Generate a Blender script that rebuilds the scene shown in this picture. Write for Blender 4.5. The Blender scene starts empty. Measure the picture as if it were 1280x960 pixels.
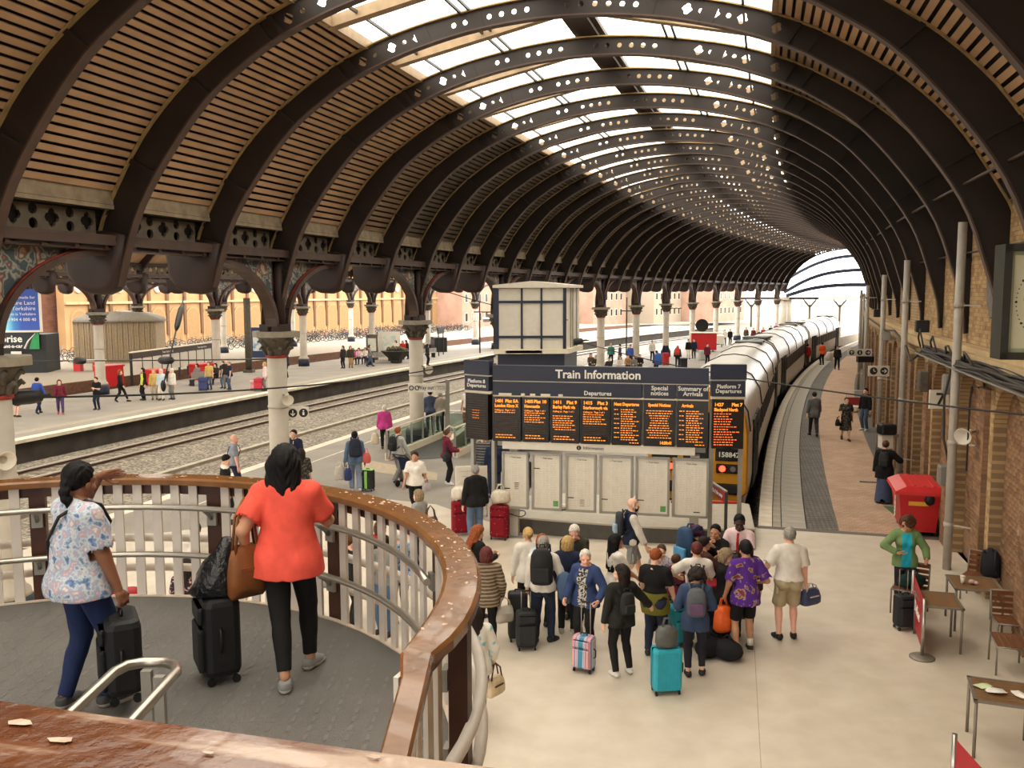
import bpy, math, random
import numpy as np
from math import sin, cos, pi, radians as R_
from mathutils import Vector, Matrix
random.seed(7); RNG = np.random.default_rng(7)
SC = bpy.context.scene
COL = SC.collection
# ------------------------------------------------------------------ camera, sky, exposure
cam_d = bpy.data.cameras.new('camera'); cam = bpy.data.objects.new('camera', cam_d); COL.objects.link(cam)
cam_d.sensor_width = 36.0; cam_d.lens = 1116.6/1280*36; cam_d.clip_start = 0.05; cam_d.clip_end = 2000
cam.location = (0, 0, 5.74)
cam.matrix_world = Matrix.Translation((0, 0, 5.74)) @ Matrix.Rotation(pi/2-0.1022, 4, 'X') @ Matrix.Rotation(-0.0036, 4, 'Z')
SC.camera = cam
wd = bpy.data.worlds.new('overcast_sky'); SC.world = wd; wd.use_nodes = True
nt = wd.node_tree; bg = nt.nodes['Background']
tc = nt.nodes.new('ShaderNodeTexCoord'); nz = nt.nodes.new('ShaderNodeTexNoise'); nz.inputs['Scale'].default_value = 2.0
cr = nt.nodes.new('ShaderNodeValToRGB'); cr.color_ramp.elements[0].color = (0.93, 0.905, 0.865, 1); cr.color_ramp.elements[1].color = (1.0, 0.98, 0.94, 1)
nt.links.new(tc.outputs['Generated'], nz.inputs['Vector']); nt.links.new(nz.outputs['Fac'], cr.inputs['Fac']); nt.links.new(cr.outputs['Color'], bg.inputs['Color'])
bg.inputs['Strength'].default_value = 3.0
vs = SC.view_settings; SC.display_settings.display_device = 'sRGB'
vs.view_transform = 'Standard'; vs.look = 'None'; vs.gamma = 1.0; vs.exposure = 1.07; vs.use_curve_mapping = False
SC.cycles.max_bounces = 8; SC.cycles.diffuse_bounces = 5; SC.cycles.transparent_max_bounces = 16
SC.cycles.caustics_reflective = False; SC.cycles.caustics_refractive = False
# ------------------------------------------------------------------ the curve of the station: bays along it (i), metres across it (s)
CX, CY, RC, TH0, DTH = 390.7481, -89.6934, 413.318, 0.2563, 0.0237213
BAY = RC*DTH
def W(i, s, z=0.0):
    a = TH0+DTH*i; r = RC-s
    return Vector((CX-r*cos(a), CY+r*sin(a), z))
def ANG(i): return -(TH0+DTH*i)          # turn that carries local x across and local y along the station
def put(o, i, s, z=0.0, dr=0.0):
    o.location = W(i, s, z); o.rotation_euler = (0, 0, ANG(i)+dr); return o
# ------------------------------------------------------------------ object helpers
def tag(o, label=None, cat=None, group=None, kind=None):
    if label: o['label'] = label
    if cat: o['category'] = cat
    if group: o['group'] = group
    if kind: o['kind'] = kind
    return o
def thing(name, label, cat, loc=(0, 0, 0), rz=0.0, group=None):
    o = bpy.data.objects.new(name, None); COL.objects.link(o); o.empty_display_size = 0.1
    o.location = loc; o.rotation_euler = (0, 0, rz)
    return tag(o, label, cat, group)
def link(name, me, parent=None, loc=None, rot=None):
    o = bpy.data.objects.new(name, me); COL.objects.link(o)
    if parent is not None: o.parent = parent
    if loc is not None: o.location = loc
    if rot is not None: o.rotation_euler = rot
    return o
def children(o): return list(CH.get(o.name, []))
CH = {}
def kids(root):
    return [c for c in bpy.data.objects if c.parent == root]
def dup(root, loc, rz=0.0, label=None, group=None):
    r = root.copy(); COL.objects.link(r); r.location = loc; r.rotation_euler = (0, 0, rz)
    if label: r['label'] = label
    if group: r['group'] = group
    for ch in root.children:
        c = ch.copy(); COL.objects.link(c); c.parent = r
        for g in ch.children:
            d = g.copy(); COL.objects.link(d); d.parent = c
    return r
# ------------------------------------------------------------------ mesh builder
STUFF = {'led_line', 'unlit_line', 'timetable_print', 'timetable_mark', 'print', 'minute_marks'}
class MB:
    def __init__(s): s.v = []; s.f = []; s.m = []; s.n = 0; s.mi = 0; s.sm = []
    def add(s, vs, fs, smooth=False):
        b = s.n; s.v.extend([tuple(v) for v in vs]); s.n += len(vs)
        for f in fs: s.f.append(tuple(b+k for k in f)); s.m.append(s.mi); s.sm.append(smooth)
        return s
    def box(s, c, d, rz=0.0, M=None):
        x, y, z = d[0]/2, d[1]/2, d[2]/2
        P = [Vector(p) for p in ((-x,-y,-z),(x,-y,-z),(x,y,-z),(-x,y,-z),(-x,-y,z),(x,-y,z),(x,y,z),(-x,y,z))]
        T = M if M is not None else Matrix.Translation(c) @ Matrix.Rotation(rz, 4, 'Z')
        return s.add([T @ p for p in P], [(3,2,1,0),(4,5,6,7),(0,1,5,4),(1,2,6,5),(2,3,7,6),(3,0,4,7)])
    def bar(s, a, b, w, h=None, up=(0, 0, 1)):
        a, b = Vector(a), Vector(b); h = h or w; d = (b-a); L = d.length; d.normalize(); u = Vector(up)
        if abs(d.dot(u)) > .97: u = Vector((1, 0, 0))
        x = d.cross(u).normalized(); z = x.cross(d).normalized()
        M = Matrix((( x[0], d[0], z[0], 0),(x[1], d[1], z[1], 0),(x[2], d[2], z[2], 0),(0,0,0,1)))
        M = Matrix.Translation((a+b)/2) @ M
        return s.box(None, (w, L, h), M=M)
    def tube(s, path, r, n=8, cap=True, closed=False):
        P = [Vector(p) for p in path]; k = len(P); rs = r if hasattr(r, '__len__') else [r]*k
        vs = []; prev = None
        for j in range(k):
            t = (P[(j+1) % k]-P[j-1]) if closed else (P[min(j+1, k-1)]-P[max(j-1, 0)])
            t.normalize()
            if prev is None:
                u = Vector((0, 0, 1)) if abs(t.z) < .9 else Vector((1, 0, 0)); x = t.cross(u).normalized()
            else:
                x = (prev - t*prev.dot(t)).normalized()
            prev = x; y = t.cross(x)
            for q in range(n):
                a = 2*pi*q/n; vs.append(P[j]+(x*cos(a)+y*sin(a))*rs[j])
        fs = []
        for j in range(k if closed else k-1):
            for q in range(n):
                a = j*n+q; b = j*n+(q+1) % n; j2 = (j+1) % k
                fs.append((a, b, j2*n+(q+1) % n, j2*n+q))
        s.add(vs, fs, True)
        if cap and not closed:
            b = s.n-len(vs); s.f.append(tuple(b+q for q in range(n))[::-1]); s.m.append(s.mi); s.sm.append(False)
            s.f.append(tuple(b+(k-1)*n+q for q in range(n))); s.m.append(s.mi); s.sm.append(False)
        return s
    def cyl(s, a, b, r0, r1=None, n=16): return s.tube([a, b], [r0, r0 if r1 is None else r1], n)
    def lathe(s, prof, c=(0, 0, 0), n=20, cap=True, smooth=True):
        vs = []
        for r, z in prof:
            for q in range(n): a = 2*pi*q/n; vs.append((c[0]+r*cos(a), c[1]+r*sin(a), c[2]+z))
        fs = [(j*n+q, j*n+(q+1) % n, (j+1)*n+(q+1) % n, (j+1)*n+q) for j in range(len(prof)-1) for q in range(n)]
        if cap: fs += [tuple(range(n))[::-1], tuple((len(prof)-1)*n+q for q in range(n))]
        return s.add(vs, fs, smooth)
    def prism(s, poly, h0, h1, ax='z'):
        n = len(poly)
        def p(a, b, h): return (a, b, h) if ax == 'z' else ((a, h, b) if ax == 'y' else (h, a, b))
        vs = [p(a, b, h0) for a, b in poly]+[p(a, b, h1) for a, b in poly]
        fs = [tuple(range(n))[::-1], tuple(range(n, 2*n))]+[(q, (q+1) % n, n+(q+1) % n, n+q) for q in range(n)]
        return s.add(vs, fs)
    def loft(s, rings, smooth=True, cap=True):
        n = len(rings[0]); vs = [p for r in rings for p in r]
        fs = [(j*n+q, j*n+(q+1) % n, (j+1)*n+(q+1) % n, (j+1)*n+q) for j in range(len(rings)-1) for q in range(n)]
        if cap: fs += [tuple(range(n))[::-1], tuple((len(rings)-1)*n+q for q in range(n))]
        return s.add(vs, fs, smooth)
    def ball(s, c, r, n=10, k=6):
        rr = r if hasattr(r, '__len__') else (r, r, r)
        rings = []
        for j in range(k+1):
            a = -pi/2+pi*j/k; a = max(-1.5, min(1.5, a))
            rings.append([(c[0]+rr[0]*cos(a)*cos(2*pi*q/n), c[1]+rr[1]*cos(a)*sin(2*pi*q/n), c[2]+rr[2]*sin(a)) for q in range(n)])
        return s.loft(rings)
    def mesh(s, name, mats):
        me = bpy.data.meshes.new(name); me.from_pydata(s.v, [], s.f)
        for m in (mats if isinstance(mats, (list, tuple)) else [mats]): me.materials.append(m)
        me.polygons.foreach_set('material_index', s.m); me.polygons.foreach_set('use_smooth', s.sm)
        me.update(); return me
    def build(s, name, mats, parent=None, loc=None, rot=None):
        o = link(name, s.mesh(name, mats), parent, loc, rot)
        if name in STUFF: o['kind'] = 'stuff'
        return o
def rbox(mb, c, d, b=0.02, M=None):
    # box with bevelled upright edges and a slightly smaller top and bottom
    x, y, z = d[0]/2, d[1]/2, d[2]/2
    def ring(zz, e):
        X, Y = x-e, y-e; pts = []
        for sx, sy in ((1, 1), (-1, 1), (-1, -1), (1, -1)):
            o = [(X, Y-b), (X-b*.3, Y-b*.3), (X-b, Y)]
            o = [(sx*p, sy*q) for p, q in o]
            if sx*sy < 0: o = o[::-1]
            pts += o
        return [(p, q, zz) for p, q in pts]
    rings = [ring(-z, b*.7), ring(-z+b*.3, b*.2), ring(-z+b, 0), ring(z-b, 0), ring(z-b*.3, b*.2), ring(z, b*.7)]
    T = M if M is not None else Matrix.Translation(c)
    mb.loft([[tuple(T @ Vector(p)) for p in r] for r in rings], smooth=False)
    return mb
def arcslab(name, mat, s0, s1, i0, i1, z0, z1, parent=None, n=None, kind=None):
    n = n or max(2, int((i1-i0)*4)); mb = MB(); vs = []
    for k in range(n+1):
        i = i0+(i1-i0)*k/n
        vs += [W(i, s0, z0), W(i, s1, z0), W(i, s1, z1), W(i, s0, z1)]
    fs = []
    for k in range(n):
        for q in range(4): fs.append((4*k+q, 4*k+4+q, 4*k+4+(q+1) % 4, 4*k+(q+1) % 4))
    fs += [(0, 1, 2, 3), (4*n+3, 4*n+2, 4*n+1, 4*n)]
    mb.add(vs, fs); o = mb.build(name, mat, parent)
    if kind: o['kind'] = kind
    return o
# ------------------------------------------------------------------ materials
def lin(c):
    if isinstance(c, str): c = [int(c[k:k+2], 16)/255 for k in (0, 2, 4)]
    else: c = [v/255 for v in c]
    return tuple((v/12.92 if v <= .04045 else ((v+.055)/1.055)**2.4) for v in c)
MATS = {}
def mat(name, col, rough=.6, metal=0.0, var=0.12, vscale=6.0, bump=0.0, bscale=40.0, emit=None, estr=1.0, col2=None, tex='noise', tscale=5.0, ramp=(.45, .55), spec=.4, detail=4.0, coat=0.0):
    if name in MATS: return MATS[name]
    m = bpy.data.materials.new(name); m.use_nodes = True; t = m.node_tree; b = t.nodes['Principled BSDF']
    b.inputs['Roughness'].default_value = rough; b.inputs['Metallic'].default_value = metal; b.inputs['Specular IOR Level'].default_value = spec
    if coat: b.inputs['Coat Weight'].default_value = coat
    c = lin(col); tcn = t.nodes.new('ShaderNodeTexCoord'); src = None
    if col2 is not None:
        if tex == 'noise':
            x = t.nodes.new('ShaderNodeTexNoise'); x.inputs['Scale'].default_value = tscale; x.inputs['Detail'].default_value = detail; out = x.outputs['Fac']
        elif tex == 'voronoi':
            x = t.nodes.new('ShaderNodeTexVoronoi'); x.inputs['Scale'].default_value = tscale; out = x.outputs['Distance']
        elif tex.startswith('wave'):
            x = t.nodes.new('ShaderNodeTexWave'); x.inputs['Scale'].default_value = tscale; x.bands_direction = tex[4:].upper() or 'Z'; x.inputs['Distortion'].default_value = .6; out = x.outputs['Fac']
        t.links.new(tcn.outputs['Object'], x.inputs['Vector'])
        r = t.nodes.new('ShaderNodeValToRGB'); r.color_ramp.elements[0].position = ramp[0]; r.color_ramp.elements[1].position = ramp[1]
        cols = [c]+[lin(q) for q in (col2 if isinstance(col2, list) else [col2])]
        r.color_ramp.elements[0].color = (*cols[0], 1); r.color_ramp.elements[1].color = (*cols[-1], 1)
        for q, cc in enumerate(cols[1:-1]):
            e = r.color_ramp.elements.new(ramp[0]+(ramp[1]-ramp[0])*(q+1)/(len(cols)-1)); e.color = (*cc, 1)
        t.links.new(out, r.inputs['Fac']); src = r.outputs['Color']
    if var > 0:
        nz = t.nodes.new('ShaderNodeTexNoise'); nz.inputs['Scale'].default_value = vscale; nz.inputs['Detail'].default_value = 5
        t.links.new(tcn.outputs['Object'], nz.inputs['Vector'])
        mr = t.nodes.new('ShaderNodeMapRange'); mr.inputs['From Min'].default_value = .3; mr.inputs['From Max'].default_value = .7
        mr.inputs['To Min'].default_value = 1-var; mr.inputs['To Max'].default_value = 1+var
        t.links.new(nz.outputs['Fac'], mr.inputs['Value'])
        mx = t.nodes.new('ShaderNodeVectorMath'); mx.operation = 'SCALE'
        if src is None: mx.inputs[0].default_value = c
        else: t.links.new(src, mx.inputs[0])
        t.links.new(mr.outputs['Result'], mx.inputs['Scale']); src = mx.outputs['Vector']
    if src is None: b.inputs['Base Color'].default_value = (*c, 1)
    else: t.links.new(src, b.inputs['Base Color'])
    if bump:
        nb = t.nodes.new('ShaderNodeTexNoise'); nb.inputs['Scale'].default_value = bscale; nb.inputs['Detail'].default_value = 4
        t.links.new(tcn.outputs['Object'], nb.inputs['Vector'])
        bp = t.nodes.new('ShaderNodeBump'); bp.inputs['Strength'].default_value = bump; bp.inputs['Distance'].default_value = .02
        t.links.new(nb.outputs['Fac'], bp.inputs['Height']); t.links.new(bp.outputs['Normal'], b.inputs['Normal'])
    if emit is not None:
        b.inputs['Emission Color'].default_value = (*lin(emit), 1); b.inputs['Emission Strength'].default_value = estr
    MATS[name] = m; return m
def glassmat(name, tint, gloss=.08, rough=.05, alpha=1.0):
    m = bpy.data.materials.new(name); m.use_nodes = True; t = m.node_tree
    for n in list(t.nodes): t.nodes.remove(n)
    o = t.nodes.new('ShaderNodeOutputMaterial'); tr = t.nodes.new('ShaderNodeBsdfTransparent'); tr.inputs['Color'].default_value = (*lin(tint), 1)
    g = t.nodes.new('ShaderNodeBsdfGlossy'); g.inputs['Roughness'].default_value = rough; mx = t.nodes.new('ShaderNodeMixShader')
    mx.inputs['Fac'].default_value = gloss
    t.links.new(tr.outputs[0], mx.inputs[1]); t.links.new(g.outputs[0], mx.inputs[2]); t.links.new(mx.outputs[0], o.inputs['Surface'])
    return m
def brickmat(name, c1, c2, mortar, scale=1.0, bw=.24, bh=.085, axes='xz', wob=.25):
    m = bpy.data.materials.new(name); m.use_nodes = True; t = m.node_tree; b = t.nodes['Principled BSDF']; b.inputs['Roughness'].default_value = .85
    tcn = t.nodes.new('ShaderNodeTexCoord'); sx = t.nodes.new('ShaderNodeSeparateXYZ'); cb = t.nodes.new('ShaderNodeCombineXYZ')
    t.links.new(tcn.outputs['Object'], sx.inputs[0])
    t.links.new(sx.outputs[axes[0].upper()], cb.inputs['X']); t.links.new(sx.outputs[axes[1].upper()], cb.inputs['Y'])
    br = t.nodes.new('ShaderNodeTexBrick'); br.inputs['Scale'].default_value = scale; br.inputs['Brick Width'].default_value = bw; br.inputs['Row Height'].default_value = bh
    br.inputs['Mortar Size'].default_value = .012; br.inputs['Color1'].default_value = (*lin(c1), 1); br.inputs['Color2'].default_value = (*lin(c2), 1); br.inputs['Mortar'].default_value = (*lin(mortar), 1)
    t.links.new(cb.outputs[0], br.inputs['Vector'])
    nz = t.nodes.new('ShaderNodeTexNoise'); nz.inputs['Scale'].default_value = 1.3; nz.inputs['Detail'].default_value = 6; t.links.new(tcn.outputs['Object'], nz.inputs['Vector'])
    mr = t.nodes.new('ShaderNodeMapRange'); mr.inputs['From Min'].default_value = .3; mr.inputs['From Max'].default_value = .7; mr.inputs['To Min'].default_value = 1-wob; mr.inputs['To Max'].default_value = 1+wob
    t.links.new(nz.outputs['Fac'], mr.inputs['Value'])
    mx = t.nodes.new('ShaderNodeVectorMath'); mx.operation = 'SCALE'; t.links.new(br.outputs['Color'], mx.inputs[0]); t.links.new(mr.outputs['Result'], mx.inputs['Scale'])
    t.links.new(mx.outputs['Vector'], b.inputs['Base Color'])
    bp = t.nodes.new('ShaderNodeBump'); bp.inputs['Strength'].default_value = .4; bp.inputs['Distance'].default_value = .01
    t.links.new(br.outputs['Fac'], bp.inputs['Height']); bp.invert = True; t.links.new(bp.outputs['Normal'], b.inputs['Normal'])
    return m
def text(name, body, size, m, parent=None, loc=(0, 0, 0), rot=(pi/2, 0, 0), align='CENTER', depth=.004, bold=0.0, sx=1.0, space=1.0):
    if '\n' in body:
        ls = body.split('\n'); dz = size*1.0*space
        for k, l in enumerate(ls): text(name, l, size, m, parent, (loc[0], loc[1], loc[2]+dz*((len(ls)-1)/2-k)), rot, align, depth, bold, sx)
        return
    cu = bpy.data.curves.new(name, 'FONT'); cu.body = body; cu.size = size; cu.align_x = align; cu.align_y = 'CENTER'; cu.extrude = depth
    cu.offset = bold; cu.resolution_u = 2; cu.space_line = space
    tmp = bpy.data.objects.new('lettering_outline', cu); me = bpy.data.meshes.new_from_object(tmp); bpy.data.objects.remove(tmp); bpy.data.curves.remove(cu)
    me.materials.clear(); me.materials.append(m); o = link(name, me, parent, loc, rot); o.scale = (sx, 1, 1); return o
# ================================================================== floors, platforms, tracks
m_terr = mat('terrazzo', (204, 192, 174), .42, var=.05, vscale=1.2, col2=(194, 181, 161), tscale=2.2, ramp=(.35, .65))
m_asph = mat('asphalt', (150, 143, 133), .8, var=.12, vscale=.7, bump=.25, bscale=60, col2=(134, 127, 117), tscale=25, ramp=(.3, .7))
m_edge = mat('edge_paint', (214, 202, 182), .7, var=.15, vscale=3)
m_slab = mat('coping_stone', (166, 159, 146), .8, var=.12, vscale=2.0, bump=.2)
m_slab2 = mat('coping_stone_pale', (160, 152, 138), .8, var=.12, vscale=2.0, bump=.2)
m_dark = mat('platform_face', (62, 56, 50), .9, var=.3, vscale=1.5)
m_ball = mat('ballast', (66, 61, 55), .95, var=.25, vscale=2.2, bump=1.0, bscale=9, col2=[(112, 104, 92), (150, 140, 124)], tex='voronoi', tscale=9, ramp=(.15, .75))
m_rail = mat('polished_rail', (214, 206, 196), .35, .35, var=.05); m_rust = mat('rusty_rail', (84, 58, 44), .7, var=.2)
m_conc = mat('concrete', (165, 155, 138), .85, var=.15, vscale=3)
# platform concourse floor: polygon bounded by the asphalt platform
B_ASPH = [(.40, -3.3), (.656, -.43), (.79, .6), (.95, 1.8), (1.08, 3.0), (1.06, 4.4), (.95, 5.83), (.87, 7.08), (.83, 8.0), (.83, 9.6), (1.04, 12.75), (1.04, 13.0), (1.05, 17.05)]
poly = [W(i, s) for i, s in B_ASPH]+[W(-4, 17.05), W(-4, 9), W(-4, -3.4), W(-1.6, -3.4)]
mb = MB(); mb.prism([(p.x, p.y) for p in poly], -.6, 0.0); fl = tag(mb.build('floor', m_terr), kind='structure')
mb = MB(); a, b = W(.265, 12.83), W(-.36, 12.9)
mb.bar(a+Vector((0, 0, .0004)), b+Vector((0, 0, .0004)), .012, .002); mb.build('floor_joint', mat('joint', (170, 152, 128), .6), fl)
mb = MB()
for k in range(4): 
    a, b = [(9.1, 15.0), (9.8, 15.0), (9.8, 15.6), (9.1, 15.6)][k], [(9.8, 15.0), (9.8, 15.6), (9.1, 15.6), (9.1, 15.0)][k]
    mb.bar((a[0]-4.1, a[1]+1.7, .0005), (b[0]-4.1, b[1]+1.7, .0005), .012, .002)
mb.build('manhole_frame', mat('joint2', (176, 160, 136), .5, .3), fl)
# island platform
isl = arcslab('platform', m_asph, -3.1, 9.75, .35, 14, -1.0, -.004, kind='structure')
arcslab('white_edge', m_edge, -3.5, -3.1, .35, 14, -1.0, .0, isl); arcslab('white_edge', m_edge, 9.45, 9.8, 1.2, 14, -1.0, .0, isl)
arcslab('painted_line', m_edge, -1.95, -1.88, .8, 9, -.01, .0, isl)
mb = MB(); mb.prism([(W(i, s).x, W(i, s).y) for i, s in ((1.47, -.3), (1.62, -.3), (1.47, 2.9), (1.36, 3.3))], -.01, .002); mb.build('pale_patch', mat('patch', (176, 160, 136), .8), isl)
# side platform beside the wall: coping, grey slabs, dark setts, brick paviours, asphalt along the wall
pl = arcslab('platform', mat('paviour', (170, 136, 110), .75, var=.1, vscale=.8), 14.75, 16.45, 1.05, 14, -1.0, -.002, kind='structure')
m_pav = brickmat('paviours', (186, 154, 128), (172, 140, 114), (150, 126, 104), bw=.22, bh=.11, axes='xy', wob=.12)
pl.data.materials[0] = m_pav
m_sett = brickmat('dark_setts', (112, 106, 98), (98, 93, 86), (70, 66, 62), bw=.11, bh=.22, axes='xy', wob=.15)
arcslab('sett_band', m_sett, 14.02, 14.75, 1.05, 14, -1.0, -.002, pl)
arcslab('wall_strip', mat('asphalt_dark', (98, 94, 88), .85, bump=.2), 16.45, 17.1, 1.05, 14, -1.0, -.003, pl)
arcslab('end_kerb', mat('kerb', (104, 98, 90), .8), 12.85, 17.05, 1.035, 1.06, -.5, .004, pl)
mb = MB(); mb.prism([(W(i, s).x, W(i, s).y) for i, s in ((1.38, 16.05), (1.38, 16.6), (1.28, 16.6), (1.22, 16.3))], -.01, .002); mb.build('green_paint', mat('green_paint', (70, 96, 62), .8), pl)
mb = MB(); mb.prism([(W(i, s).x, W(i, s).y) for i, s in ((1.72, 15.7), (1.72, 16.2), (1.70, 16.2), (1.70, 15.7))], -.01, .002); mb.build('drain_cover', m_dark, pl)
def slabs(name, s0, s1, i0, L, n, mt, gap=.012, zt=0.0, parent=pl):
    # one stone, repeated along the curve
    r = RC-(s0+s1)/2; di = L/r/DTH; mb = MB(); mb.box((0, 0, -.06), (s1-s0-gap, L-gap, .12)); me = mb.mesh(name, mt)
    for k in range(n):
        i = i0+di*(k+.5); w = W(i, (s0+s1)/2, zt); link(name, me, parent, w, (0, 0, ANG(i)))
    return i0+di*n
iE = slabs('coping_stone', 12.86, 13.2, 1.05, .9, 60, m_edge); arcslab('coping_run', m_edge, 12.86, 13.2, iE, 14, -.12, 0, pl)
iE = slabs('paving_slab', 13.42, 14.0, 1.05, .62, 80, m_slab, zt=-.001); arcslab('paving_run', m_slab, 13.42, 14.0, iE, 14, -.12, -.001, pl)
iE = slabs('channel_slab', 13.21, 13.41, 1.05, .62, 60, m_slab2, zt=-.002); arcslab('channel_run', m_slab2, 13.21, 13.41, iE, 14, -.12, -.002, pl)
arcslab('platform_base', m_dark, 12.9, 14.75, 1.05, 14, -1.0, -.1, pl)
# platforms beyond the tracks on the left
pf = arcslab('platform', m_asph, -25.8, -16.0, -4, 14, -.9, -.004, kind='structure')
arcslab('white_edge', m_edge, -15.95, -15.4, -4, 14, -.14, .0, pf); arcslab('tactile_band', mat('tactile', (158, 147, 130), .8), -17.3, -16.7, -.6, 14, -.1, .0, pf)
arcslab('platform_face', m_dark, -16.0, -15.55, -4, 14, -1.0, -.1, pf)
pb = arcslab('platform', mat('pale_asphalt', (140, 129, 112), .85, bump=.2, var=.1), -60, -31.4, 2.2, 14, -.9, 0.0, kind='structure')
arcslab('platform_face', mat('brick_face', (112, 80, 62), .9, var=.25), -31.4, -31.2, 2.2, 14, -.95, .01, pb)
arcslab('platform', m_asph, -60, -25.8, -2, 2.2, -.9, -.006, kind='structure'); 
gr = arcslab('track_bed', m_ball, -80, 30, -4.2, 15, -1.6, -.98, n=60, kind='structure')
mb = MB(); mb.box((0, 0, 0), (900, 900, .5)); o = mb.build('ground', mat('pale_ground', (120, 112, 98), .95, var=.15, vscale=.2), None, (60, 240, -1.9)); o['kind'] = 'structure'
for s, mm in ((-13.9, m_rail), (-12.4, m_rail), (-27.6, m_rail), (-29.1, m_rail), (10.55, m_rust), (12.05, m_rust)):
    r = arcslab('rail', m_rust, s-.07, s+.07, -.5, 14, -.98, -.95, gr, n=70)
    arcslab('rail_web', m_rust, s-.012, s+.012, -.5, 14, -.95, -.87, r, n=70); arcslab('rail_head', mm, s-.036, s+.036, -.5, 14, -.88, -.83, r, n=70)
arcslab('cable_trough', m_conc, -8.72, -8.45, -.5, 6, -.98, -.86, gr); 
mb = MB(); mb.box((0, 0, 0), (2.6, .26, .14)); sl = mb.mesh('sleeper', mat('sleeper', (110, 98, 84), .9, var=.2))
for k in range(110): link('sleeper', sl, gr, W(.4+k*.065, -13.15, -1.035), (0, 0, ANG(.4+k*.065)))
mb = MB(); mb.box((0, 0, 0), (1.6, .25, .08)); put(mb.build('timber_baulk', mat('black_timber', (50, 42, 36), .9), gr), 3.05, -6.0, -.94, .9)
# ================================================================== right-hand wall
m_brk = mat('brick_red_brown', (142, 106, 76), .88, var=.3, vscale=2.5, bump=.3); m_brk2 = mat('brick_brown_dark', (122, 90, 64), .88, var=.3, vscale=2.5, bump=.3)
m_buf = mat('brick_buff', (178, 148, 106), .88, var=.2, vscale=2.5, bump=.3); m_buf2 = mat('brick_buff_dark', (160, 128, 88), .88, var=.2, vscale=2.5, bump=.3)
m_mort = mat('mortar', (120, 98, 72), .95, var=.15); m_stone = mat('stone_band', (188, 164, 124), .85, var=.15, vscale=2)
bm_red = brickmat('brickwork_brown', (140, 104, 76), (122, 90, 64), (112, 92, 70), axes='yz'); bm_buf = brickmat('brickwork_buff', (176, 146, 104), (160, 130, 90), (132, 108, 78), axes='yz')
wallr = arcslab('wall_right', m_mort, 17.62, 18.2, -4.0, 12.7, -1.0, 9.0, kind='structure')
NB = 1/3; SW = RC-17.0; LB = SW*DTH/3     # rib bay and its length at the wall
def arch_pts(hw, zs, rise, n=10): return [(-hw*cos(pi*k/n), zs+rise*sin(pi*k/n)**.8) for k in range(n+1)]
def arch_panel():
    # local: y along the wall, z up, x towards the wall; the buff face with its arched recess cut out
    mb = MB(); hw, zs, rise = .96, 3.2, .86; ap = arch_pts(hw, zs, rise); h = LB/2; zt = 4.15
    for x0, x1 in ((0.0, .3),):
        mb.box(((x0+x1)/2, -(h+hw)/2, zs/2), (x1-x0, h-hw, zs)); mb.box(((x0+x1)/2, (h+hw)/2, zs/2), (x1-x0, h-hw, zs))
        for k in range(len(ap)-1):
            (ya, za), (yb, zb) = ap[k], ap[k+1]
            ta = -h if k == 0 else ya; tb = h if k == len(ap)-2 else yb
            mb.prism([(ya, za), (yb, zb), (tb, zt), (ta, zt)], x0, x1, ax='x')
        mb.box(((x0+x1)/2, -(h+hw)/2, (zs+zt)/2), (x1-x0, h-hw, zt-zs)); mb.box(((x0+x1)/2, (h+hw)/2, (zs+zt)/2), (x1-x0, h-hw, zt-zs))
    return mb.mesh('buff_panel', bm_buf)
me_panel = arch_panel()
mb = MB(); mb.box((0, 0, 1.95), (.12, .62, 3.9)); me_strip = mb.mesh('brown_strip', bm_red)
mb = MB(); mb.box((0, 0, 2.0), (.04, 2.0, 4.0)); me_rec = mb.mesh('recess_back', bm_red)
mb = MB(); mb.box((.19, 0, 0), (.74, LB, .22)); mb.box((.05, 0, -.16), (.2, LB, .1)); mb.box((.25, 0, .16), (.6, LB, .1)); mb.box((.4, 0, -.1), (.3, LB, .3)); me_band = mb.mesh('string_course', m_stone)
mb = MB(); mb.box((.1, 0, 6.2), (.2, LB*1.001, 3.9)); me_up = mb.mesh('upper_brickwork', bm_buf)
mb = MB(); mb.box((0, 0, .2), (.1, LB, .4)); me_pl = mb.mesh('plinth_course', m_slab)
mb = MB(); mb.box((0, 0, 3.62), (.1, .05, .5)); me_pale = mb.mesh('pale_joint', m_stone)
for k in range(-12, 38):
    i = (k+.5)/3
    for nm, me, s, ii in (('buff_panel', me_panel, 17.0, i), ('recess_back', me_rec, 17.24, i), ('string_course', me_band, 17.02, i), ('upper_brickwork', me_up, 17.24, i), ('brown_strip', me_strip, 16.96, k/3)):
        link(nm, me, wallr, W(ii, s, 4.38 if nm == 'string_course' else 0), (0, 0, ANG(ii)))
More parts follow.
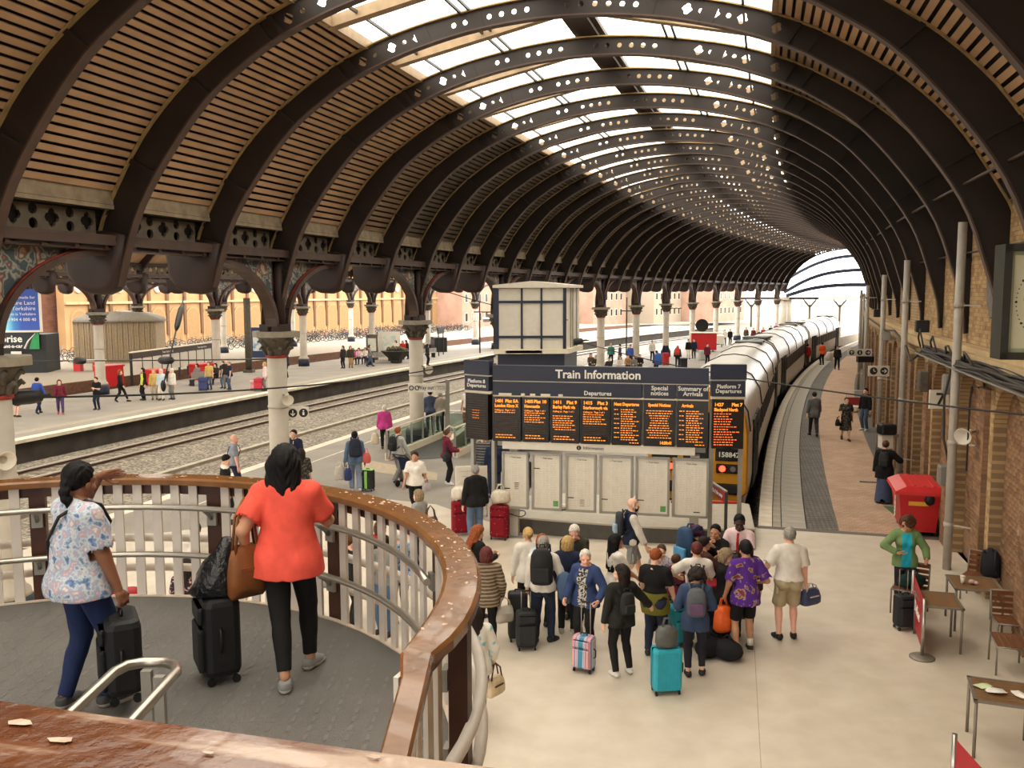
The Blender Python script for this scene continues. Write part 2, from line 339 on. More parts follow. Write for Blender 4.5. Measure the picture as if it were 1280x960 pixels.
# real bricks over the nearest bays: single bricks where they show largest, joined courses beyond
mb = MB(); mb.box((0, 0, 0), (.05, .228, .073)); brick_me = [mb.mesh('brick', q) for q in (m_brk, m_brk2, m_buf, m_buf2)]
nbrk = [0]; extra = {0: MB(), 1: MB()}
extra[0].mi = 0
def bricks(i, s, y0, y1, z0, z1, pal, lim=None, single=True):
    w = W(i, s); a = ANG(i); rows = int((z1-z0)/.085)
    for r in range(rows):
        z = z0+.085*(r+.5); y = y0-(.12 if r % 2 else 0)
        while y < y1:
            ya, yb = max(y, y0), min(y+.24, y1); y += .24
            if yb-ya < .07: continue
            yc = (ya+yb)/2
            if lim and not lim(yc, z): continue
            jit = random.uniform(-.004, .004); c = w+Vector((cos(a)*jit-sin(a)*yc, sin(a)*jit+cos(a)*yc, z))
            q = pal+(random.random() < .4)
            if single and nbrk[0] < 290 and yb-ya > .2:
                nbrk[0] += 1; link('brick', brick_me[q], wallr, c, (0, 0, a))
            else:
                e = extra[0]; e.mi = q; e.box(c, (.05, yb-ya-.012, .073), rz=a)
arch = lambda y, z: z < 3.2 or abs(y) < .96*math.sqrt(max(0, 1-((z-3.2)/.86)**2))-.08
for k, sg in ((1, True), (2, False), (3, False), (4, False)):
    i = (k+.5)/3
    bricks(i, 17.237, -.95, .95, .6, 4.05, 0, arch, sg)
    bricks(i, 17.017, -LB/2+.33, -.97, .5, 4.1, 2, None, False); bricks(i, 17.017, .97, LB/2-.33, .5, 4.1, 2, None, False)
    bricks(k/3, 16.917, -.31, .31, .2, 3.9, 0, None, False)
    bricks(i, 17.257, -LB/2+.05, LB/2-.05, 4.6, 7.4, 2, None, False)
eb = extra[0].build('brick_courses', [m_brk, m_brk2, m_buf, m_buf2], wallr); eb['kind'] = 'stuff'
for i, z in ((.79, 6.0), (1.12, 6.05)):
    mb = MB(); mb.prism([(-.45, -.5), (-.3, -.75), (0, -.8), (.3, -.5), (.42, .1), (.3, .7), (-.4, .75)], -.03, .03, ax='x'); 
    put(mb.build('grey_render_patch', mat('render_patch', (120, 114, 106), .9), wallr), i-.03, 17.19, z)
# ================================================================== arcade between the columns and roof over it
m_iron = mat('iron_dark', (44, 27, 22), .55, var=.25, vscale=2); m_iron2 = mat('iron_brown', (70, 52, 44), .5, var=.2, vscale=3)
m_web = mat('rib_web', (34, 25, 21), .55, var=.35, vscale=1.2); m_mould = mat('gilt_moulding', (152, 128, 86), .6, var=.2)
m_board = mat('roof_board', (172, 140, 108), .6, var=.14, vscale=1.5); m_board2 = mat('roof_board_mid', (132, 108, 84), .65, var=.18, vscale=1.5); m_board3 = mat('roof_board_dark', (84, 72, 60), .7, var=.2, vscale=1.5); m_gap = mat('roof_underlay', (28, 22, 18), .9, var=.2)
m_plas = mat('plaster_strip', (142, 128, 106), .9, var=.25, vscale=4)
IN = [(.15, 4.75), (.19, 5.44), (.41, 6.09), (.71, 7.05), (.99, 7.6), (1.51, 8.34), (2.18, 9.13), (2.67, 9.6), (3.2, 9.95), (3.88, 10.38), (5.06, 10.83), (5.93, 11.07), (6.76, 11.24), (7.7, 11.35), (8.65, 11.39)]
EX = [(-.42, 4.75), (-.4, 5.4), (-.25, 6.4), (0.0, 7.2), (.23, 7.6), (.9, 8.67), (1.51, 9.34), (2.17, 9.9), (3.29, 10.62), (4.35, 11.12), (5.5, 11.45), (6.76, 11.68), (7.7, 11.79), (8.65, 11.84)]
IN = IN+[(17.3-s, z) for s, z in IN[-2::-1]]; EX = EX+[(17.3-s, z) for s, z in EX[-2::-1]]
def resample(P, n):
    P = np.array(P, float)
    for _ in range(2):
        Q = [P[0]]
        for a, b in zip(P[:-1], P[1:]): Q += [.75*a+.25*b, .25*a+.75*b]
        Q.append(P[-1]); P = np.array(Q)
    d = np.r_[0, np.cumsum(np.hypot(*np.diff(P, axis=0).T))]; t = np.linspace(0, d[-1], n)
    return np.c_[np.interp(t, d, P[:, 0]), np.interp(t, d, P[:, 1])], d[-1]
INs, LI = resample(IN, 241); EXs, LE = resample(EX, 241)
def radial(P):     # radius of a profile as a function of the angle about (8.65, 4.2)
    a = np.arctan2(P[:, 1]-4.2, 8.65-P[:, 0]); r = np.hypot(P[:, 1]-4.2, 8.65-P[:, 0]); return lambda t: np.interp(t, a, r)
rI, rE = radial(INs), radial(EXs)
def prof(t, f):    # f = 0 intrados, 1 extrados, at angle t
    r = rI(t)*(1-f)+rE(t)*f; return 8.65-r*cos(t), 4.2+r*sin(t)
def flat_web(th=.03, tA=.07):
    mb = MB(); N = 64; tB = pi-.07
    holes = []     # (angle, radius, kind)
    def t_of_s(s): return math.atan2(11.5-4.2, 8.65-s)
    for s in np.linspace(6.35, 8.0, 7): holes.append((t_of_s(s), .058, 0))
    for s in np.linspace(8.85, 10.54, 7): holes.append((t_of_s(s), .058, 0))
    for s, k in ((5.55, 1), (5.25, 0), (4.95, 1), (4.55, 0), (4.25, 1), (11.27, 1), (11.54, 0), (11.81, 1), (12.08, 0), (12.35, 1), (13.0, 1)):
        ss, z = s, np.interp(s if s < 8.65 else 17.3-s, EXs[:121, 0], EXs[:121, 1])-.24
        holes.append((math.atan2(z-4.2, 8.65-ss), .105 if k else .05, k))
    holes.sort()
    edges = []; t = tA
    wid = .0175
    for ta, r, k in holes:
        a, b = ta-wid, ta+wid
        n = max(1, int(round((a-t)/.05)))
        for q in range(n): edges.append((t+(a-t)*q/n, t+(a-t)*(q+1)/n, None))
        edges.append((a, b, (ta, r, k))); t = b
    n = max(1, int((tB-t)/.05))
    for q in range(n): edges.append((t+(tB-t)*q/n, t+(tB-t)*(q+1)/n, None))
    for a, b, h in edges:
        if h is None:
            P = [prof(a, 0), prof(b, 0), prof(b, 1), prof(a, 1)]
            for y, o in ((-th/2, 1), (th/2, -1)): mb.add([(s, y, z) for s, z in P], [(0, 1, 2, 3)[::o]])
            continue
        tc, r, k = h; c = np.array(prof(tc, .5)); n = 16
        def outer(q):       # walk round the cell outline
            u = q/n*4; e = int(u) % 4; f = u-int(u); K = [(b, 0), (b, 1), (a, 1), (a, 0)]
            p0, p1 = K[e], K[(e+1) % 4]; return np.array(prof(p0[0]+(p1[0]-p0[0])*f, p0[1]+(p1[1]-p0[1])*f))
        O = [outer(q) for q in range(n)]; I = []
        for p in O:
            d = p-c; ang = math.atan2(d[1], d[0]); ang0 = ang-(tc-pi/2)*-1
            rr = r*(1.0 if k == 0 else (.72+.36*abs(cos(2*(ang0)))))
            I.append(c+d/np.linalg.norm(d)*rr)
        for y, o in ((-th/2, 1), (th/2, -1)):
            vs = [(p[0], y, p[1]) for p in O]+[(p[0], y, p[1]) for p in I]
            mb.add(vs, [(q, (q+1) % n, n+(q+1) % n, n+q)[::o] for q in range(n)])
        mb.add([(p[0], -th/2, p[1]) for p in I]+[(p[0], th/2, p[1]) for p in I], [(q, (q+1) % n, n+(q+1) % n, n+q) for q in range(n)])
    return mb
def ribbon(f, w, h, ta=.07, tb=pi-.07, n=70, off=0.0):
    mb = MB(); rings = []
    for k in range(n+1):
        t = ta+(tb-ta)*k/n; r = rI(t)*(1-f)+rE(t)*f+off
        p = lambda rr, y: (8.65-rr*cos(t), y, 4.2+rr*sin(t))
        rings.append([p(r-h/2, -w/2), p(r-h/2, w/2), p(r+h/2, w/2), p(r+h/2, -w/2)])
    return mb.loft(rings, smooth=False)
me_web = flat_web().mesh('roof_rib', m_web); me_fl = ribbon(0, .2, .035).mesh('lower_flange', m_iron2); me_fu = ribbon(1, .2, .03, off=-.02).mesh('upper_flange', m_mould)
mb = MB()
for t in list(np.linspace(.25, .95, 4))+list(np.linspace(pi-.95, pi-.25, 4)):
    p, q = prof(t, 0), prof(t, 1); mb.bar((p[0], 0, p[1]), (q[0], 0, q[1]), .1, .14, up=(0, 1, 0))
for t in (math.atan2(6.2, 4.85), pi-math.atan2(6.2, 4.85)):
    p, q = prof(t, 0), prof(t, 1); mb.bar((p[0], 0, p[1]), (q[0], 0, q[1]), .22, .12, up=(0, 1, 0))
for t in (1.33, 1.82, 1.17, 1.98):          # riveted splice plates near the crown
    p, q = prof(t, .06), prof(t, .94); mb.bar((p[0], 0, p[1]), (q[0], 0, q[1]), .3, .05, up=(0, 1, 0))
me_st = mb.mesh('stiffener', m_web)
me_web2 = flat_web(tA=.215).mesh('roof_rib', m_web); me_fl2 = ribbon(0, .2, .035, ta=.2).mesh('lower_flange', m_iron2); me_fu2 = ribbon(1, .2, .03, off=-.02, ta=.215).mesh('upper_flange', m_mould)
ceil = arcslab('ceiling', m_gap, -.1, .02, -4, 12.5, 7.3, 7.42, kind='structure')
RIBS = list(range(-12, 38))
for k in RIBS:
    i = k/3; cr_ = k % 3 == 0; r = link('roof_rib', me_web if cr_ else me_web2, ceil, W(i, 0), (0, 0, ANG(i)))
    link('lower_flange', me_fl if cr_ else me_fl2, r); link('upper_flange', me_fu if cr_ else me_fu2, r); link('stiffener', me_st, r)
# roof deck: dark underlay, tan boards below it, dark battens between; glazing along the crown
TL = math.atan2(11.15-4.2, 8.65-4.4); TS = math.atan2(7.72-4.2, 8.65-.3)
def seg(s, y): # local bay coordinates -> narrower towards the wall
    return y*(RC-s)/RC*1.0
HB = BAY/6
def under(t0, t1, off, name, mt, n=16):
    mb = MB(); vs = []
    for k in range(n+1):
        t = t0+(t1-t0)*k/n; r = rE(t)+off; s, z = 8.65-r*cos(t), 4.2+r*sin(t); h = HB*(RC-s)/RC
        vs += [(s, -h, z), (s, h, z)]
    mb.add(vs, [(2*k, 2*k+1, 2*k+3, 2*k+2) for k in range(n)]); return mb.mesh(name, mt)
U = [under(.3, TL, .07, 'underlay', m_gap), under(pi-TL, pi-.3, .07, 'underlay', m_gap)]
def boards(t0, t1):
    # arc positions every 0.185 m
    ts = np.linspace(t0, t1, 400); P = np.array([(8.65-rE(t)*cos(t), 4.2+rE(t)*sin(t)) for t in ts]); d = np.r_[0, np.cumsum(np.hypot(*np.diff(P, axis=0).T))]
    out = []
    for q in np.arange(.13, d[-1]-.1, .185):
        t = np.interp(q, d, ts); r = rE(t)+.02; out.append((t, 8.65-r*cos(t), 4.2+r*sin(t)))
    return out
BL = boards(TS, TL); BRt = [(pi-t, 17.3-s, z) for t, s, z in BL]
def tang(t):
    a = prof(t-.01, 1); b = prof(t+.01, 1); return math.atan2(b[1]-a[1], b[0]-a[0])
bme = []
for t, s, z in BL+BRt:
    mb = MB(); h = HB*(RC-s)/RC-.03; mb.box(None, (.116, 2*h, .035), M=Matrix.Translation((s, 0, z)) @ Matrix.Rotation(-tang(t), 4, 'Y')); bme.append(mb.mesh('roof_board', m_board))
nl = len(BL); singles = [(b, q) for b in (0, 1, -1, 2, 3, 4, 5) for q in range(nl)]+[(b, nl+q) for b in (0, 1, 2) for q in range(nl)]
singles = set(singles[:298])
rest = MB()
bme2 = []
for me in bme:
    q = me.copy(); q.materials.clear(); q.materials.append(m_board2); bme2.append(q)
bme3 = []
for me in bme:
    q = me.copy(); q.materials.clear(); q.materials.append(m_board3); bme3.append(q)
def paint(k, q): return 0 if k <= (3 if q < nl else 1) else (1 if k == (4 if q < nl else 2) else 2)   # tone index: boards turn darker in two steps along the roof
mb = MB(); mb.box((.26, 0, 7.66), (.05, 2*HB-.05, .3)); mb.box((.15, 0, 7.46), (.3, 2*HB-.05, .08)); me_ps = mb.mesh('plaster_strip', m_plas)
for k in range(-12, 37):
    i = (k+.5)/3
    for u in U: link('underlay', u, ceil, W(i, 0), (0, 0, ANG(i)))
    link('plaster_strip', me_ps, ceil, W(i, 0), (0, 0, ANG(i)))
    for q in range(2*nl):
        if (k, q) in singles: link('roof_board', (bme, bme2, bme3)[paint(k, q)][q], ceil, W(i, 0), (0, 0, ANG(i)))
        else:
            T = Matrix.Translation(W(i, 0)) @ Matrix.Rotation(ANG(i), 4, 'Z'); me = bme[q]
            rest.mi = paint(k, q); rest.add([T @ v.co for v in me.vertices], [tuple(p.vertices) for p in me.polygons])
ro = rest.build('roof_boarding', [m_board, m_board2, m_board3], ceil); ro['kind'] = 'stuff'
# glazing
m_glz = glassmat('dusty_roof_glass', (250, 244, 232), .04, .2); m_raft = mat('rafter_paint', (150, 128, 100), .6, var=.15); m_bar = mat('glazing_bar', (70, 72, 72), .5)
def sl(s): # straight glazed slope with its ridge over the crown
    q = min(s, 17.3-s); return 11.2+(q-4.3)*(12.12-11.2)/(8.65-4.3)
mb = MB()
for a, b in ((4.3, 8.65), (13.0, 8.65)): mb.bar((a, 0, sl(a)-.06), (b, 0, sl(b)-.06), .24, .22)
me_rf = mb.mesh('rafter', m_raft)
mb = MB()
for s in (4.95, 6.55, 6.75, 10.55, 10.75, 12.35): mb.bar((s, -HB, sl(s)-.05), (s, HB, sl(s)-.05), .05, .06)
me_pu = mb.mesh('purlin', m_bar)
mb = MB(); mb.box((8.65, 0, 12.0), (.75, 2*HB, .1)); mb.box((8.65, 0, 11.92), (.5, 2*HB, .12)); me_rg = mb.mesh('ridge_beam', m_iron)
mb = MB(); mb.box((4.36, 0, 11.16), (.1, 2*HB, .22)); mb.box((12.94, 0, 11.16), (.1, 2*HB, .22)); me_cb = mb.mesh('glazing_kerb', m_raft)
gl = []
for a, b in ((4.3, 6.6), (6.6, 8.4), (8.9, 10.7), (10.7, 13.0)):
    mb = MB(); h = HB*.995; mb.add([(a, -h, sl(a)+.06), (b, -h, sl(b)+.06), (b, 0, sl(b)+.06), (a, 0, sl(a)+.06)], [(0, 1, 2, 3)]); mb.add([(a, 0, sl(a)+.06), (b, 0, sl(b)+.06), (b, h, sl(b)+.06), (a, h, sl(a)+.06)], [(0, 1, 2, 3)])
    gl.append(mb.mesh('glass_pane', m_glz))
for k in range(-12, 37):
    i = (k+.5)/3
    for nm, me in (('rafter', me_rf), ('purlin', me_pu), ('ridge_beam', me_rg), ('glazing_kerb', me_cb)): link(nm, me, ceil, W(i, 0), (0, 0, ANG(i)))
    for g in gl: link('glass_pane', g, ceil, W(i, 0), (0, 0, ANG(i)))
# arcade girder with pierced frieze, brackets and painted spandrels (three lines of columns)
m_frz = mat('frieze_stone', (98, 88, 74), .8, var=.2, vscale=5); m_void = mat('frieze_void', (24, 20, 17), .9)
m_spn = mat('painted_spandrel', (58, 72, 78), .6, var=.1, col2=[(52, 66, 72), (150, 146, 132), (60, 78, 84), (120, 60, 48), (160, 150, 126)], tex='noise', tscale=4.5, ramp=(.36, .66), detail=1.5); m_red = mat('red_lining', (140, 44, 32), .6)
def pierced(L, z0, z1, y0):
    # panel in the y-z plane with round and quatrefoil openings in two rows and small ones between
    mb = MB(); nx = 6; cell = L/nx; zc = (z0+z1)/2
    def cellring(ya, yb, za, zb, r, quat):
        n = 16; c = ((ya+yb)/2, (za+zb)/2); K = [(yb, za), (yb, zb), (ya, zb), (ya, za)]; O = []; I = []
        for q in range(n):
            u = q/n*4; e = int(u) % 4; f = u-int(u); p = (K[e][0]+(K[(e+1) % 4][0]-K[e][0])*f, K[e][1]+(K[(e+1) % 4][1]-K[e][1])*f); O.append(p)
            a = math.atan2(p[1]-c[1], p[0]-c[0]); rr = r*(1 if not quat else .7+.4*abs(sin(2*a+pi/2))); I.append((c[0]+rr*cos(a), c[1]+rr*sin(a)))
        for x, o in ((-.03, -1), (.03, 1)):
            mb.add([(x, p[0], p[1]) for p in O]+[(x, p[0], p[1]) for p in I], [(q, (q+1) % n, n+(q+1) % n, n+q)[::o] for q in range(n)])
        mb.add([(-.03, p[0], p[1]) for p in I]+[(.03, p[0], p[1]) for p in I], [(q, (q+1) % n, n+(q+1) % n, n+q) for q in range(n)])
    for k in range(nx):
        ya = y0+k*cell
        if k % 2 == 0: cellring(ya, ya+cell, z0, zc, .105, False); cellring(ya, ya+cell, zc, z1, .105, False)
        else: cellring(ya, ya+cell, z0+.05, z1-.05, .17, True); mb.box((0, ya+cell/2, z0+.025), (.06, cell, .05)); mb.box((0, ya+cell/2, z1-.025), (.06, cell, .05))
    return mb
HBs = BAY/6
me_frieze = pierced(2*HBs-.5, 6.9, 7.42, -HBs+.25).mesh('frieze_panel', m_frz)
mb = MB(); mb.box((.42, 0, 6.79), (.1, 2*HBs, .2)); mb.box((.2, 0, 6.86), (.55, 2*HBs, .06)); mb.box((-.25, 0, 6.79), (.1, 2*HBs, .2))
for q in range(4): mb.box((.1, -HBs+(q+.5)*HBs/2, 6.68), (.6, .1, .12))
mb.box((.1, 0, 6.62), (.5, 2*HBs, .04)); me_girder = mb.mesh('girder', m_iron2)
mb = MB(); mb.box((.2, 0, 7.47), (.16, 2*HBs, .1)); me_cor = mb.mesh('cornice', m_iron)
def bracket(sg):
    # curved arm from the column head (y small) up to the foot of the next rib (y = 1/3 bay)
    mb = MB(); n = 12; P = []
    for k in range(n+1):
        a = pi/2*k/n; P.append((sg*(.3+(BAY/3-.45)*(1-cos(a))), 4.85+1.72*sin(a)))
    for (ya, za), (yb, zb) in zip(P[:-1], P[1:]): mb.bar((.08, ya, za), (.08, yb, zb), .34, .13, up=(0, 0, 1) if abs(zb-za) < abs(yb-ya) else (0, 1, 0))
    return mb.mesh('bracket', m_iron2), P
def spandrel(sg):
    _, P = bracket(sg); mb = MB(); n = len(P)
    for k in range(n-1):
        (ya, za), (yb, zb) = P[k], P[k+1]; mb.add([(.1, ya, za), (.1, yb, zb), (.1, yb, 6.62), (.1, ya, 6.62), (-.02, ya, za), (-.02, yb, zb), (-.02, yb, 6.62), (-.02, ya, 6.62)], [(0, 1, 2, 3), (7, 6, 5, 4)])
    return mb.mesh('spandrel', m_spn)
me_br = [bracket(1)[0], bracket(-1)[0]]; me_sp = [spandrel(1), spandrel(-1)]
mb = MB()
for sg in (1, -1):
    P = bracket(sg)[1]
    for (ya, za), (yb, zb) in zip(P[:-1], P[1:]): mb.bar((.19, ya, za+.07), (.19, yb, zb+.07), .03, .05)
me_ln = mb.mesh('red_lining', m_red)
mb = MB()      # clustered post above the capital that carries the rib foot
for y, x, r in ((0, .12, .17), (.22, -.02, .1), (-.22, -.02, .1), (0, -.22, .14)): mb.cyl((x, y, 4.7), (x, y, 6.7), r, r, 10)
mb.box((-.02, 0, 4.8), (.62, .6, .2)); me_post = mb.mesh('clustered_post', m_iron)
def aisle_foot():
    mb = MB(); P = [(.36, 5.92), (.28, 5.8), (.05, 5.72), (-.3, 5.74), (-.6, 5.85), (-.8, 6.1), (-.84, 6.5), (-.95, 7.0), (-.3, 7.0), (.2, 7.0), (.6, 6.9)]
    c = np.array([-.2, 6.5]); mb.loft([[tuple((c+(np.array(p)-c)*f)[[0]])+(y,)+tuple((c+(np.array(p)-c)*f)[[1]]) for p in P] for y, f in ((-.24, .8), (-.2, .94), (-.1, 1.0), (.1, 1.0), (.2, .94), (.24, .8))]); return mb.mesh('pendant', m_iron)
me_pend = aisle_foot()
def arcade(s0, k0, k1, name):
    ar = arcslab(name, m_iron, s0-.05, s0+.12, k0/3, k1/3, 7.5, 7.58, kind='structure')
    for k in range(k0, k1):
        i = (k+.5)/3
        for nm, me in (('frieze_panel', me_frieze), ('girder', me_girder), ('cornice', me_cor)):
            o = link(nm, me, ar, W(i, s0), (0, 0, ANG(i))); o.scale = (1, (RC-s0)/RC, 1)
    for k in range(k0, k1+1):
        i = k/3; col = k % 3 == 0
        for nm, me in ((('clustered_post', me_post), ('bracket', me_br[0]), ('bracket', me_br[1]), ('spandrel', me_sp[0]), ('spandrel', me_sp[1]), ('red_lining', me_ln)) if col else (('pendant', me_pend),)):
            o = link(nm, me, ar, W(i, s0), (0, 0, ANG(i))); o.scale = (1, (RC-s0)/RC, 1)
    return ar
arcade(0.0, -12, 37, 'trim_1'); arcade(-24.3, -6, 24, 'trim_2'); arcade(-41.0, 0, 24, 'trim_3')
# aisle roofs with their own glazed crowns, seen under the arcade
def aisle(s_hi, s_lo, k0, k1, name, rise):
    N = 14; w = (s_hi-s_lo)
    def pt(u): return s_hi-w*u, 7.5+rise*math.sin(pi*u)**.75
    o = arcslab(name, m_gap, s_hi-.12, s_hi-.02, k0/3, k1/3, 7.45, 7.55, kind='structure')
    vs = []; mb = MB(); ni = k1-k0; us = [q/N for q in range(N+1)]
    for k in range(ni+1):
        for u in us: s, z = pt(u); vs.append(W(k0/3+k/3, s, z))
    fs = [(k*(N+1)+q, k*(N+1)+q+1, (k+1)*(N+1)+q+1, (k+1)*(N+1)+q) for k in range(ni) for q in range(N) if not (4 <= q <= 9)]
    mb.add(vs, fs); mb.build('aisle_boarding', m_board, o)
    mb = MB(); mb.add(vs, [(k*(N+1)+q, k*(N+1)+q+1, (k+1)*(N+1)+q+1, (k+1)*(N+1)+q) for k in range(ni) for q in range(4, 10)]); mb.build('aisle_glazing', m_glz, o)
    mb = MB(); P = [pt(q/28) for q in range(29)]
    for (a, za), (b, zb) in zip(P[:-1], P[1:]): mb.bar((a-s_hi, 0, za-.3), (b-s_hi, 0, zb-.3), .14, .5)
    me = mb.mesh('aisle_rib', m_iron)
    for k in range(k0, k1+1): link('aisle_rib', me, o, W(k/3, s_hi), (0, 0, ANG(k/3)))
aisle(0, -24.3, -12, 22, 'roof_slab', 4.6); aisle(-24.3, -41.0, 0, 22, 'roof_slab', 3.8)
# gable arcs and tie of the far end of the train shed
def arcthing(P, w, mt, name, i=12.55):
    mb = MB(); Q, _ = resample(P, 40)
    for a, b in zip(Q[:-1], Q[1:]): mb.bar((a[0], 0, a[1]), (b[0], 0, b[1]), .12, w)
    return put(mb.build(name, mt, ceil), i, 0)
m_navy = mat('navy_paint', (34, 40, 56), .5)
arcthing([(-.45, 7.2), (1.5, 8.46), (3.7, 9.54), (6.4, 10.37), (9.3, 10.6), (14.8, 10.1)], .42, m_navy, 'gable_arc')
arcthing([(-.5, 5.6), (2.67, 7.44), (5.9, 8.4), (10.3, 8.7), (16.4, 8.3)], .46, m_navy, 'gable_arc')
arcthing([(-.2, 5.1), (3.26, 6.2), (7.0, 6.62), (11, 6.6), (16.9, 6.3)], .5, m_navy, 'gable_arc')
put(MB().box((2.0, 0, 4.75), (11, .3, .3)).build('end_tie', m_iron, ceil), 12.55, -3.2)
mb = MB(); mb.tube([W(i, 16.42, 7.72) for i in np.linspace(-.6, 12, 60)], .03, 5); mb.build('conduit', m_cap_ if False else m_iron2, ceil)
mb = MB(); mb.tube([W(i, 17.08, 6.55) for i in np.linspace(-.6, 12, 60)], .025, 5); mb.build('conduit', m_iron2, ceil)
# ================================================================== columns
m_col = mat('column_paint', (178, 168, 152), .55, var=.08, vscale=3); m_cap = mat('capital_grey', (86, 78, 66), .7, var=.25, vscale=8, bump=.4)
m_nvy = mat('navy_base', (38, 44, 62), .5)
def column(i, s, label, group):
    t = thing('station_column', label, 'column', W(i, s+(.33 if i == 0 and s == 0 else 0)), ANG(i), group)
    for nm, me in colparts: link(nm, me, t)
    t['kind'] = 'thing'; return t
colparts = []
mb = MB(); mb.lathe([(.44, 0), (.44, .5), (.4, .56)], n=20); colparts.append(('base', mb.mesh('base', m_nvy)))
mb = MB(); mb.lathe([(.40, .56), (.38, .66), (.3, .74), (.275, .9), (.262, 4.0)], n=20); mb.lathe([(.285, 2.6), (.285, 2.66)], n=20); colparts.append(('shaft', mb.mesh('shaft', m_col)))
mb = MB(); mb.lathe([(.275, 3.98), (.3, 4.0), (.3, 4.05)], n=20); colparts.append(('necking', mb.mesh('necking', m_red)))
mb = MB(); mb.lathe([(.27, 4.05), (.28, 4.15), (.33, 4.3), (.45, 4.48), (.52, 4.55)], n=20)
for row, (r0, z0, nn) in enumerate(((.27, 4.06, 8), (.31, 4.25, 8))):
    for q in range(nn):
        a = 2*pi*(q+.5*row)/nn; d = Vector((cos(a), sin(a), 0))
        mb.tube([d*r0+Vector((0, 0, z0)), d*(r0+.06)+Vector((0, 0, z0+.14)), d*(r0+.15)+Vector((0, 0, z0+.2)), d*(r0+.19)+Vector((0, 0, z0+.15))], [.06, .06, .05, .03], 6)
colparts.append(('capital', mb.mesh('capital', m_cap)))
mb = MB(); mb.prism([(.64*cos(pi/8+q*pi/4)*(1.0), .64*sin(pi/8+q*pi/4)) for q in range(8)], 4.55, 4.7); colparts.append(('abacus', mb.mesh('abacus', mat('abacus_grey', (140, 131, 114), .7, var=.15))))
ordn = ['', 'second', 'third', 'fourth', 'fifth', 'sixth', 'seventh', 'eighth', 'ninth', 'tenth', 'eleventh', 'twelfth', 'thirteenth']
main = {0: 'cream iron column at the far left edge with loudspeaker, nearest the landing', 1: 'cream iron column rising behind the head of the woman in the coral top', 2: 'cream iron column with navy base inside the glass ramp balustrade by the way out sign',
        3: 'cream iron column mostly hidden behind the white panelled tower'}
for i in range(0, 13):
    column(i, 0, main.get(i, 'cream iron column of the train-side arcade, %s from the white tower' % ordn[i-3] if i > 4 else 'cream iron column just past the white tower, half hidden by it'), 'columns of the main arcade')
for i in range(2, 9):
    column(i, -24.3, 'cream iron column with navy base on the far platform, %s from the left' % ['', '', '', 'first', 'second', 'third', 'fourth', 'fifth', 'sixth'][i] if i > 2 else 'cream iron column of the far platform arcade outside the left edge', 'columns of the far platform')
for i in range(4, 9):
    column(i, -41.0, 'slim cream column by the bicycle stands, %s from the left' % ['', '', '', '', 'first', 'second', 'third', 'fourth', 'fifth'][i], 'columns by the bicycle stands')
for k, x in enumerate((12.5, 12.75)):
    t = thing('end_pier', ['pale pier at the far end of the train shed, left one of the pair', 'pale pier at the far end of the train shed, right one of the pair'][k], 'pier', W(x, -.4), ANG(x), 'piers at the shed end')
    mb = MB(); mb.cyl((0, 0, -.9), (0, 0, 4.6), .6, .55, 16); mb.build('shaft', m_col, t); mb = MB(); mb.box((0, 0, 4.7), (1.5, 1.5, .3)); mb.build('cap', m_col, t)
for k, (i, s) in enumerate(((7.9, -14.5), (8.3, -14.5))):
    t = thing('aisle_pier', ['clustered pale pier ending the left aisle, nearer one', 'clustered pale pier ending the left aisle, farther one'][k], 'pier', W(i, s), ANG(i), 'piers ending the left aisle')
    mb = MB(); mb.cyl((0, 0, -.9), (0, 0, 6.0), .75, .7, 12); mb.build('shaft', m_col, t); mb = MB(); mb.box((0, 0, 6.1), (1.8, 1.8, .25)); mb.build('cap', m_col, t)
# ================================================================== rear wall with blind arches, and what lies beyond the station
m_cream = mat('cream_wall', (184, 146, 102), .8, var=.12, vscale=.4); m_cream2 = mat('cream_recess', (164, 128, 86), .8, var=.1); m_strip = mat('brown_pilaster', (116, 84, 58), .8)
wl_ = arcslab('wall_left', m_cream, -57.2, -56.2, 5.55, 12.2, -1, 9.2, kind='structure')
mb = MB(); hw = .95; ap = [(-hw, 0)]+[(-hw*cos(pi*k/10), 3.2+hw*sin(pi*k/10)) for k in range(11)]+[(hw, 0)]
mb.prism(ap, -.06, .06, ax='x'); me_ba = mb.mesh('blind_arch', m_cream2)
mb = MB()
for (ya, za), (yb, zb) in zip(ap[:-1], ap[1:]): mb.bar((0, ya, za), (0, yb, zb), .22, .14, up=(1, 0, 0))
me_bt = mb.mesh('arch_moulding', m_cream)
mb = MB(); mb.box((0, 0, 5.2), (.3, .34, 8)); me_bp = mb.mesh('pilaster', m_strip)
mb = MB(); mb.ball((0, 0, 6.3), (.1, .5, .5)); me_rd = mb.mesh('roundel', m_edge)
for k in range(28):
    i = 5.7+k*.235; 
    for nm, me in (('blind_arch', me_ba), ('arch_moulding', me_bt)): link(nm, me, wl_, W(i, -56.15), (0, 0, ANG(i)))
    link('pilaster', me_bp, wl_, W(i+.1175, -56.1, 0), (0, 0, ANG(i+.1175)))
    if k % 2 == 0: link('roundel', me_rd, wl_, W(i, -56.1), (0, 0, ANG(i)))
arcslab('string_course', m_stone, -56.2, -55.9, 5.55, 12.2, 4.7, 4.95, wl_)
wb = arcslab('wall_left', brickmat('far_brick', (134, 84, 60), (110, 66, 48), (96, 72, 54), axes='xz'), -60, -58, 1.5, 5.9, -1, 12, kind='structure')
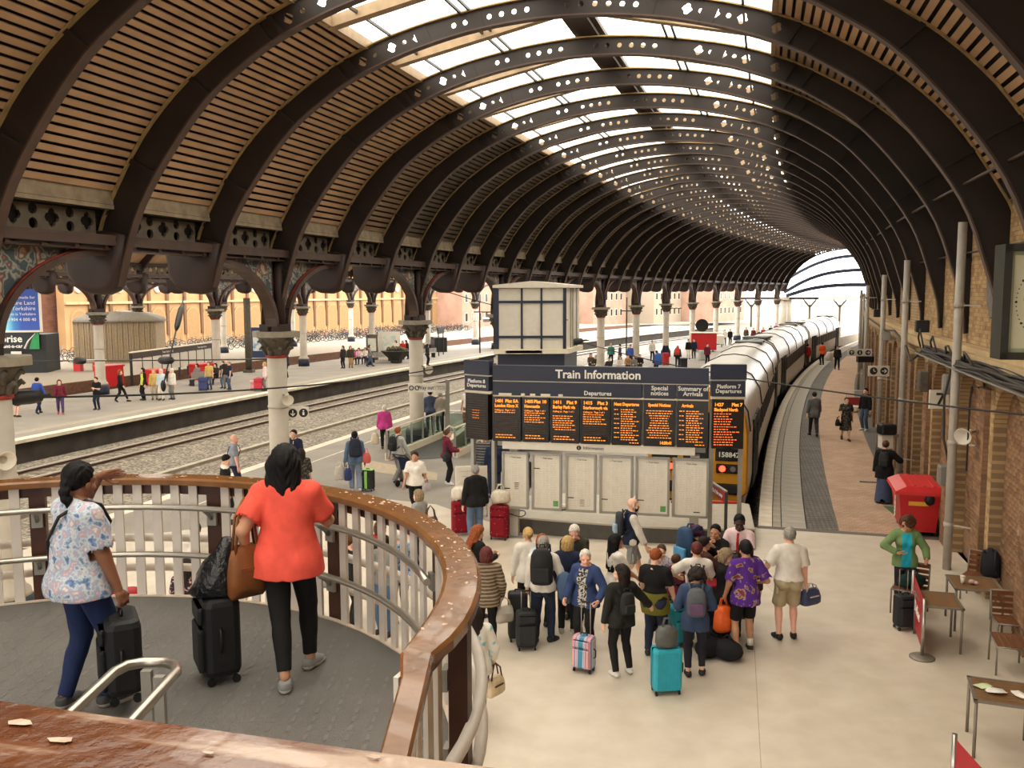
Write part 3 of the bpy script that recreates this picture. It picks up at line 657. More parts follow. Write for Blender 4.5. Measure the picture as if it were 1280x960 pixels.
# ================================================================== figures: signed distance bodies, one continuous skin per person
class Field:
    def __init__(s, lo, hi, h):
        s.lo = np.array(lo, float); s.h = h; s.n = np.maximum(4, np.ceil((np.array(hi)-s.lo)/h).astype(int)+1)
        s.F = np.full(s.n, .3, np.float32); s.L = np.zeros(s.n, np.int8)
        s.ax = [s.lo[k]+h*np.arange(s.n[k]) for k in range(3)]
    def win(s, lo, hi, m):
        a = np.clip(np.floor((np.minimum(lo, hi)-m-s.lo)/s.h).astype(int), 0, s.n); b = np.clip(np.ceil((np.maximum(lo, hi)+m-s.lo)/s.h).astype(int)+1, 0, s.n)
        if np.any(b <= a): return None, None
        sl = tuple(slice(a[k], b[k]) for k in range(3))
        X = s.ax[0][sl[0]][:, None, None]; Y = s.ax[1][sl[1]][None, :, None]; Z = s.ax[2][sl[2]][None, None, :]
        return sl, (X, Y, Z)
    def join(s, sl, d, k, lab, sub=False):
        F = s.F[sl]
        if sub:
            d = -d; hh = np.maximum(k-np.abs(F-d), 0)/k if k > 0 else 0; s.F[sl] = np.maximum(F, d)+hh*hh*k*.25; return
        near = d < F
        L = s.L[sl]; L[near] = lab
        if k > 0: hh = np.maximum(k-np.abs(F-d), 0)/k; s.F[sl] = np.minimum(F, d)-hh*hh*k*.25
        else: s.F[sl] = np.minimum(F, d)
    def cap(s, a, b, ra, rb=None, k=.02, lab=0, sub=False):
        a, b = np.array(a, float), np.array(b, float); rb = ra if rb is None else rb; R = max(ra, rb)
        sl, g = s.win(np.minimum(a, b), np.maximum(a, b), R+k+3*s.h)
        if sl is None: return
        ab = b-a; q = ab@ab+1e-9
        px, py, pz = g[0]-a[0], g[1]-a[1], g[2]-a[2]
        t = np.clip((px*ab[0]+py*ab[1]+pz*ab[2])/q, 0, 1)
        d = np.sqrt((px-t*ab[0])**2+(py-t*ab[1])**2+(pz-t*ab[2])**2)-(ra+(rb-ra)*t); s.join(sl, d.astype(np.float32), k, lab, sub)
    def ell(s, c, r, M=None, k=.02, lab=0, sub=False):
        c, r = np.array(c, float), np.array(r, float); R = r.max()
        sl, g = s.win(c, c, R+k+3*s.h)
        if sl is None: return
        px, py, pz = g[0]-c[0], g[1]-c[1], g[2]-c[2]
        if M is not None: px, py, pz = (px*M[0][k2]+py*M[1][k2]+pz*M[2][k2] for k2 in range(3))
        q = np.sqrt((px/r[0])**2+(py/r[1])**2+(pz/r[2])**2); q2 = np.sqrt((px/r[0]**2)**2+(py/r[1]**2)**2+(pz/r[2]**2)**2)+1e-6
        s.join(sl, (q*(q-1)/q2).astype(np.float32), k, lab, sub)
    def cut(s, p, n):
        n = np.array(n, float)/np.linalg.norm(n); d = (s.ax[0][:, None, None]-p[0])*n[0]+(s.ax[1][None, :, None]-p[1])*n[1]+(s.ax[2][None, None, :]-p[2])*n[2]
        s.F = np.maximum(s.F, d.astype(np.float32))
    def wob(s, amp, f=30.0, ph=0.0):
        X, Y, Z = s.ax[0][:, None, None], s.ax[1][None, :, None], s.ax[2][None, None, :]
        s.F = s.F+(amp*(np.sin(f*Z+9*np.sin(f*.31*X+ph)+3*np.sin(f*.4*Y))*np.sin(f*.63*X+f*.5*Y+ph))).astype(np.float32)
    def net(s):
        F = s.F; nb = F < 0
        c = np.zeros(np.array(F.shape)-1, np.int8)
        for dx in (0, 1):
            for dy in (0, 1):
                for dz in (0, 1): c += nb[dx:F.shape[0]-1+dx, dy:F.shape[1]-1+dy, dz:F.shape[2]-1+dz]
        I = np.argwhere((c > 0) & (c < 8)); idx = np.full(c.shape, -1, np.int32); idx[tuple(I.T)] = np.arange(len(I))
        if len(I) == 0: return np.zeros((0, 3)), np.zeros((0, 4), int), np.zeros(0, int)
        acc = np.zeros((len(I), 3)); cnt = np.zeros(len(I))
        crn = {}
        for q in range(8):
            o = np.array([(q >> 2) & 1, (q >> 1) & 1, q & 1]); crn[q] = F[tuple((I+o).T)]
        for a in range(8):
            for bit in (4, 2, 1):
                if a & bit: continue
                b = a | bit; fa, fb = crn[a], crn[b]; m = (fa < 0) != (fb < 0)
                t = np.where(m, fa/(fa-fb+1e-12), 0); oa = np.array([(a >> 2) & 1, (a >> 1) & 1, a & 1], float); e = np.array([bit == 4, bit == 2, bit == 1], float)
                acc += m[:, None]*(oa+t[:, None]*e); cnt += m
        V = s.lo+s.h*(I+acc/cnt[:, None]); Q = []
        for ax in range(3):
            u, v = [(1, 2), (2, 0), (0, 1)][ax]
            A = np.take(nb, range(F.shape[ax]-1), ax); B = np.take(nb, range(1, F.shape[ax]), ax)
            E = np.argwhere(A != B); E = E[(E[:, u] > 0) & (E[:, v] > 0) & (E[:, u] < F.shape[u]-1) & (E[:, v] < F.shape[v]-1)]
            sg = A[tuple(E.T)]; U = np.zeros(3, int); U[u] = 1; Wv = np.zeros(3, int); Wv[v] = 1
            q = np.stack([idx[tuple((E-U-Wv).T)], idx[tuple((E-Wv).T)], idx[tuple(E.T)], idx[tuple((E-U).T)]], 1)
            q[~sg] = q[~sg][:, ::-1]; Q.append(q)
        Q = np.concatenate(Q); Q = Q[(Q >= 0).all(1)]
        lab = s.L[tuple(np.minimum(I+(acc/cnt[:, None] > .5), np.array(F.shape)-1).T)]
        return V, Q, lab
def qmesh(name, V, Q, mats, fm=None, smooth=True):
    me = bpy.data.meshes.new(name); n, m = len(V), len(Q)
    me.vertices.add(n); me.vertices.foreach_set('co', np.asarray(V, np.float32).ravel())
    me.loops.add(m*4); me.loops.foreach_set('vertex_index', np.asarray(Q, np.int32).ravel())
    me.polygons.add(m); me.polygons.foreach_set('loop_start', np.arange(0, m*4, 4, dtype=np.int32)); me.polygons.foreach_set('loop_total', np.full(m, 4, np.int32))
    for q in mats: me.materials.append(q)
    if fm is not None: me.polygons.foreach_set('material_index', np.asarray(fm, np.int32))
    me.polygons.foreach_set('use_smooth', np.full(m, smooth, bool)); me.update(calc_edges=True); me.validate(); return me
# ---- templates (unit: metres for a person 1.7 m tall)
def head_template(h):
    f = Field((-.12, -.14, -.2), (.12, .16, .16), h)
    f.ell((0, -.015, .035), (.076, .095, .09), k=.02); f.ell((0, .028, -.045), (.056, .066, .075), k=.03); f.cap((0, .07, -.095), (0, .074, -.1), .022, k=.03)
    f.cap((0, -.03, -.2), (0, -.02, -.06), .056, .054, k=.03)
    f.cap((-.045, .064, .008), (.045, .064, .008), .018, k=.02)
    for sx in (-1, 1):
        f.ell((sx*.032, .09, -.012), (.02, .016, .013), k=.01, sub=True); f.ell((sx*.047, .056, -.048), (.024, .022, .02), k=.02)
        f.ell((sx*.078, -.012, -.018), (.012, .022, .033), k=.008)
    f.cap((0, .082, -.002), (0, .106, -.042), .010, .015, k=.012); f.cap((-.014, .09, -.045), (.014, .09, -.045), .009, k=.008)
    f.cap((-.02, .083, -.072), (.02, .083, -.072), .0085, k=.005, lab=1); f.cap((-.016, .081, -.081), (.016, .081, -.081), .009, k=.005, lab=1)
    for sx in (-1, 1):
        f.ell((sx*.032, .073, -.012), (.0145, .014, .012), k=0, lab=2); f.ell((sx*.032, .084, -.012), (.0068, .0055, .0068), k=0, lab=3)
        f.cap((sx*.018, .085, .012), (sx*.047, .075, .013), .0055, .004, k=.003, lab=3)
    return f.net()
def hand_template(h, mode):
    # wrist at origin, fingers along -z, palm facing +x (a left hand is the mirror), thumb side +y
    f = Field((-.06, -.08, -.22), (.09, .11, .03), h)
    f.cap((0, 0, .02), (0, 0, -.02), .024, .026, k=.01); f.cap((0, .02, -.035), (.003, .027, -.085), .017, .013, k=.02); f.cap((0, -.015, -.03), (.003, -.027, -.08), .018, .012, k=.02); f.cap((0, .003, -.03), (.003, 0, -.088), .018, .014, k=.02)
    curl = dict(relax=.35, grip=1.15, flat=.08)[mode]
    for j, (y, L) in enumerate(((.028, .072), (.0095, .08), (-.0095, .075), (-.027, .06))):
        p = np.array([.003, y, -.088]); a = curl*.5; seg = [.45, .32, .25]
        for q in range(3):
            d = np.array([sin(a), (.1-.07*j)*(1 if q == 0 else .3), -cos(a)]); d /= np.linalg.norm(d); p2 = p+d*L*seg[q]
            f.cap(p, p2, .0098-.001*q-(.001 if j == 3 else 0), .0088-.001*q-(.001 if j == 3 else 0), k=.003); p = p2; a += curl
    t0 = np.array([.008, .026, -.03]); t1 = t0+np.array([.012, .026, -.03]); t2 = t1+np.array([.012+.012*curl, .006-.008*curl, -.028]); t3 = t2+np.array([.006+.012*curl, -.004-.008*curl, -.022])
    f.cap(t0, t1, .015, .011, k=.012); f.cap(t1, t2, .0112, .0098, k=.003); f.cap(t2, t3, .0098, .008, k=.003)
    return f.net()
HEADS = {}; HANDS = {}
def headT(h):
    h = round(h, 4)
    if h not in HEADS: HEADS[h] = head_template(h)
    return HEADS[h]
def handT(h, mode):
    if (h, mode) not in HANDS: HANDS[(h, mode)] = hand_template(h, mode)
    return HANDS[(h, mode)]
SKIN = {}
def skin(tone): return mat('skin_'+tone, {'fair': (222, 176, 148), 'pink': (224, 168, 144), 'tan': (190, 140, 108), 'brown': (140, 94, 70), 'dark': (66, 44, 36)}[tone], .55, var=.06, vscale=12)
m_lip = mat('lips', (178, 100, 88), .5); m_eye = mat('eye_white', (220, 214, 204), .35); m_iris = mat('iris_brown', (44, 30, 24), .4)
def rotm(yaw=0, pitch=0, roll=0):
    return np.array(Matrix.Rotation(yaw, 3, 'Z') @ Matrix.Rotation(-pitch, 3, 'X') @ Matrix.Rotation(roll, 3, 'Y'))
def ik(a, t, l1, l2, hint):
    a, t = np.array(a, float), np.array(t, float); d = t-a; L = np.linalg.norm(d); L2 = min(L, (l1+l2)*.999); d = d/(L+1e-9); t = a+d*L2
    x = (l1*l1-l2*l2+L2*L2)/(2*L2); y = math.sqrt(max(l1*l1-x*x, 0)); hn = np.array(hint, float); hn = hn-d*(hn@d); hn /= np.linalg.norm(hn)+1e-9
    return a+d*x+hn*y, t
HAIRC = dict(black=(15, 12, 12), dark=(38, 28, 23), brown=(84, 56, 38), ginger=(150, 78, 40), blonde=(196, 160, 104), grey=(150, 144, 134), white=(222, 214, 200), greyblonde=(150, 128, 98), purple=(70, 40, 66), plum=(96, 44, 40))
def hairmat(c):
    n = 'hair_'+c
    if n in MATS: return MATS[n]
    m = mat(n, HAIRC[c], .6, var=0, spec=.2); t = m.node_tree; b = t.nodes['Principled BSDF']; tcn = t.nodes['Texture Coordinate']; mp = t.nodes.new('ShaderNodeMapping'); mp.inputs['Scale'].default_value = (95, 95, 14)
    nz = t.nodes.new('ShaderNodeTexNoise'); nz.inputs['Scale'].default_value = 1.0; nz.inputs['Detail'].default_value = 3; t.links.new(tcn.outputs['Object'], mp.inputs['Vector']); t.links.new(mp.outputs['Vector'], nz.inputs['Vector'])
    r = t.nodes.new('ShaderNodeValToRGB'); c_ = lin(HAIRC[c]); r.color_ramp.elements[0].position = .35; r.color_ramp.elements[1].position = .68
    r.color_ramp.elements[0].color = (*[v*.45 for v in c_], 1); r.color_ramp.elements[1].color = (*[min(1, v*1.35) for v in c_], 1); t.links.new(nz.outputs['Fac'], r.inputs['Fac']); t.links.new(r.outputs['Color'], b.inputs['Base Color'])
    bp = t.nodes.new('ShaderNodeBump'); bp.inputs['Strength'].default_value = .8; bp.inputs['Distance'].default_value = .01; t.links.new(nz.outputs['Fac'], bp.inputs['Height']); t.links.new(bp.outputs['Normal'], b.inputs['Normal'])
    return m
SHOES = {}
def shoe_mesh(up, sole, h=.009):
    key = (up.name, sole.name, h)
    if key in SHOES: return SHOES[key]
    f = Field((-.07, -.1, -.01), (.07, .22, .14), h)
    f.cap((0, -.035, .045), (0, .07, .04), .042, .044, k=.02); f.cap((0, .06, .03), (0, .135, .024), .039, .033, k=.03); f.cap((0, -.03, .05), (0, -.03, .1), .042, .04, k=.03)
    f.cut((0, 0, .0), (0, 0, -1)); f.cut((0, 0, .1), (0, -.25, 1))
    V, Q, L = f.net(); zc = V[Q].mean(1)[:, 2]; SHOES[key] = qmesh('shoe', V, Q, [up, sole], (zc < .034).astype(int)); return SHOES[key]
def sk(h, P):
    """joint positions of a pose, in metres"""
    J = {}; f = P.get('fat', 1.0); sit = P.get('sit'); lean = P.get('lean', 0.0); wide = P.get('wide', 1.0)
    pz = (sit+.045*h) if sit is not None else P.get('pz', .53)*h
    pel = np.array([0, P.get('py', 0.0)*h, pz]); J['pel'] = pel; T = rotm(P.get('twist', 0), lean); J['T'] = T
    def up(x, y, z): return pel+T @ np.array([x, y, z-.53])*1.0*np.array([h, h, h]) if False else pel+(T @ (np.array([x, y, z-.53])*h))
    J['up'] = up
    for sd, sx in (('l', -1), ('r', 1)):
        hip = pel+np.array([sx*.05*h, 0, -.005*h]); ft = P.get(sd+'f', (sx*.06, .0, 0)); ft = tuple(ft)+(0,)*(3-len(ft))
        ank = np.array([ft[0]*h, ft[1]*h, ft[2]*h+.05*h]); kn, ank = ik(hip, ank, .245*h, .245*h, (sx*.1, 1, 0)); J[sd+'hip'], J[sd+'kn'], J[sd+'an'] = hip, kn, ank
        sh = up(sx*.1*wide, -.004, .797); hd = P.get(sd+'h', (sx*.16, .03, .44)); 
        tgt = np.array([0, 0, 0])+np.array(hd)*h; el, wr = ik(sh, tgt, .17*h, .15*h, P.get(sd+'e', (sx*.6, -1, -.3))); J[sd+'sh'], J[sd+'el'], J[sd+'wr'] = sh, el, wr
    J['neck'] = up(0, 0, .835); J['head'] = up(0, .018, .918)
    return J
def torso(F, J, h, f, off, lab=0, bust=0.0, belly=0.0, k=.05):
    up = J['up']; T = J['T']; o = off
    F.cap(J['pel']+T @ np.array([-.045*h*f, -.006*h, 0]), J['pel']+T @ np.array([.045*h*f, -.006*h, 0]), .066*h*f**.5+o, k=k, lab=lab)
    F.ell(up(0, .004+.02*belly, .605), np.array([.083*f, .062*f+.03*belly, .085])*h+o, T, k=k, lab=lab)
    F.ell(up(0, -.004, .725), np.array([.09*f**.7, .062*f**.7, .1])*h+o, T, k=k, lab=lab)
    F.cap(J['lsh']*.72+J['rsh']*.28, J['rsh']*.72+J['lsh']*.28, .042*h+o, k=k, lab=lab)
    for sx in 'lr': F.cap(up(0, -.012, .838), J[sx+'sh']*.9+up(0, 0, .8)*.1, .03*h+o*.6, .03*h+o, k=k, lab=lab)
    for sx in (-1, 1):
        F.ell(up(sx*.04*f, -.035*f-.006, .51), np.array([.05*f, .05*f, .055])*h+o, T, k=.03, lab=lab)
        if bust: F.ell(up(sx*.04, .052*f**.5, .722), np.array([.04, .035, .04])*h*bust+o, T, k=.03, lab=lab)
def limb(F, a, b, c, r, off, lab=0, k=.03, t1=1.0, t2=1.0, calf=0):
    a, b, c = (np.array(q) for q in (a, b, c))
    if t1 < 1: F.cap(a, a+(b-a)*t1, r[0]+off, r[0]+(r[1]-r[0])*t1+off, k=k, lab=lab); return
    F.cap(a, b, r[0]+off, r[1]+off, k=k, lab=lab); e = b+(c-b)*t2; F.cap(b, e, r[1]*.98+off, r[1]*.98+(r[2]-r[1])*t2+off, k=min(k, .01), lab=lab)
    if calf: m = b+(c-b)*.3+np.array([0, -.012, 0]); F.cap(m, b+(c-b)*.5+np.array([0, -.006, 0]), calf+off, calf*.8+off, k=k, lab=lab)
def bounds(J, h):
    P = np.array([J[q] for q in ('pel', 'lhip', 'rhip', 'lkn', 'rkn', 'lan', 'ran', 'lsh', 'rsh', 'lel', 'rel', 'lwr', 'rwr', 'neck')]); m = .13*h
    return P.min(0)-m, P.max(0)+m
HID = [0]
def person(label, loc, head_dir, h=1.7, res=.016, group=None, skin_t='fair', hair=('short', 'brown'), top=None, bottom=None, shoes=((40, 36, 34), (60, 56, 52)), pose=None, bust=0.0, belly=0.0, beard=None, extra=None, hide_body=False):
    """top: dict(mat, sleeve 0..1, hem z fraction, off, front (material), front_w); bottom: dict(kind trousers/shorts/skirt, mat, len, off)"""
    P = pose or {}; f = P.get('fat', 1.0); J = sk(h, P); root = thing('person', label, 'person', loc, head_dir, group); lo, hi = bounds(J, h); S = h/1.7
    sm = skin(skin_t)
    # --- body
    F = Field(lo, hi, res); torso(F, J, h, f, 0, bust=bust, belly=belly)
    F.cap(J['neck']-np.array([0, 0, .02]), J['head']-np.array([0, .02, .03])*S, .034*h, .032*h, k=.03)
    for q in 'lr':
        limb(F, J[q+'sh'], J[q+'el'], J[q+'wr'], (.031*h*f**.6, .026*h*f**.5, .0165*h), 0); limb(F, J[q+'hip'], J[q+'kn'], J[q+'an'], (.052*h*f**.7, .034*h*f**.4, .022*h), 0, calf=.03*h*f**.4)
    V, Q, L = F.net(); Vs, Qs, Ms = [V], [Q], [np.zeros(len(Q), int)]; n = len(V)
    hr = .0055 if res < .012 else (.0085 if res < .02 else .013)
    hv, hq, hl = headT(hr); HM = J['T'] @ rotm(P.get('yaw', 0), P.get('pitch', 0)) if P.get('headfree') is None else rotm(P.get('yaw', 0), P.get('pitch', 0))
    Vs.append(J['head']+(hv*S) @ HM.T); Qs.append(hq+n); fl = hl[hq]; Ms.append(np.where(((fl == 3).any(1) if res < .012 else (fl >= 2).all(1)), 3, np.where(((fl == 2).sum(1) > 1) & (res < .012), 2, np.where((fl == 1).sum(1) > 1, 1, 0)))); n += len(hv)
    for q, sx in (('l', -1), ('r', 1)):
        mode = P.get(q+'g', 'relax'); tv, tq, _ = handT(.0042 if res < .012 else (.0065 if res < .02 else .01), mode); tv = tv.copy()
        d = P.get(q+'d'); d = np.array(d, float) if d is not None else J[q+'wr']-J[q+'el']; d /= np.linalg.norm(d)
        pn = np.array(P.get(q+'p', (-sx*1.0, .25, 0)), float); pn = pn-d*(pn@d); pn /= np.linalg.norm(pn); y = np.cross(-d, pn)
        if sx < 0: tv[:, 1] *= 1
        thumb = y if y[1] > -0.3 else -y
        flip = 1 if np.dot(thumb, y) > 0 else -1
        M = np.stack([pn, thumb, -d], 1); tv = (tv*S) @ M.T+J[q+'wr']; tq2 = tq if np.linalg.det(M) > 0 else tq[:, ::-1]
        Vs.append(tv); Qs.append(tq2+n); Ms.append(np.zeros(len(tq), int)); n += len(tv)
    link('body', qmesh('body', np.concatenate(Vs), np.concatenate(Qs), [sm, m_lip, m_eye, m_iris], np.concatenate(Ms)), root)
    # --- hair
    st, hc = hair
    if st != 'bald':
        hf = Field((-.17, -.24, -.5), (.17, .16, .2), (.008 if res < .012 else (.012 if res < .02 else .018)))
        if st == 'ring':
            hf.ell((0, -.02, .02), (.084, .1, .085), k=0); hf.cut((0, 0, .05), (0, .2, 1)); hf.cut((0, .01, 0), (0, 1, -.4)); hf.cut((0, 0, -.05), (0, 0, -1))
        else:
            o = .014 if st in ('short', 'bun', 'pony', 'braid') else .024
            hf.ell((0, -.022, .038), (.078+o, .098+o, .09+o), k=0); hf.cut((0, .05, .058), (0, .72, -.7))
            if st == 'bob':
                for sx in (-1, 1): hf.cap((sx*.07, -.02, .02), (sx*.076, -.025, -.085), .038, .034, k=.03)
                hf.ell((0, -.075, -.03), (.095, .06, .1), k=.04)
            if st == 'curly':
                rg = np.random.default_rng(int(abs(loc[0]*1000)) % 999)
                for _ in range(46):
                    v = rg.normal(size=3); v /= np.linalg.norm(v); v[2] = abs(v[2])*1.1-.35; v[1] -= .25; hf.ell(np.array([0, -.02, .02])+v*np.array([.112, .11, .125]), (.04, .04, .04), k=.012)
            if st in ('short', 'bun', 'pony', 'braid'): hf.cut((0, -.05, -.045), (0, .5, -1))
            if st == 'long' or st == 'longer':
                e = -.3 if st == 'long' else -.44
                w_ = 1.0 if st == 'long' else 1.35; hf.cap((-.055*w_, -.07, .0), (-.066*w_, -.105, e), .052, .036*w_, k=.05); hf.cap((.055*w_, -.07, .0), (.06*w_, -.105, e-.02), .052, .03*w_, k=.05); hf.cap((0, -.085, .02), (0, -.125, e-.06), .06, .035, k=.05)
                for sx in (-1, 1): hf.cap((sx*.075, -.02, 0), (sx*.088, -.045, -.16), .03, .03, k=.03)
            if st == 'bun': hf.ell((0, -.115, .05), (.045, .04, .042), k=.02)
            if st in ('pony', 'braid'):
                pts = [(0, -.12, .0), (.01, -.14, -.05), (.02, -.135, -.1), (.025, -.125, -.15)] if st == 'braid' else [(0, -.11, .03), (0, -.15, -.04), (0, -.14, -.16), (0, -.13, -.24)]
                for q in range(3):
                    hf.cap(pts[q], pts[q+1], .03, .028 if q < 2 else .016, k=.012)
                    if st == 'braid': hf.ell(pts[q], (.036, .036, .032), k=.01)
            hf.wob(.0045, 70 if st != 'curly' else 95, 1.0)
        hV, hQ, _ = hf.net(); link('hair', qmesh('hair', J['head']+(hV*S) @ HM.T, hQ, [hairmat(hc)]), root)
    if beard:
        bf = Field((-.1, -.02, -.16), (.1, .14, .03), .01); bf.ell((0, .034, -.06), (.062, .068, .07), k=0); bf.cut((0, 0, -.045), (0, -.5, 1)); bf.ell((0, .1, -.075), (.028, .03, .014), k=.005, sub=True); bf.cut((0, .02, 0), (0, -1, 0))
        bV, bQ, _ = bf.net()
        if len(bQ): link('beard', qmesh('beard', J['head']+(bV*S) @ HM.T, bQ, [hairmat(beard)]), root)
    # --- lower garment first, then upper
    up = J['up']; T = J['T']; nz_ = T @ np.array([0, 0, 1.0])
    if bottom:
        bt = dict(kind='trousers', len=1.0, off=.008, waist=.61); bt.update(bottom); o = bt['off']; G = Field(lo, hi, res)
        w = bt['waist']
        torso(G, J, h, f, o*.8+.003, bust=0, belly=belly*.5); G.cut(up(0, 0, w), nz_)
        if bt['kind'] == 'skirt':
            ln = bt['len']; a = J['pel']+np.array([0, 0, .02*h]); mid = (J['lan']+J['ran'])/2; b = a+(np.array([mid[0], mid[1], 0])-a)*ln
            G.cap(a, b, .085*h*f, bt.get('flare', .13)*h, k=.04); G.cut(b, (0, 0, -1)) 
        else:
            G.cut(up(0, 0, .44), -nz_) if False else None
            for q in 'lr':
                r = ((.054 if bt['kind'] != 'shorts' else .047)*h*f**.7, (.038+bt.get('loose', 0))*h*f**.4, (.028+bt.get('loose', 0))*h)
                ln = bt['len']
                if ln >= .5: limb(G, J[q+'hip'], J[q+'kn'], J[q+'an'], r, o, t2=min(1, (ln-.5)*2), calf=.03*h*f**.4)
                else: limb(G, J[q+'hip'], J[q+'kn'], J[q+'an'], (r[0], r[0], r[2]), o, t1=ln*2, k=.012)
            # cut each leg opening flat
            for q in 'lr':
                e = J[q+'kn']+(J[q+'an']-J[q+'kn'])*min(1, (ln-.5)*2) if ln >= .5 else J[q+'hip']+(J[q+'kn']-J[q+'hip'])*ln*2
                d = (J[q+'an']-J[q+'kn']) if ln >= .5 else (J[q+'kn']-J[q+'hip'])
                d = d/np.linalg.norm(d); sx = -1 if q == 'l' else 1
                sl, g = G.win(e-.12, e+.12, .02)
                if sl is not None:
                    dd = (g[0]-e[0])*d[0]+(g[1]-e[1])*d[1]+(g[2]-e[2])*d[2]; rr = np.sqrt((g[0]-e[0])**2+(g[1]-e[1])**2+(g[2]-e[2])**2)
                    G.F[sl] = np.where(rr < .13, np.maximum(G.F[sl], dd), G.F[sl])
        G.wob(.0025, 26, 1.3); V, Q, _ = G.net(); c = V[Q].mean(1); fm = np.zeros(len(Q), int); ms = [bt['mat']]
        if bt.get('belt'): ms.append(bt['belt']); fm[(c-up(0, 0, w-.022)) @ nz_ > 0] = 1
        link(bt['kind'], qmesh(bt['kind'], V, Q, ms, fm), root)
    if top:
        tp = dict(sleeve=1.0, hem=.5, off=.012, front=None, front_w=.03, name='shirt', neck=.84, loose=0.0); tp.update(top); o = tp['off'] = max(tp['off'], (bottom or {}).get('off', .008)+.009); G = Field(lo-o, hi+o, res)
        torso(G, J, h, f, o, bust=bust, belly=belly)
        if tp['loose']: G.cap(up(0, 0, .66), up(0, 0, tp['hem']), .085*h*f, (.09+tp['loose'])*h*f, k=.05)
        if tp['hem'] < .5: 
            for sx in (-1, 1): G.cap(up(sx*.04*f, -.01, .52), up(sx*.048*f, -.005, tp['hem']), .06*h*f+o, .062*h*f+o+.01, k=.05)
        sv = tp['sleeve']
        for q in 'lr':
            r = (.036*h*f**.6, (.03+tp['loose']*.1)*h*f**.5, .022*h)
            if sv <= 0: continue
            if sv < .5: limb(G, J[q+'sh'], J[q+'el'], J[q+'wr'], (r[0], r[0]+.004*h, r[2]), o*.8, t1=sv*2)
            else: limb(G, J[q+'sh'], J[q+'el'], J[q+'wr'], r, o*.8, t2=(sv-.5)*2*.97)
            e, d = (J[q+'sh']+(J[q+'el']-J[q+'sh'])*sv*2, J[q+'el']-J[q+'sh']) if sv < .5 else (J[q+'el']+(J[q+'wr']-J[q+'el'])*(sv-.5)*2*.97, J[q+'wr']-J[q+'el'])
            d = d/np.linalg.norm(d); sl, g = G.win(e-.05*h, e+.05*h, .0)
            if sl is not None:
                dd = (g[0]-e[0])*d[0]+(g[1]-e[1])*d[1]+(g[2]-e[2])*d[2]; ax = np.sqrt(np.maximum((g[0]-e[0])**2+(g[1]-e[1])**2+(g[2]-e[2])**2-dd**2, 0))
                G.F[sl] = np.where(ax < .05*h, np.maximum(G.F[sl], dd-.0*h), G.F[sl])
        hemp = up(0, 0, tp['hem']); rel = (G.ax[0][:, None, None]-hemp[0])*nz_[0]+(G.ax[1][None, :, None]-hemp[1])*nz_[1]+(G.ax[2][None, None, :]-hemp[2])*nz_[2]
        ux = G.ax[0][:, None, None]+0*rel; tor = np.abs(ux) < .118*h*f   # the hem only trims the body of the garment, not the sleeves hanging beside it
        for q in 'lr':
            a, b = J[q+'el'], J[q+'wr']; 
        d1 = np.full(G.F.shape, 9.0, np.float32)
        if sv > .45:
            A = Field(lo-o, hi+o, res); 
            for q in 'lr': limb(A, J[q+'sh'], J[q+'el'], J[q+'wr'], (.04*h, .036*h, .03*h), o, t2=max(0.02, (sv-.5)*2*.97) if sv >= .5 else .02)
            d1 = A.F[:G.F.shape[0], :G.F.shape[1], :G.F.shape[2]]
        G.F = np.where(d1 < 0, G.F, np.maximum(G.F, -rel.astype(np.float32)))
        G.cut(up(0, .0, tp['neck']+.012), T @ np.array([0, .35, 1.0])) if not tp.get('hood') else None
        if tp.get('hood'): G.cap(up(-.035, -.05, .84), up(.035, -.05, .84), .032*h, k=.04)
        G.wob(.003+.002*(o > .015), 22, .4); V, Q, _ = G.net(); c = V[Q].mean(1); fm = np.zeros(len(Q), int); ms = [tp['mat']]
        if tp['front'] is not None:
            ms.append(tp['front']); loc_ = (c-J['pel']) @ T; fw = tp['front_w']*h*(1+.0*loc_[:, 2]); fm[(np.abs(loc_[:, 0]) < fw) & (loc_[:, 1] > .02*h) & (loc_[:, 2] < .29*h)] = 1
        if tp.get('tie') is not None:
            ms.append(tp['tie']); loc_ = (c-J['pel']) @ T; fm[(np.abs(loc_[:, 0]) < .013*h) & (loc_[:, 1] > .02*h) & (loc_[:, 2] < .29*h) & (loc_[:, 2] > .06*h)] = len(ms)-1
        if tp.get('collar') is not None:
            ms.append(tp['collar']); loc_ = (c-J['pel']) @ T; fm[loc_[:, 2] > .288*h] = len(ms)-1
        if tp.get('vest') is not None:      # sleeves of another cloth under a waistcoat
            ms.append(tp['vest']); d2 = np.min([np.linalg.norm(np.cross(c-J[q+'sh'], (J[q+'el']-J[q+'sh'])/np.linalg.norm(J[q+'el']-J[q+'sh'])), axis=1) for q in 'lr'], 0); fm[np.abs((c-J['pel']) @ T[:, 0]) > .112*h*f**.7] = len(ms)-1
        link(tp['name'], qmesh(tp['name'], V, Q, ms, fm), root)
    # --- shoes
    if shoes:
        su, so = mat('shoe_%d_%d_%d' % tuple(shoes[0]), shoes[0], .6, var=.1), mat('sole_%d_%d_%d' % tuple(shoes[1]), shoes[1], .7, var=.05)
        me = shoe_mesh(su, so, .007 if res < .012 else .012)
        for q, sx in (('l', -1), ('r', 1)):
            ft = tuple(P.get(q+'f', (sx*.06, .0, 0))); ft = ft+(0,)*(3-len(ft)); o = link('shoe', me, root, (J[q+'an'][0], J[q+'an'][1]+.01, ft[2]*h))
            o.scale = (S,)*3; o.rotation_euler = (-P.get(q+'tp', 0), 0, P.get(q+'ty', -sx*.18)*1.0)
    return root, J
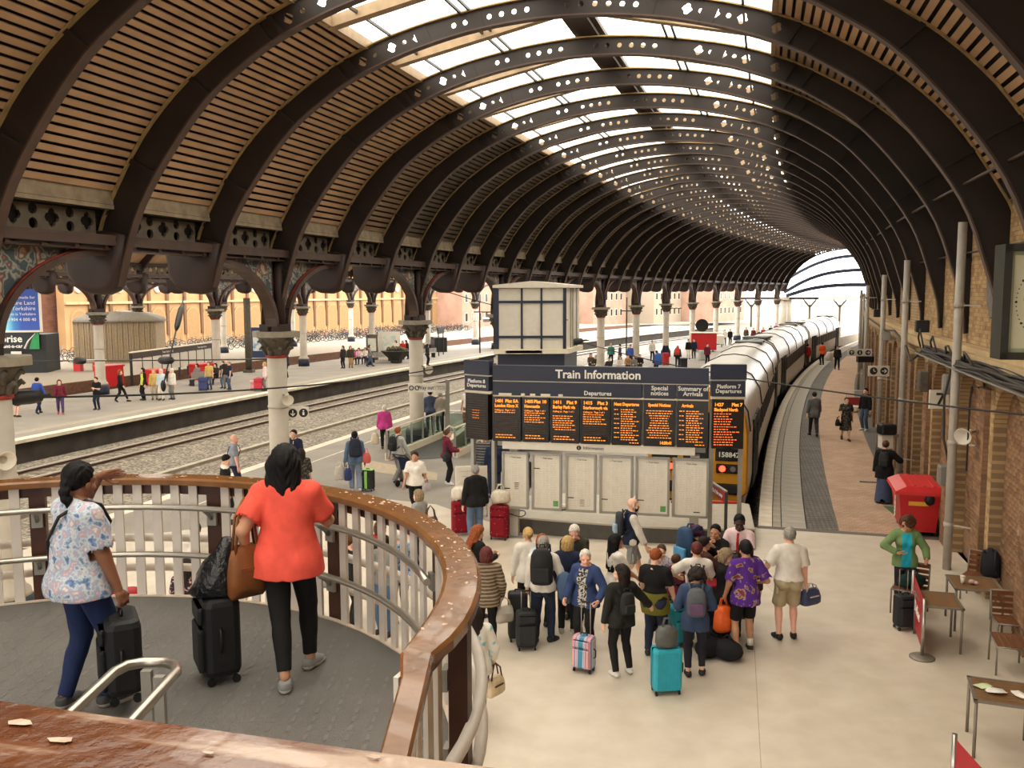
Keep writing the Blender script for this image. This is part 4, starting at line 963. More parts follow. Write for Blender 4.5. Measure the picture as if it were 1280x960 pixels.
# ================================================================== stair landing with its round balustrade
m_land = mat('landing_rubber', (100, 97, 92), .6, var=.1, vscale=2, bump=.5, bscale=120); m_nose = mat('nosing', (206, 190, 172), .6)
m_wood = mat('varnished_rail', (118, 78, 42), .22, var=.22, vscale=5, bump=.12, bscale=14, coat=.2); m_post = mat('brown_post', (70, 38, 22), .45, var=.15)
m_wht = mat('white_baluster', (216, 206, 194), .5, var=.04); m_ss = mat('stainless', (176, 170, 160), .32, .9, var=.05); m_gry = mat('grey_metal', (150, 146, 138), .45, .5, var=.05)
m_blk = mat('black_plastic', (18, 17, 17), .5, var=.1); m_white = mat('white_panel', (214, 206, 190), .5, var=.04); m_navyp = mat('navy_panel', (38, 42, 58), .45, var=.05)
C0 = Vector((-3.35, 4.9, 0)); RR = 3.05; ZL = 3.0
def onring(deg, r, z): a = R_(deg); return Vector((C0.x+r*cos(a), C0.y+r*sin(a), z))
mb = MB(); P = [onring(d, RR-.04, 0) for d in range(-20, 202, 6)]; mb.prism([(p.x, p.y) for p in P]+[(-6.3, 2.2), (-.47, 2.2)], 2.82, ZL)
land = tag(mb.build('landing', m_land), kind='structure')
mb = MB()
for a, b in zip(P[:-1], P[1:]): mb.bar((a.x, a.y, 2.9), (b.x, b.y, 2.9), .04, .22)
mb.build('landing_edge', m_nose, land)
mb = MB()      # raised studs of the anti-slip sheet
for gx in range(44):
    for gy in range(46):
        x, y = -6.1+gx*.13, 2.4+gy*.12
        if (x-C0.x)**2+(y-C0.y)**2 < 2.75**2 or (y < 4.6 and x < -.75): mb.add([(x-.012, y-.035, ZL+.003), (x+.012, y-.035, ZL+.003), (x+.012, y+.035, ZL+.003), (x-.012, y+.035, ZL+.003)], [(0, 1, 2, 3)])
o = mb.build('floor_studs', mat('stud_rubber', (104, 101, 97), .5), land); o['kind'] = 'stuff'
mb = MB(); mb.box((-3.4, 4.9, 1.4), (.9, .9, 2.84)); mb.build('landing_pier', m_conc, land)
mb = MB(); mb.box((-.6, -.5, 4.07), (8, 3.2, .14)); o = tag(mb.build('footbridge_deck', m_land), kind='structure')
mb = MB()
for k in range(6): mb.box((-3.4, 1.25+.28*k, 4.05-.18*k-.09), (5.6, .28, .05))
mb.build('stair_tread', m_land, o)
bal = thing('balustrade', 'curved balustrade of the landing with brown wooden rail and white flat balusters', 'balustrade', (0, 0, 0))
mb = MB(); rings = []
path = [onring(d, RR+.01, 4.07) for d in range(202, -19, -4)]+[Vector((-.425, 3.7, 4.07)), Vector((-.425, 2.3, 4.07))]
ws = [.22]*(len(path)-4)+[.2, .16, .12, .11]
for k, p in enumerate(path):
    t = (path[min(k+1, len(path)-1)]-path[max(k-1, 0)]).normalized(); n = Vector((-t.y, t.x, 0)); w = ws[k]/2
    rings.append([p+n*w+Vector((0, 0, -.03)), p+n*w+Vector((0, 0, .015)), p+n*w*.8+Vector((0, 0, .03)), p-n*w*.8+Vector((0, 0, .03)), p-n*w+Vector((0, 0, .015)), p-n*w+Vector((0, 0, -.03))])
mb.loft(rings, smooth=False); mb.build('rail', m_wood, bal)
mb = MB()
for a, b in zip(path[:-1], path[1:]): mb.bar(a-Vector((0, 0, .08)), b-Vector((0, 0, .08)), .03, .1)
mb.build('fascia', m_post, bal)
mb = MB(); mb.box((0, 0, 0), (.025, .08, 1.34)); bm = mb.mesh('baluster', m_wht)
mb = MB(); mb.box((0, 0, 0), (.1, .13, 1.42)); pm = mb.mesh('post', m_post)
mb = MB(); mb.tube([(0, 0, 0), (.07, 0, -.05), (.11, 0, -.1)], .018, 6); mb.box((.125, 0, -.1), (.03, .09, .12)); km = mb.mesh('rail_bracket', m_gry)
posts = [-7.5, 23, 53, 77.5, 107, 136, 165, 194]
for k, d in enumerate(posts):
    link('post', pm, bal, onring(d, RR+.05, 3.33), (0, 0, R_(d)))
    for z in (3.83, 3.40): link('rail_bracket', km, bal, onring(d, RR-.15, z), (0, 0, R_(d)))
    for q in range(1, 9):
        dd = d+((posts+[223])[k+1]-d)*q/9
        if dd < 202: link('baluster', bm, bal, onring(dd, RR-.03, 3.36), (0, 0, R_(dd)))
for q in range(1, 5): link('baluster', bm, bal, onring(-7.5-3.1*q, RR-.03, 3.36), (0, 0, R_(-7.5-3.1*q)))
for q in range(10): link('baluster', bm, bal, (-.425, 3.72-.14*q, 3.36))
link('post', pm, bal, (-.4, 2.3, 3.33))
for nm, r, zz, rad, mt in (('inner_handrail', RR-.15, (3.85, 3.42), .026, m_ss), ('outer_pipe', RR+.12, (3.5, 3.22), .036, m_wht)):
    for z in zz:
        pth = [onring(d, r, z) for d in range(200, -21 if nm[0] == 'o' else 14, -4)]
        if nm[0] == 'o': pth += [Vector((-.34, 3.6, z)), Vector((-.34, 2.4, z))]
        mb = MB(); mb.tube(pth, rad, 10); mb.build(nm, mt, bal)
mb = MB(); rg = np.random.default_rng(8)
for k in range(110):
    d = rg.uniform(-14, 62) if k > 20 else rg.uniform(62, 110); r = RR+rg.uniform(-.085, .105); c = onring(d, r, 4.1012); s_ = rg.uniform(.004, .016); a0 = R_(d+90)+rg.uniform(-.5, .5); n = 6
    mb.add([c+Vector((s_*2.0*cos(q*pi/3)*rg.uniform(.5, 1)*cos(a0)-s_*.7*sin(q*pi/3)*sin(a0), s_*2.0*cos(q*pi/3)*rg.uniform(.5, 1)*sin(a0)+s_*.7*sin(q*pi/3)*cos(a0), 0)) for q in range(n)], [tuple(range(n))])
o = mb.build('bare_flake', mat('bare_wood', (206, 178, 158), .8, var=.2, vscale=60), bal); o['kind'] = 'stuff'
st = thing('stair_handrail', 'brushed steel looped handrail at the head of the stair, bottom left', 'handrail', (-1.8, 4.3, ZL))
mb = MB(); L = [(-.15, -1.2, .9), (-.15, -.1, .9), (-.12, -.02, .9), (-.05, .02, .9), (.05, .02, .9), (.12, -.02, .9), (.155, -.1, .9), (.155, -1.2, .9)]
mb.tube(L, .026, 10); mb.build('rail', m_ss, st)
for x in (-.02, .07):
    mb = MB(); mb.box((x, -.03 if x < 0 else -.1, .44), (.05, .035, .88)); mb.build('post', m_gry, st)
fg = thing('bridge_handrail', 'broad varnished wooden handrail with flaking brown paint across the bottom edge', 'handrail', (-.35, .85, 4.14), math.atan2(-.18, .69))
mb = MB(); rings = []
for k in range(25):
    x = -1.9+3.4*k/24; c = .02*x*x
    rings.append([(x, .21+c*.2, 1.0), (x, .215+c*.2, 1.045), (x, .195+c*.2, 1.062), (x, -.15, 1.066), (x, -.18, 1.05), (x, -.18, 1.0)])
mb.loft(rings, smooth=False)
m_fg = mat('flaked_varnish', (100, 54, 27), .22, var=.15, vscale=4, bump=.18, bscale=26, col2=[(110, 64, 34), (176, 148, 126)], tex='noise', tscale=5, ramp=(.46, .66), detail=8, coat=.3)
_t = m_fg.node_tree; _n = [q for q in _t.nodes if q.type == 'TEX_NOISE' and abs(q.inputs['Scale'].default_value-5) < .01][0]; _mp = _t.nodes.new('ShaderNodeMapping'); _mp.inputs['Scale'].default_value = (.55, 3.2, 3.2)
_t.links.new(_t.nodes['Texture Coordinate'].outputs['Object'], _mp.inputs['Vector']); _t.links.new(_mp.outputs['Vector'], _n.inputs['Vector'])
_sx = _t.nodes.new('ShaderNodeSeparateXYZ'); _t.links.new(_t.nodes['Texture Coordinate'].outputs['Object'], _sx.inputs[0]); _mr = _t.nodes.new('ShaderNodeMapRange'); _mr.inputs['From Min'].default_value = -.6; _mr.inputs['From Max'].default_value = .5; _mr.inputs['To Min'].default_value = -.12; _mr.inputs['To Max'].default_value = .2
_ad = _t.nodes.new('ShaderNodeMath'); _ad.operation = 'ADD'; _rp = [q for q in _t.nodes if q.type == 'VALTORGB'][0]; _t.links.new(_sx.outputs['X'], _mr.inputs['Value']); _t.links.new(_mr.outputs['Result'], _ad.inputs[0]); _t.links.new(_n.outputs['Fac'], _ad.inputs[1]); _t.links.new(_ad.outputs[0], _rp.inputs['Fac'])
mb.build('rail', m_fg, fg)
mb = MB()
rg = np.random.default_rng(3)
for k in range(26):
    x, y, s_ = rg.uniform(-.55, .75), rg.uniform(.02, .19), rg.uniform(.004, .012); n = 6
    mb.add([(x+s_*2.2*cos(q*pi/3)*rg.uniform(.6, 1), y+s_*sin(q*pi/3)*rg.uniform(.5, 1), 1.0655) for q in range(n)], [tuple(range(n))])
o = mb.build('bare_flake', mat('bare_wood', (206, 178, 158), .8, var=.2, vscale=60), fg); o['kind'] = 'stuff'
for x in (-1.5, 0, 1.3):
    mb = MB(); mb.box((x, .05, .5), (.09, .09, 1.0)); mb.build('post', m_post, fg)
# ================================================================== train information board
m_amber = mat('amber_led', (255, 150, 50), .5, var=0, emit=(255, 138, 36), estr=.62); m_scr = mat('display_glass', (30, 24, 20), .25, var=.05); m_txt = mat('white_lettering', (226, 222, 212), .6, var=0)
m_dim = mat('dim_led', (60, 42, 22), .5, var=0); m_lt = mat('light_strip', (224, 212, 188), .5, var=.03); m_ptx = mat('print_grey', (178, 170, 156), .8, var=.1); m_ink = mat('ink_black', (40, 38, 36), .7, var=0)
A = Vector((-.45, 20.6, 0)); Bv = Vector((4.32, 19.5, 0)); rzB = math.atan2(Bv.y-A.y, Bv.x-A.x); LB_ = (Bv-A).length
ib = thing('information_board', 'large train information board with amber departure screens on two grey posts', 'board', A, rzB)
mb = MB(); mb.box((LB_/2, .1, 3.89), (LB_, .2, .35)); hdr = mb.build('header_panel', m_navyp, ib)
text('lettering', 'Train Information', .27, m_txt, hdr, (LB_*.5, -.005, 3.88), bold=.006)
for x0, x1, s_ in ((0, .70, 'Departures'), (.712, .853, 'Special\nnotices'), (.862, 1.0, 'Summary of\nArrivals')):
    mb = MB(); mb.box((LB_*(x0+x1)/2, .1, 3.53), (LB_*(x1-x0), .2, .31)); h_ = mb.build('section_panel', m_navyp, ib)
    text('lettering', s_, .135, m_txt, h_, (LB_*((x0+x1)/2 if x0 else .5), -.005, 3.55 if x0 else 3.46), bold=.003, space=.85)
mb = MB(); mb.box((LB_/2, .12, 3.705), (LB_, .2, .03)); mb.box((LB_/2, .12, 3.36), (LB_, .22, .035)); mb.build('light_trim', m_lt, ib)
mb = MB(); mb.box((LB_/2, .3, 3.1), (LB_-.1, .14, 1.9)); mb.build('back_frame', m_gry, ib)
for k, x in enumerate((.3, .72, .95, 1.25, 1.6)):
    mb = MB(); mb.box((x, -.01, 3.4), ((.3, .09, .12, .22, .1)[k], .02, .05)); mb.build('paper_strip', m_lt, ib)
scr = [(0, .135), (.144, .27), (.28, .414), (.423, .558), (.567, .70), (.712, .853), (.862, 1.0)]
heads = [('1401', 'Plat 5A', 'London Kings X'), ('1405', 'Plat 10', 'Newcastle'), ('1411', 'Plat 9', 'Burley Park via'), ('1415', 'Plat 3', 'Scarborough via'), ('Next Departures',), ('Special Notices',), ('Arrivals',)]
def dashes(mb, x0, z, w, h, rg, fill=.9, y=-.012):
    x = x0
    while x < x0+w*fill:
        l = rg.uniform(.02, .07); l = min(l, x0+w-x); mb.box((x+l/2, y, z), (l, .006, h*.52)); x += l+.022
rgd = np.random.default_rng(5)
for k, (a, b) in enumerate(scr):
    x0, x1 = a*LB_, b*LB_; w = x1-x0; zt, zb = 3.34, 2.30
    mb = MB(); mb.box(((x0+x1)/2, .07, (zt+zb)/2), (w, .16, zt-zb)); sc = mb.build('display_screen', m_scr, ib)
    m0, wi = x0+.05, w-.1; H = heads[k]
    if len(H) == 3:
        text('led_text', H[0], .105, m_amber, sc, (m0, -.013, 3.24), align='LEFT', bold=.003); text('led_text', H[1], .105, m_amber, sc, (x1-.05, -.013, 3.24), align='RIGHT', bold=.003)
        text('led_text', H[2], .1, m_amber, sc, (m0, -.013, 3.13), align='LEFT', bold=.003, sx=.85)
        text('led_text', 'Calling at:  Page 1 of 1', .055, m_amber, sc, (m0, -.013, 3.03), align='LEFT')
        mb = MB()
        for q in range((1, 5, 7, 5)[k]): dashes(mb, m0+(.05 if q == 6 else 0), 2.975-.052*q-(.05 if k == 2 else 0), wi*(.8 if q % 2 else .95), .03, rgd)
        for q in range(2): dashes(mb, m0+.02, 2.45-.06*q, wi*(.75+.2*q), .036, rgd)
        mb.build('led_line', m_amber, sc)
        mb = MB()
        for q in range(9): mb.box(((x0+x1)/2, -.011, 2.52+.045*q), (wi*.92, .002, .016))
        mb.build('unlit_line', m_dim, sc)
    else:
        text('led_text', H[0], .1, m_amber, sc, (((x0+x1)/2, -.013, 3.23) if k < 6 else (m0+.05, -.013, 3.23)), align='CENTER' if k < 6 else 'LEFT', bold=.003, sx=.8)
        mb = MB()
        if k == 5:
            for q in range(12): lw = wi*rgd.uniform(.6, 1); dashes(mb, (x0+x1)/2-lw/2, 3.1-.055*q, lw, .03, rgd, 1)
            text('led_text', '14:00:41', .1, m_amber, sc, (x1-.06, -.013, 2.38), align='RIGHT', bold=.003, sx=.8)
        else:
            for q in range(7):
                dashes(mb, m0, 3.11-.105*q, .11, .032, rgd); dashes(mb, m0+.15, 3.11-.105*q, .3, .032, rgd, .9); dashes(mb, m0+.15, 3.058-.105*q, .4, .03, rgd, .9)
            dashes(mb, m0+.35, 2.36, .2, .03, rgd)
        mb.build('led_line', m_amber, sc)
mb = MB(); mb.box((2.42, .12, 2.2), (4.4, .2, .17)); inf = mb.build('information_strip', m_white, ib); mb = MB(); mb.box((2.42, .12, 2.29), (4.4, .22, .02)); mb.build('strip_cap', m_lt, ib)
mb = MB(); mb.cyl((2.02, .01, 2.2), (2.02, .025, 2.2), .055, n=16); mb.build('information_disc', m_ink, inf); text('lettering', 'Information', .1, m_ink, inf, (2.12, .01, 2.2), align='LEFT'); text('lettering', 'i', .09, m_txt, inf, (2.02, .004, 2.2))
pxs = [(630, 664), (668, 706), (711, 749), (753, 794), (797, 838), (841, 884)]
for k, (a, b) in enumerate(pxs):
    x0, x1 = (a-618)/264*LB_, (b-618)/264*LB_; zt, zb = 2.03, .74; c = (x0+x1)/2
    mb = MB(); w = x1-x0
    for q in ((c, (zt+.0), w, .05), (c, zb, w, .05)): mb.box((q[0], .0, q[1]), (q[2], .1, q[3]))
    for x in (x0+.025, x1-.025): mb.box((x, 0, (zt+zb)/2), (.05, .1, zt-zb))
    fr = mb.build('poster_frame', m_gry, ib)
    mb = MB(); mb.box((c, .0, (zt+zb)/2), (w-.1, .03, zt-zb-.05)); ps = mb.build('timetable_sheet', m_white, fr)
    mb = MB()
    for q in range(26): 
        for cc in range(3): dashes(mb, x0+.1+cc*(w-.2)/3, zt-.17-.04*q, (w-.2)/3-.03, .008, rgd, .9, -.017)
    mb.build('timetable_print', m_ptx, fr)
    mb = MB(); mb.box((x0+.12 if k != 5 else x1-.25, -.018, zb+(.45, .95, .3, .3, .32, .1)[k]), (.14, .004, .022))
    if k in (0, 2): 
        for q in range(4): mb.box((c+.03, -.018, zb+(.45 if k == 0 else .12)+.045*q), (.1, .004, .012))
    mb.build('timetable_mark', m_ink, fr); text('lettering', 'i  Train times', .05, m_ink, fr, (c, -.018, zt-.1))
    if k in (1, 4): mb = MB(); mb.box((x1-.14, -.018, zb+.14), (.12, .004, .13)); mb.build('green_label', mat('green_label', (92, 150, 84), .6), fr)
for x, h in ((.47, 2.1), (4.62, 2.1)):
    mb = MB(); mb.box((x, .2, 1.05), (.2, .2, 2.1)); pp = mb.build('post', mat('post_grey', (172, 164, 150), .5, var=.05), ib)
    mb = MB(); mb.box((x, .2, .012), (.5, .4, .024)); 
    for sx in (-.2, .2):
        for sy in (.06, .34): mb.cyl((x+sx, sy, .02), (x+sx, sy, .06), .02, n=6)
    mb.build('base_plate', m_gry, pp)
mb = MB(); mb.tube([(.47+.2*cos(a)*1.3, .2+.17*sin(a), .55+.04*sin(2*a)) for a in np.linspace(0, 2*pi, 20)], .014, 6, closed=True); mb.build('looped_cable', mat('blue_cable', (60, 62, 84), .5), ib)
def sidepanel(loc, rz, l1, label, lit, w=.74):
    t = thing('platform_display', label, 'display', loc, rz)
    mb = MB(); mb.box((0, .08, 4.0), (w, .16, .33)); mb.build('blank_panel', m_navyp, t)
    mb = MB(); mb.box((0, .08, 3.63), (w-.04, .16, .34)); h_ = mb.build('header_panel', m_navyp, t); text('lettering', l1, .12, m_txt, h_, (0, -.005, 3.63), bold=.002, space=.85)
    mb = MB(); mb.box((0, .1, 3.815), (w, .14, .025)); mb.box((0, .1, 3.43), (w, .14, .06)); mb.build('light_trim', m_lt, t)
    mb = MB(); mb.box((0, .08, 2.85), (w-.08, .16, 1.08)); sc = mb.build('display_screen', m_scr, t); m0 = -w/2+.08
    mb = MB()
    if lit:
        text('led_text', '1427', .1, m_amber, sc, (m0, -.005, 3.28), align='LEFT', bold=.003); text('led_text', 'Plat 7', .1, m_amber, sc, (w/2-.08, -.005, 3.28), align='RIGHT', bold=.003); text('led_text', 'Blackpool North', .1, m_amber, sc, (m0, -.005, 3.17), align='LEFT', bold=.003, sx=.75)
        for q in range(13): dashes(mb, m0, 3.08-.057*q, (w-.18)*rgd.uniform(.5, .95), .034, rgd, .9, -.005)
        mb.build('led_line', mat('red_amber_led', (240, 120, 50), .5, var=0, emit=(240, 96, 30), estr=.7), sc)
    else:
        for q in range(4): dashes(mb, -.12, 3.0-.06*q, .2, .014, rgd, .8, -.005)
        mb.build('led_line', m_amber, sc); mb = MB()
        for q in range(17): mb.box((0, -.004, 2.4+.055*q), (w-.2, .002, .012))
        mb.build('unlit_line', m_dim, sc)
    for x in (-w/2+.06, w/2-.06): mb = MB(); mb.box((x, .26, 2.05), (.09, .09, 4.1)); mb.build('post', m_gry, t)
    return t
sidepanel((-.83, 20.75, 0), -.62, 'Platform 8\nDepartures', 'narrow display headed Platform 8 angled at the left end of the board', False)
sidepanel((4.72, 19.35, 0), rzB+.12, 'Platform 7\nDepartures', 'narrow lit display headed Platform 7 at the right end of the board', True, .76)
# plinth at the end of the track, red warning sign
pp = [(.1, 21.0), (1.4, 20.55), (2.93, 20.1), (4.4, 19.85), (5.5, 19.85), (6.0, 22.2), (5.6, 22.6), (3.6, 22.7), (1.7, 23.6), (.3, 23.2)]
pl_ = thing('track_end_plinth', 'low dark-faced plinth with pale top behind the board posts', 'plinth', (0, 0, 0)); mb = MB(); mb.prism(pp, 0, .34); mb.build('plinth_body', mat('plinth_face', (84, 80, 74), .8, var=.1), pl_); mb = MB(); mb.prism(pp, .34, .38); mb.build('plinth_top', mat('plinth_top', (186, 178, 162), .7, var=.06), pl_)
mb = MB(); mb.box((4.9, 22.35, .4), (1.7, .12, .06), rz=-.08); mb.build('red_edge', mat('red_paint', (196, 62, 54), .5), pl_)
mb = MB(); mb.ball((0, 0, .07), (.26, .2, .08), 10, 5); mb.ball((.2, .1, .06), (.16, .12, .06), 8, 4); tag(mb.build('white_bag', m_white, None, (1.15, 21.75, .38)), 'crumpled white carrier bag lying on the pale plinth', 'bag')
sg = thing('warning_sign', 'small red sign with white lettering between two dark posts near the train', 'sign', (4.6, 19.95, .0), 0)
for x, y in ((-.02, .3), (.08, -.75)): mb = MB(); mb.box((x, y, .68), (.06, .06, 1.36)); mb.build('post', mat('post_dark', (58, 56, 56), .5), sg)
mb = MB(); mb.bar((-.02, .3, 1.25), (.08, -.75, 1.25), .04, .24); s2 = mb.build('sign_panel', mat('sign_red', (150, 36, 42), .5), sg); text('lettering', 'Mind the step', .13, m_txt, s2, (.0, -.22, 1.25), rot=(pi/2, 0, -math.atan2(1.05, .1)), sx=1.0)
mb = MB(); mb.bar((-.02, .3, 1.39), (.08, -.75, 1.39), .06, .03); mb.build('sign_cap', m_gry, sg)
# ================================================================== white panelled tower on the platform
tw = thing('panelled_tower', 'tall white panelled tower with navy framing behind the information board', 'tower', (-.56, 32, 0), 0)
mb = MB(); mb.prism([(0, 0), (2.5, 0), (3.15, 2.3), (.5, 2.3)], 3.7, 5.88); mb.build('upper_body', m_white, tw)
mb = MB(); mb.prism([(.05, .05), (2.45, .05), (3.05, 2.2), (.5, 2.2)], 0, 3.7); mb.build('lower_body', m_navyp, tw)
mb = MB(); mb.prism([(-.1, -.1), (2.6, -.1), (3.3, 2.4), (.4, 2.4)], 3.55, 3.72); mb.build('ledge', m_lt, tw)
mb = MB(); mb.add([(-.12, -.12, 5.9), (2.62, -.12, 5.9), (3.3, 2.4, 5.9), (.4, 2.4, 5.9), (-.12, -.12, 6.0), (2.62, -.12, 6.0), (3.3, 2.4, 6.0), (.4, 2.4, 6.0), (1.25, -.12, 6.14), (1.85, 2.4, 6.14)], [(0, 1, 2, 3), (0, 4, 8, 5, 1), (2, 6, 9, 7, 3), (1, 5, 6, 2), (3, 7, 4, 0), (4, 7, 9, 8), (8, 9, 6, 5)]); mb.build('roof', m_white, tw)
for x in (.0, .92, 1.62, 2.45):
    mb = MB(); mb.box((x, -.02, 4.8), (.07 if 0 < x < 2.4 else (.12 if x else .2), .06, 2.16)); mb.build('upright', m_navyp, tw)
for z in (5.4, 4.15): mb = MB(); mb.box((1.25, -.02, z), (2.5, .05, .09)); mb.build('crossbar', m_navyp, tw)
for f_ in (.3, .45, .75): mb = MB(); mb.box((2.52+.65*f_, 2.3*f_, 4.8), (.04, .05, 2.16)); mb.build('side_joint', mat('joint_grey', (150, 146, 138), .6), tw)
mb = MB(); mb.box((1.0, -.08, 3.62), (1.3, .04, .1)); mb.build('notice_strip', m_lt, tw)
# ================================================================== train at the side platform
m_trs = mat('train_silver', (206, 200, 188), .3, .1, var=.05); m_trr = mat('train_roof', (226, 222, 214), .25, .1, var=.06, vscale=1.0); m_yel = mat('train_yellow', (206, 146, 34), .5, var=.05); m_und = mat('underframe', (34, 31, 29), .8, var=.2); m_win = mat('window_dark', (26, 28, 32), .12, var=0); m_door = mat('door_grey', (70, 70, 74), .4, var=.05); m_twin = mat('coach_window', (22, 24, 28), .5, var=0, spec=.1); m_tdoor = mat('coach_door', (44, 46, 52), .6, var=.05, spec=.15)
CL = 2.66*BAY*.973
def section(sc=1.0): return [(-1.3, .02), (-1.36, .5), (-1.36, 1.9), (-1.28, 2.45), (-1.0, 2.9), (-.5, 3.14), (0, 3.2), (.5, 3.14), (1.0, 2.9), (1.28, 2.45), (1.36, 1.9), (1.36, .5), (1.3, .02)]
S_ = section(); h2 = CL/2
mb = MB(); n = len(S_); vs = [(x, y, z) for y in (-h2, h2) for x, z in S_]; mb.add(vs, [(q, q+1, n+q+1, n+q) for q in (0, 1, 10, 11)]); mb.mi = 1; mb.add(vs, [(q, q+1, n+q+1, n+q) for q in range(2, 10)], True); mb.mi = 0; mb.add(vs, [tuple(range(n)), tuple(range(n, 2*n))[::-1]])
me_body = mb.mesh('coach_body', [m_trs, m_trr]); mb = MB(); mb.box((0, 0, -.35), (2.3, CL-.6, .75))
for y in (-h2+3.2, h2-3.2):
    for yy in (-1.1, 1.1):
        for x in (-.77, .77): mb.cyl((x-.06, y+yy, -.42), (x+.06, y+yy, -.42), .42, n=14)
me_und = mb.mesh('underframe', m_und); mb = MB(); rbox(mb, (0, 0, 0), (.07, 1.0, .74), .02); me_w = mb.mesh('window', m_twin); mb = MB(); mb.box((0, 0, 0), (.1, 1.3, 2.0)); me_d = mb.mesh('door', m_tdoor); mb = MB(); mb.box((0, 0, 0), (.11, .42, .7)); me_dw = mb.mesh('door_window', m_twin)
mb = MB(); mb.box((0, 0, 0), (2.2, .7, 2.7)); me_gang = mb.mesh('gangway', m_und); mb = MB(); mb.box((0, 0, 3.2), (1.3, 1.6, .1)); mb.box((.45, 1.4, 3.17), (.5, .6, .08)); me_vent = mb.mesh('roof_vent', m_door)
mb = MB(); mb.tube([(x*1.005, 0, z*1.004) for x, z in S_[2:11]], .03, 6); me_rib = mb.mesh('roof_joint', m_und)
names = ['nearest coach with the yellow cab front', 'middle coach of the train', 'farthest coach of the train']
for c in range(3):
    ic = 1.3+2.66*(c+.5); t = thing('train_coach', 'silver railway coach at the brick-paved platform, '+names[c], 'train coach', W(ic, 11.38), ANG(ic), 'coaches of the train')
    link('coach_body', me_body, t); link('underframe', me_und, t); 
    if c < 2: link('gangway', me_gang, t, (0, h2+.15, 1.2))
    for y in (-h2+.6, -h2+7, 0, h2-7, h2-.6): link('roof_joint', me_rib, t, (0, y, 0))
    for y in (-h2+1.6, h2-3): link('roof_vent', me_vent, t, (0, y, 0))
    for sx in (-1, 1):
        for y in (-h2+2.6, -h2+4.1, h2-2.6, h2-4.1):
            d = link('door', me_d, t, (sx*1.35, y, 1.05)); link('door_window', me_dw, d, (sx*.01, -.3, .35)); link('door_window', me_dw, d, (sx*.01, .3, .35))
        nw = 11
        for q in range(nw): link('window', me_w, t, (sx*1.35, -h2+5.6+(CL-11.2)*q/(nw-1), 1.5))
    if c == 0:
        mb = MB(); y = -h2
        fr = [(-1.36, .3), (-1.36, 1.9), (-1.28, 2.45), (-1.0, 2.88), (-.5, 3.1), (.5, 3.1), (1.0, 2.88), (1.28, 2.45), (1.36, 1.9), (1.36, .3), (1.05, .02), (-1.05, .02)]
        mb.loft([[(x, y, z) for x, z in fr], [(x*.97, y-.16, .05+z*.97) for x, z in fr]], smooth=False); cab = mb.build('cab_front', m_yel, t)
        for x, w, z, hh in ((-.86, .72, 1.95, .8), (.86, .72, 1.95, .8), (0, .7, 1.55, 1.9)): mb = MB(); rbox(mb, (x, y-.17, z), (w, .05, hh), .05); mb.build('cab_window', m_win, cab)
        for sx in (-1, 1):
            mb = MB(); rbox(mb, (sx*.86, y-.18, .98), (.66, .05, .24), .03); mb.build('lamp_cluster', m_und, cab)
            mb = MB(); mb.cyl((sx*.7, y-.2, .98), (sx*.7, y-.23, .98), .085, n=14); mb.build('tail_lamp', mat('red_tail_lamp', (255, 60, 40), .4, var=0, emit=(255, 50, 30), estr=4), cab)
            mb = MB(); mb.cyl((sx*.98, y-.2, .98), (sx*.98, y-.23, .98), .075, n=14); mb.build('head_lamp', mat('lamp_glass', (120, 116, 112), .15), cab)
            mb = MB(); rbox(mb, (sx*.8, y-.18, .42), (.78, .06, .3), .06); mb.build('lower_opening', m_und, cab)
            mb = MB(); rbox(mb, (sx*.86, y-.18, 1.36), (.7, .04, .34), .03); np_ = mb.build('number_panel', m_win, cab)
            text('lettering', '158842', .19, m_txt, np_, (sx*.86, y-.206, 1.36), bold=.004)
        mb = MB(); mb.box((0, y-.1, -.2), (2.3, .3, .5)); mb.cyl((0, y-.2, -.15), (0, y-.6, -.15), .12, n=10); mb.build('coupler', m_und, cab)
# ================================================================== glass balustrade of the subway ramp, way out sign
m_gls = glassmat('balustrade_glass', (214, 226, 220), .1, .03); rp = thing('ramp_balustrade', 'glass balustrade with grey posts round the subway ramp on the platform', 'balustrade', (0, 0, 0))
P1, P2, P3, P4 = Vector((-4.3, 30.3, 0)), Vector((-2.75, 35.3, 0)), Vector((-.7, 34.8, 0)), Vector((-2.0, 30.8, 0))
def glassrun(a, b, n):
    d = (b-a)/n; mb = MB(); mb.bar(a+Vector((0, 0, .12)), b+Vector((0, 0, .12)), .18, .24); mb.build('kerb', m_lt, rp)
    mb = MB(); mb.tube([a+Vector((0, 0, 1.05)), b+Vector((0, 0, 1.05))], .035, 8); mb.build('handrail', m_lt, rp)
    for k in range(n+1): p = a+d*k; mb = MB(); mb.box((p.x, p.y, .55), (.07, .07, 1.0)); mb.build('post', m_gry, rp)
    for k in range(n): mb = MB(); mb.bar(a+d*(k+.06)+Vector((0, 0, .6)), a+d*(k+.94)+Vector((0, 0, .6)), .012, .74); mb.build('glass_panel', m_gls, rp)
glassrun(P1, P2, 5); glassrun(P2, P3, 2); glassrun(P4, P3, 4)
mb = MB(); mb.prism([(p.x, p.y) for p in (P1, P4, P3, P2)], .004, .012); mb.build('ramp_floor', mat('ramp_floor', (96, 94, 92), .8, var=.15), rp)
mb = MB(); mb.bar(P4.lerp(P1, .25)+Vector((.3, .6, .3)), P3.lerp(P2, .4)+Vector((0, -.5, .5)), .25, .5); mb.build('inner_wall', m_lt, rp)
mb = MB(); q = P4.lerp(P3, .1); mb.tube([q+Vector((-.5, 0, 0)), q+Vector((-.5, 0, .95)), q+Vector((-.35, .1, 1.05)), q+Vector((-.2, .2, .95)), q+Vector((-.1, .3, 0))], .03, 8); mb.build('end_loop', m_lt, rp)
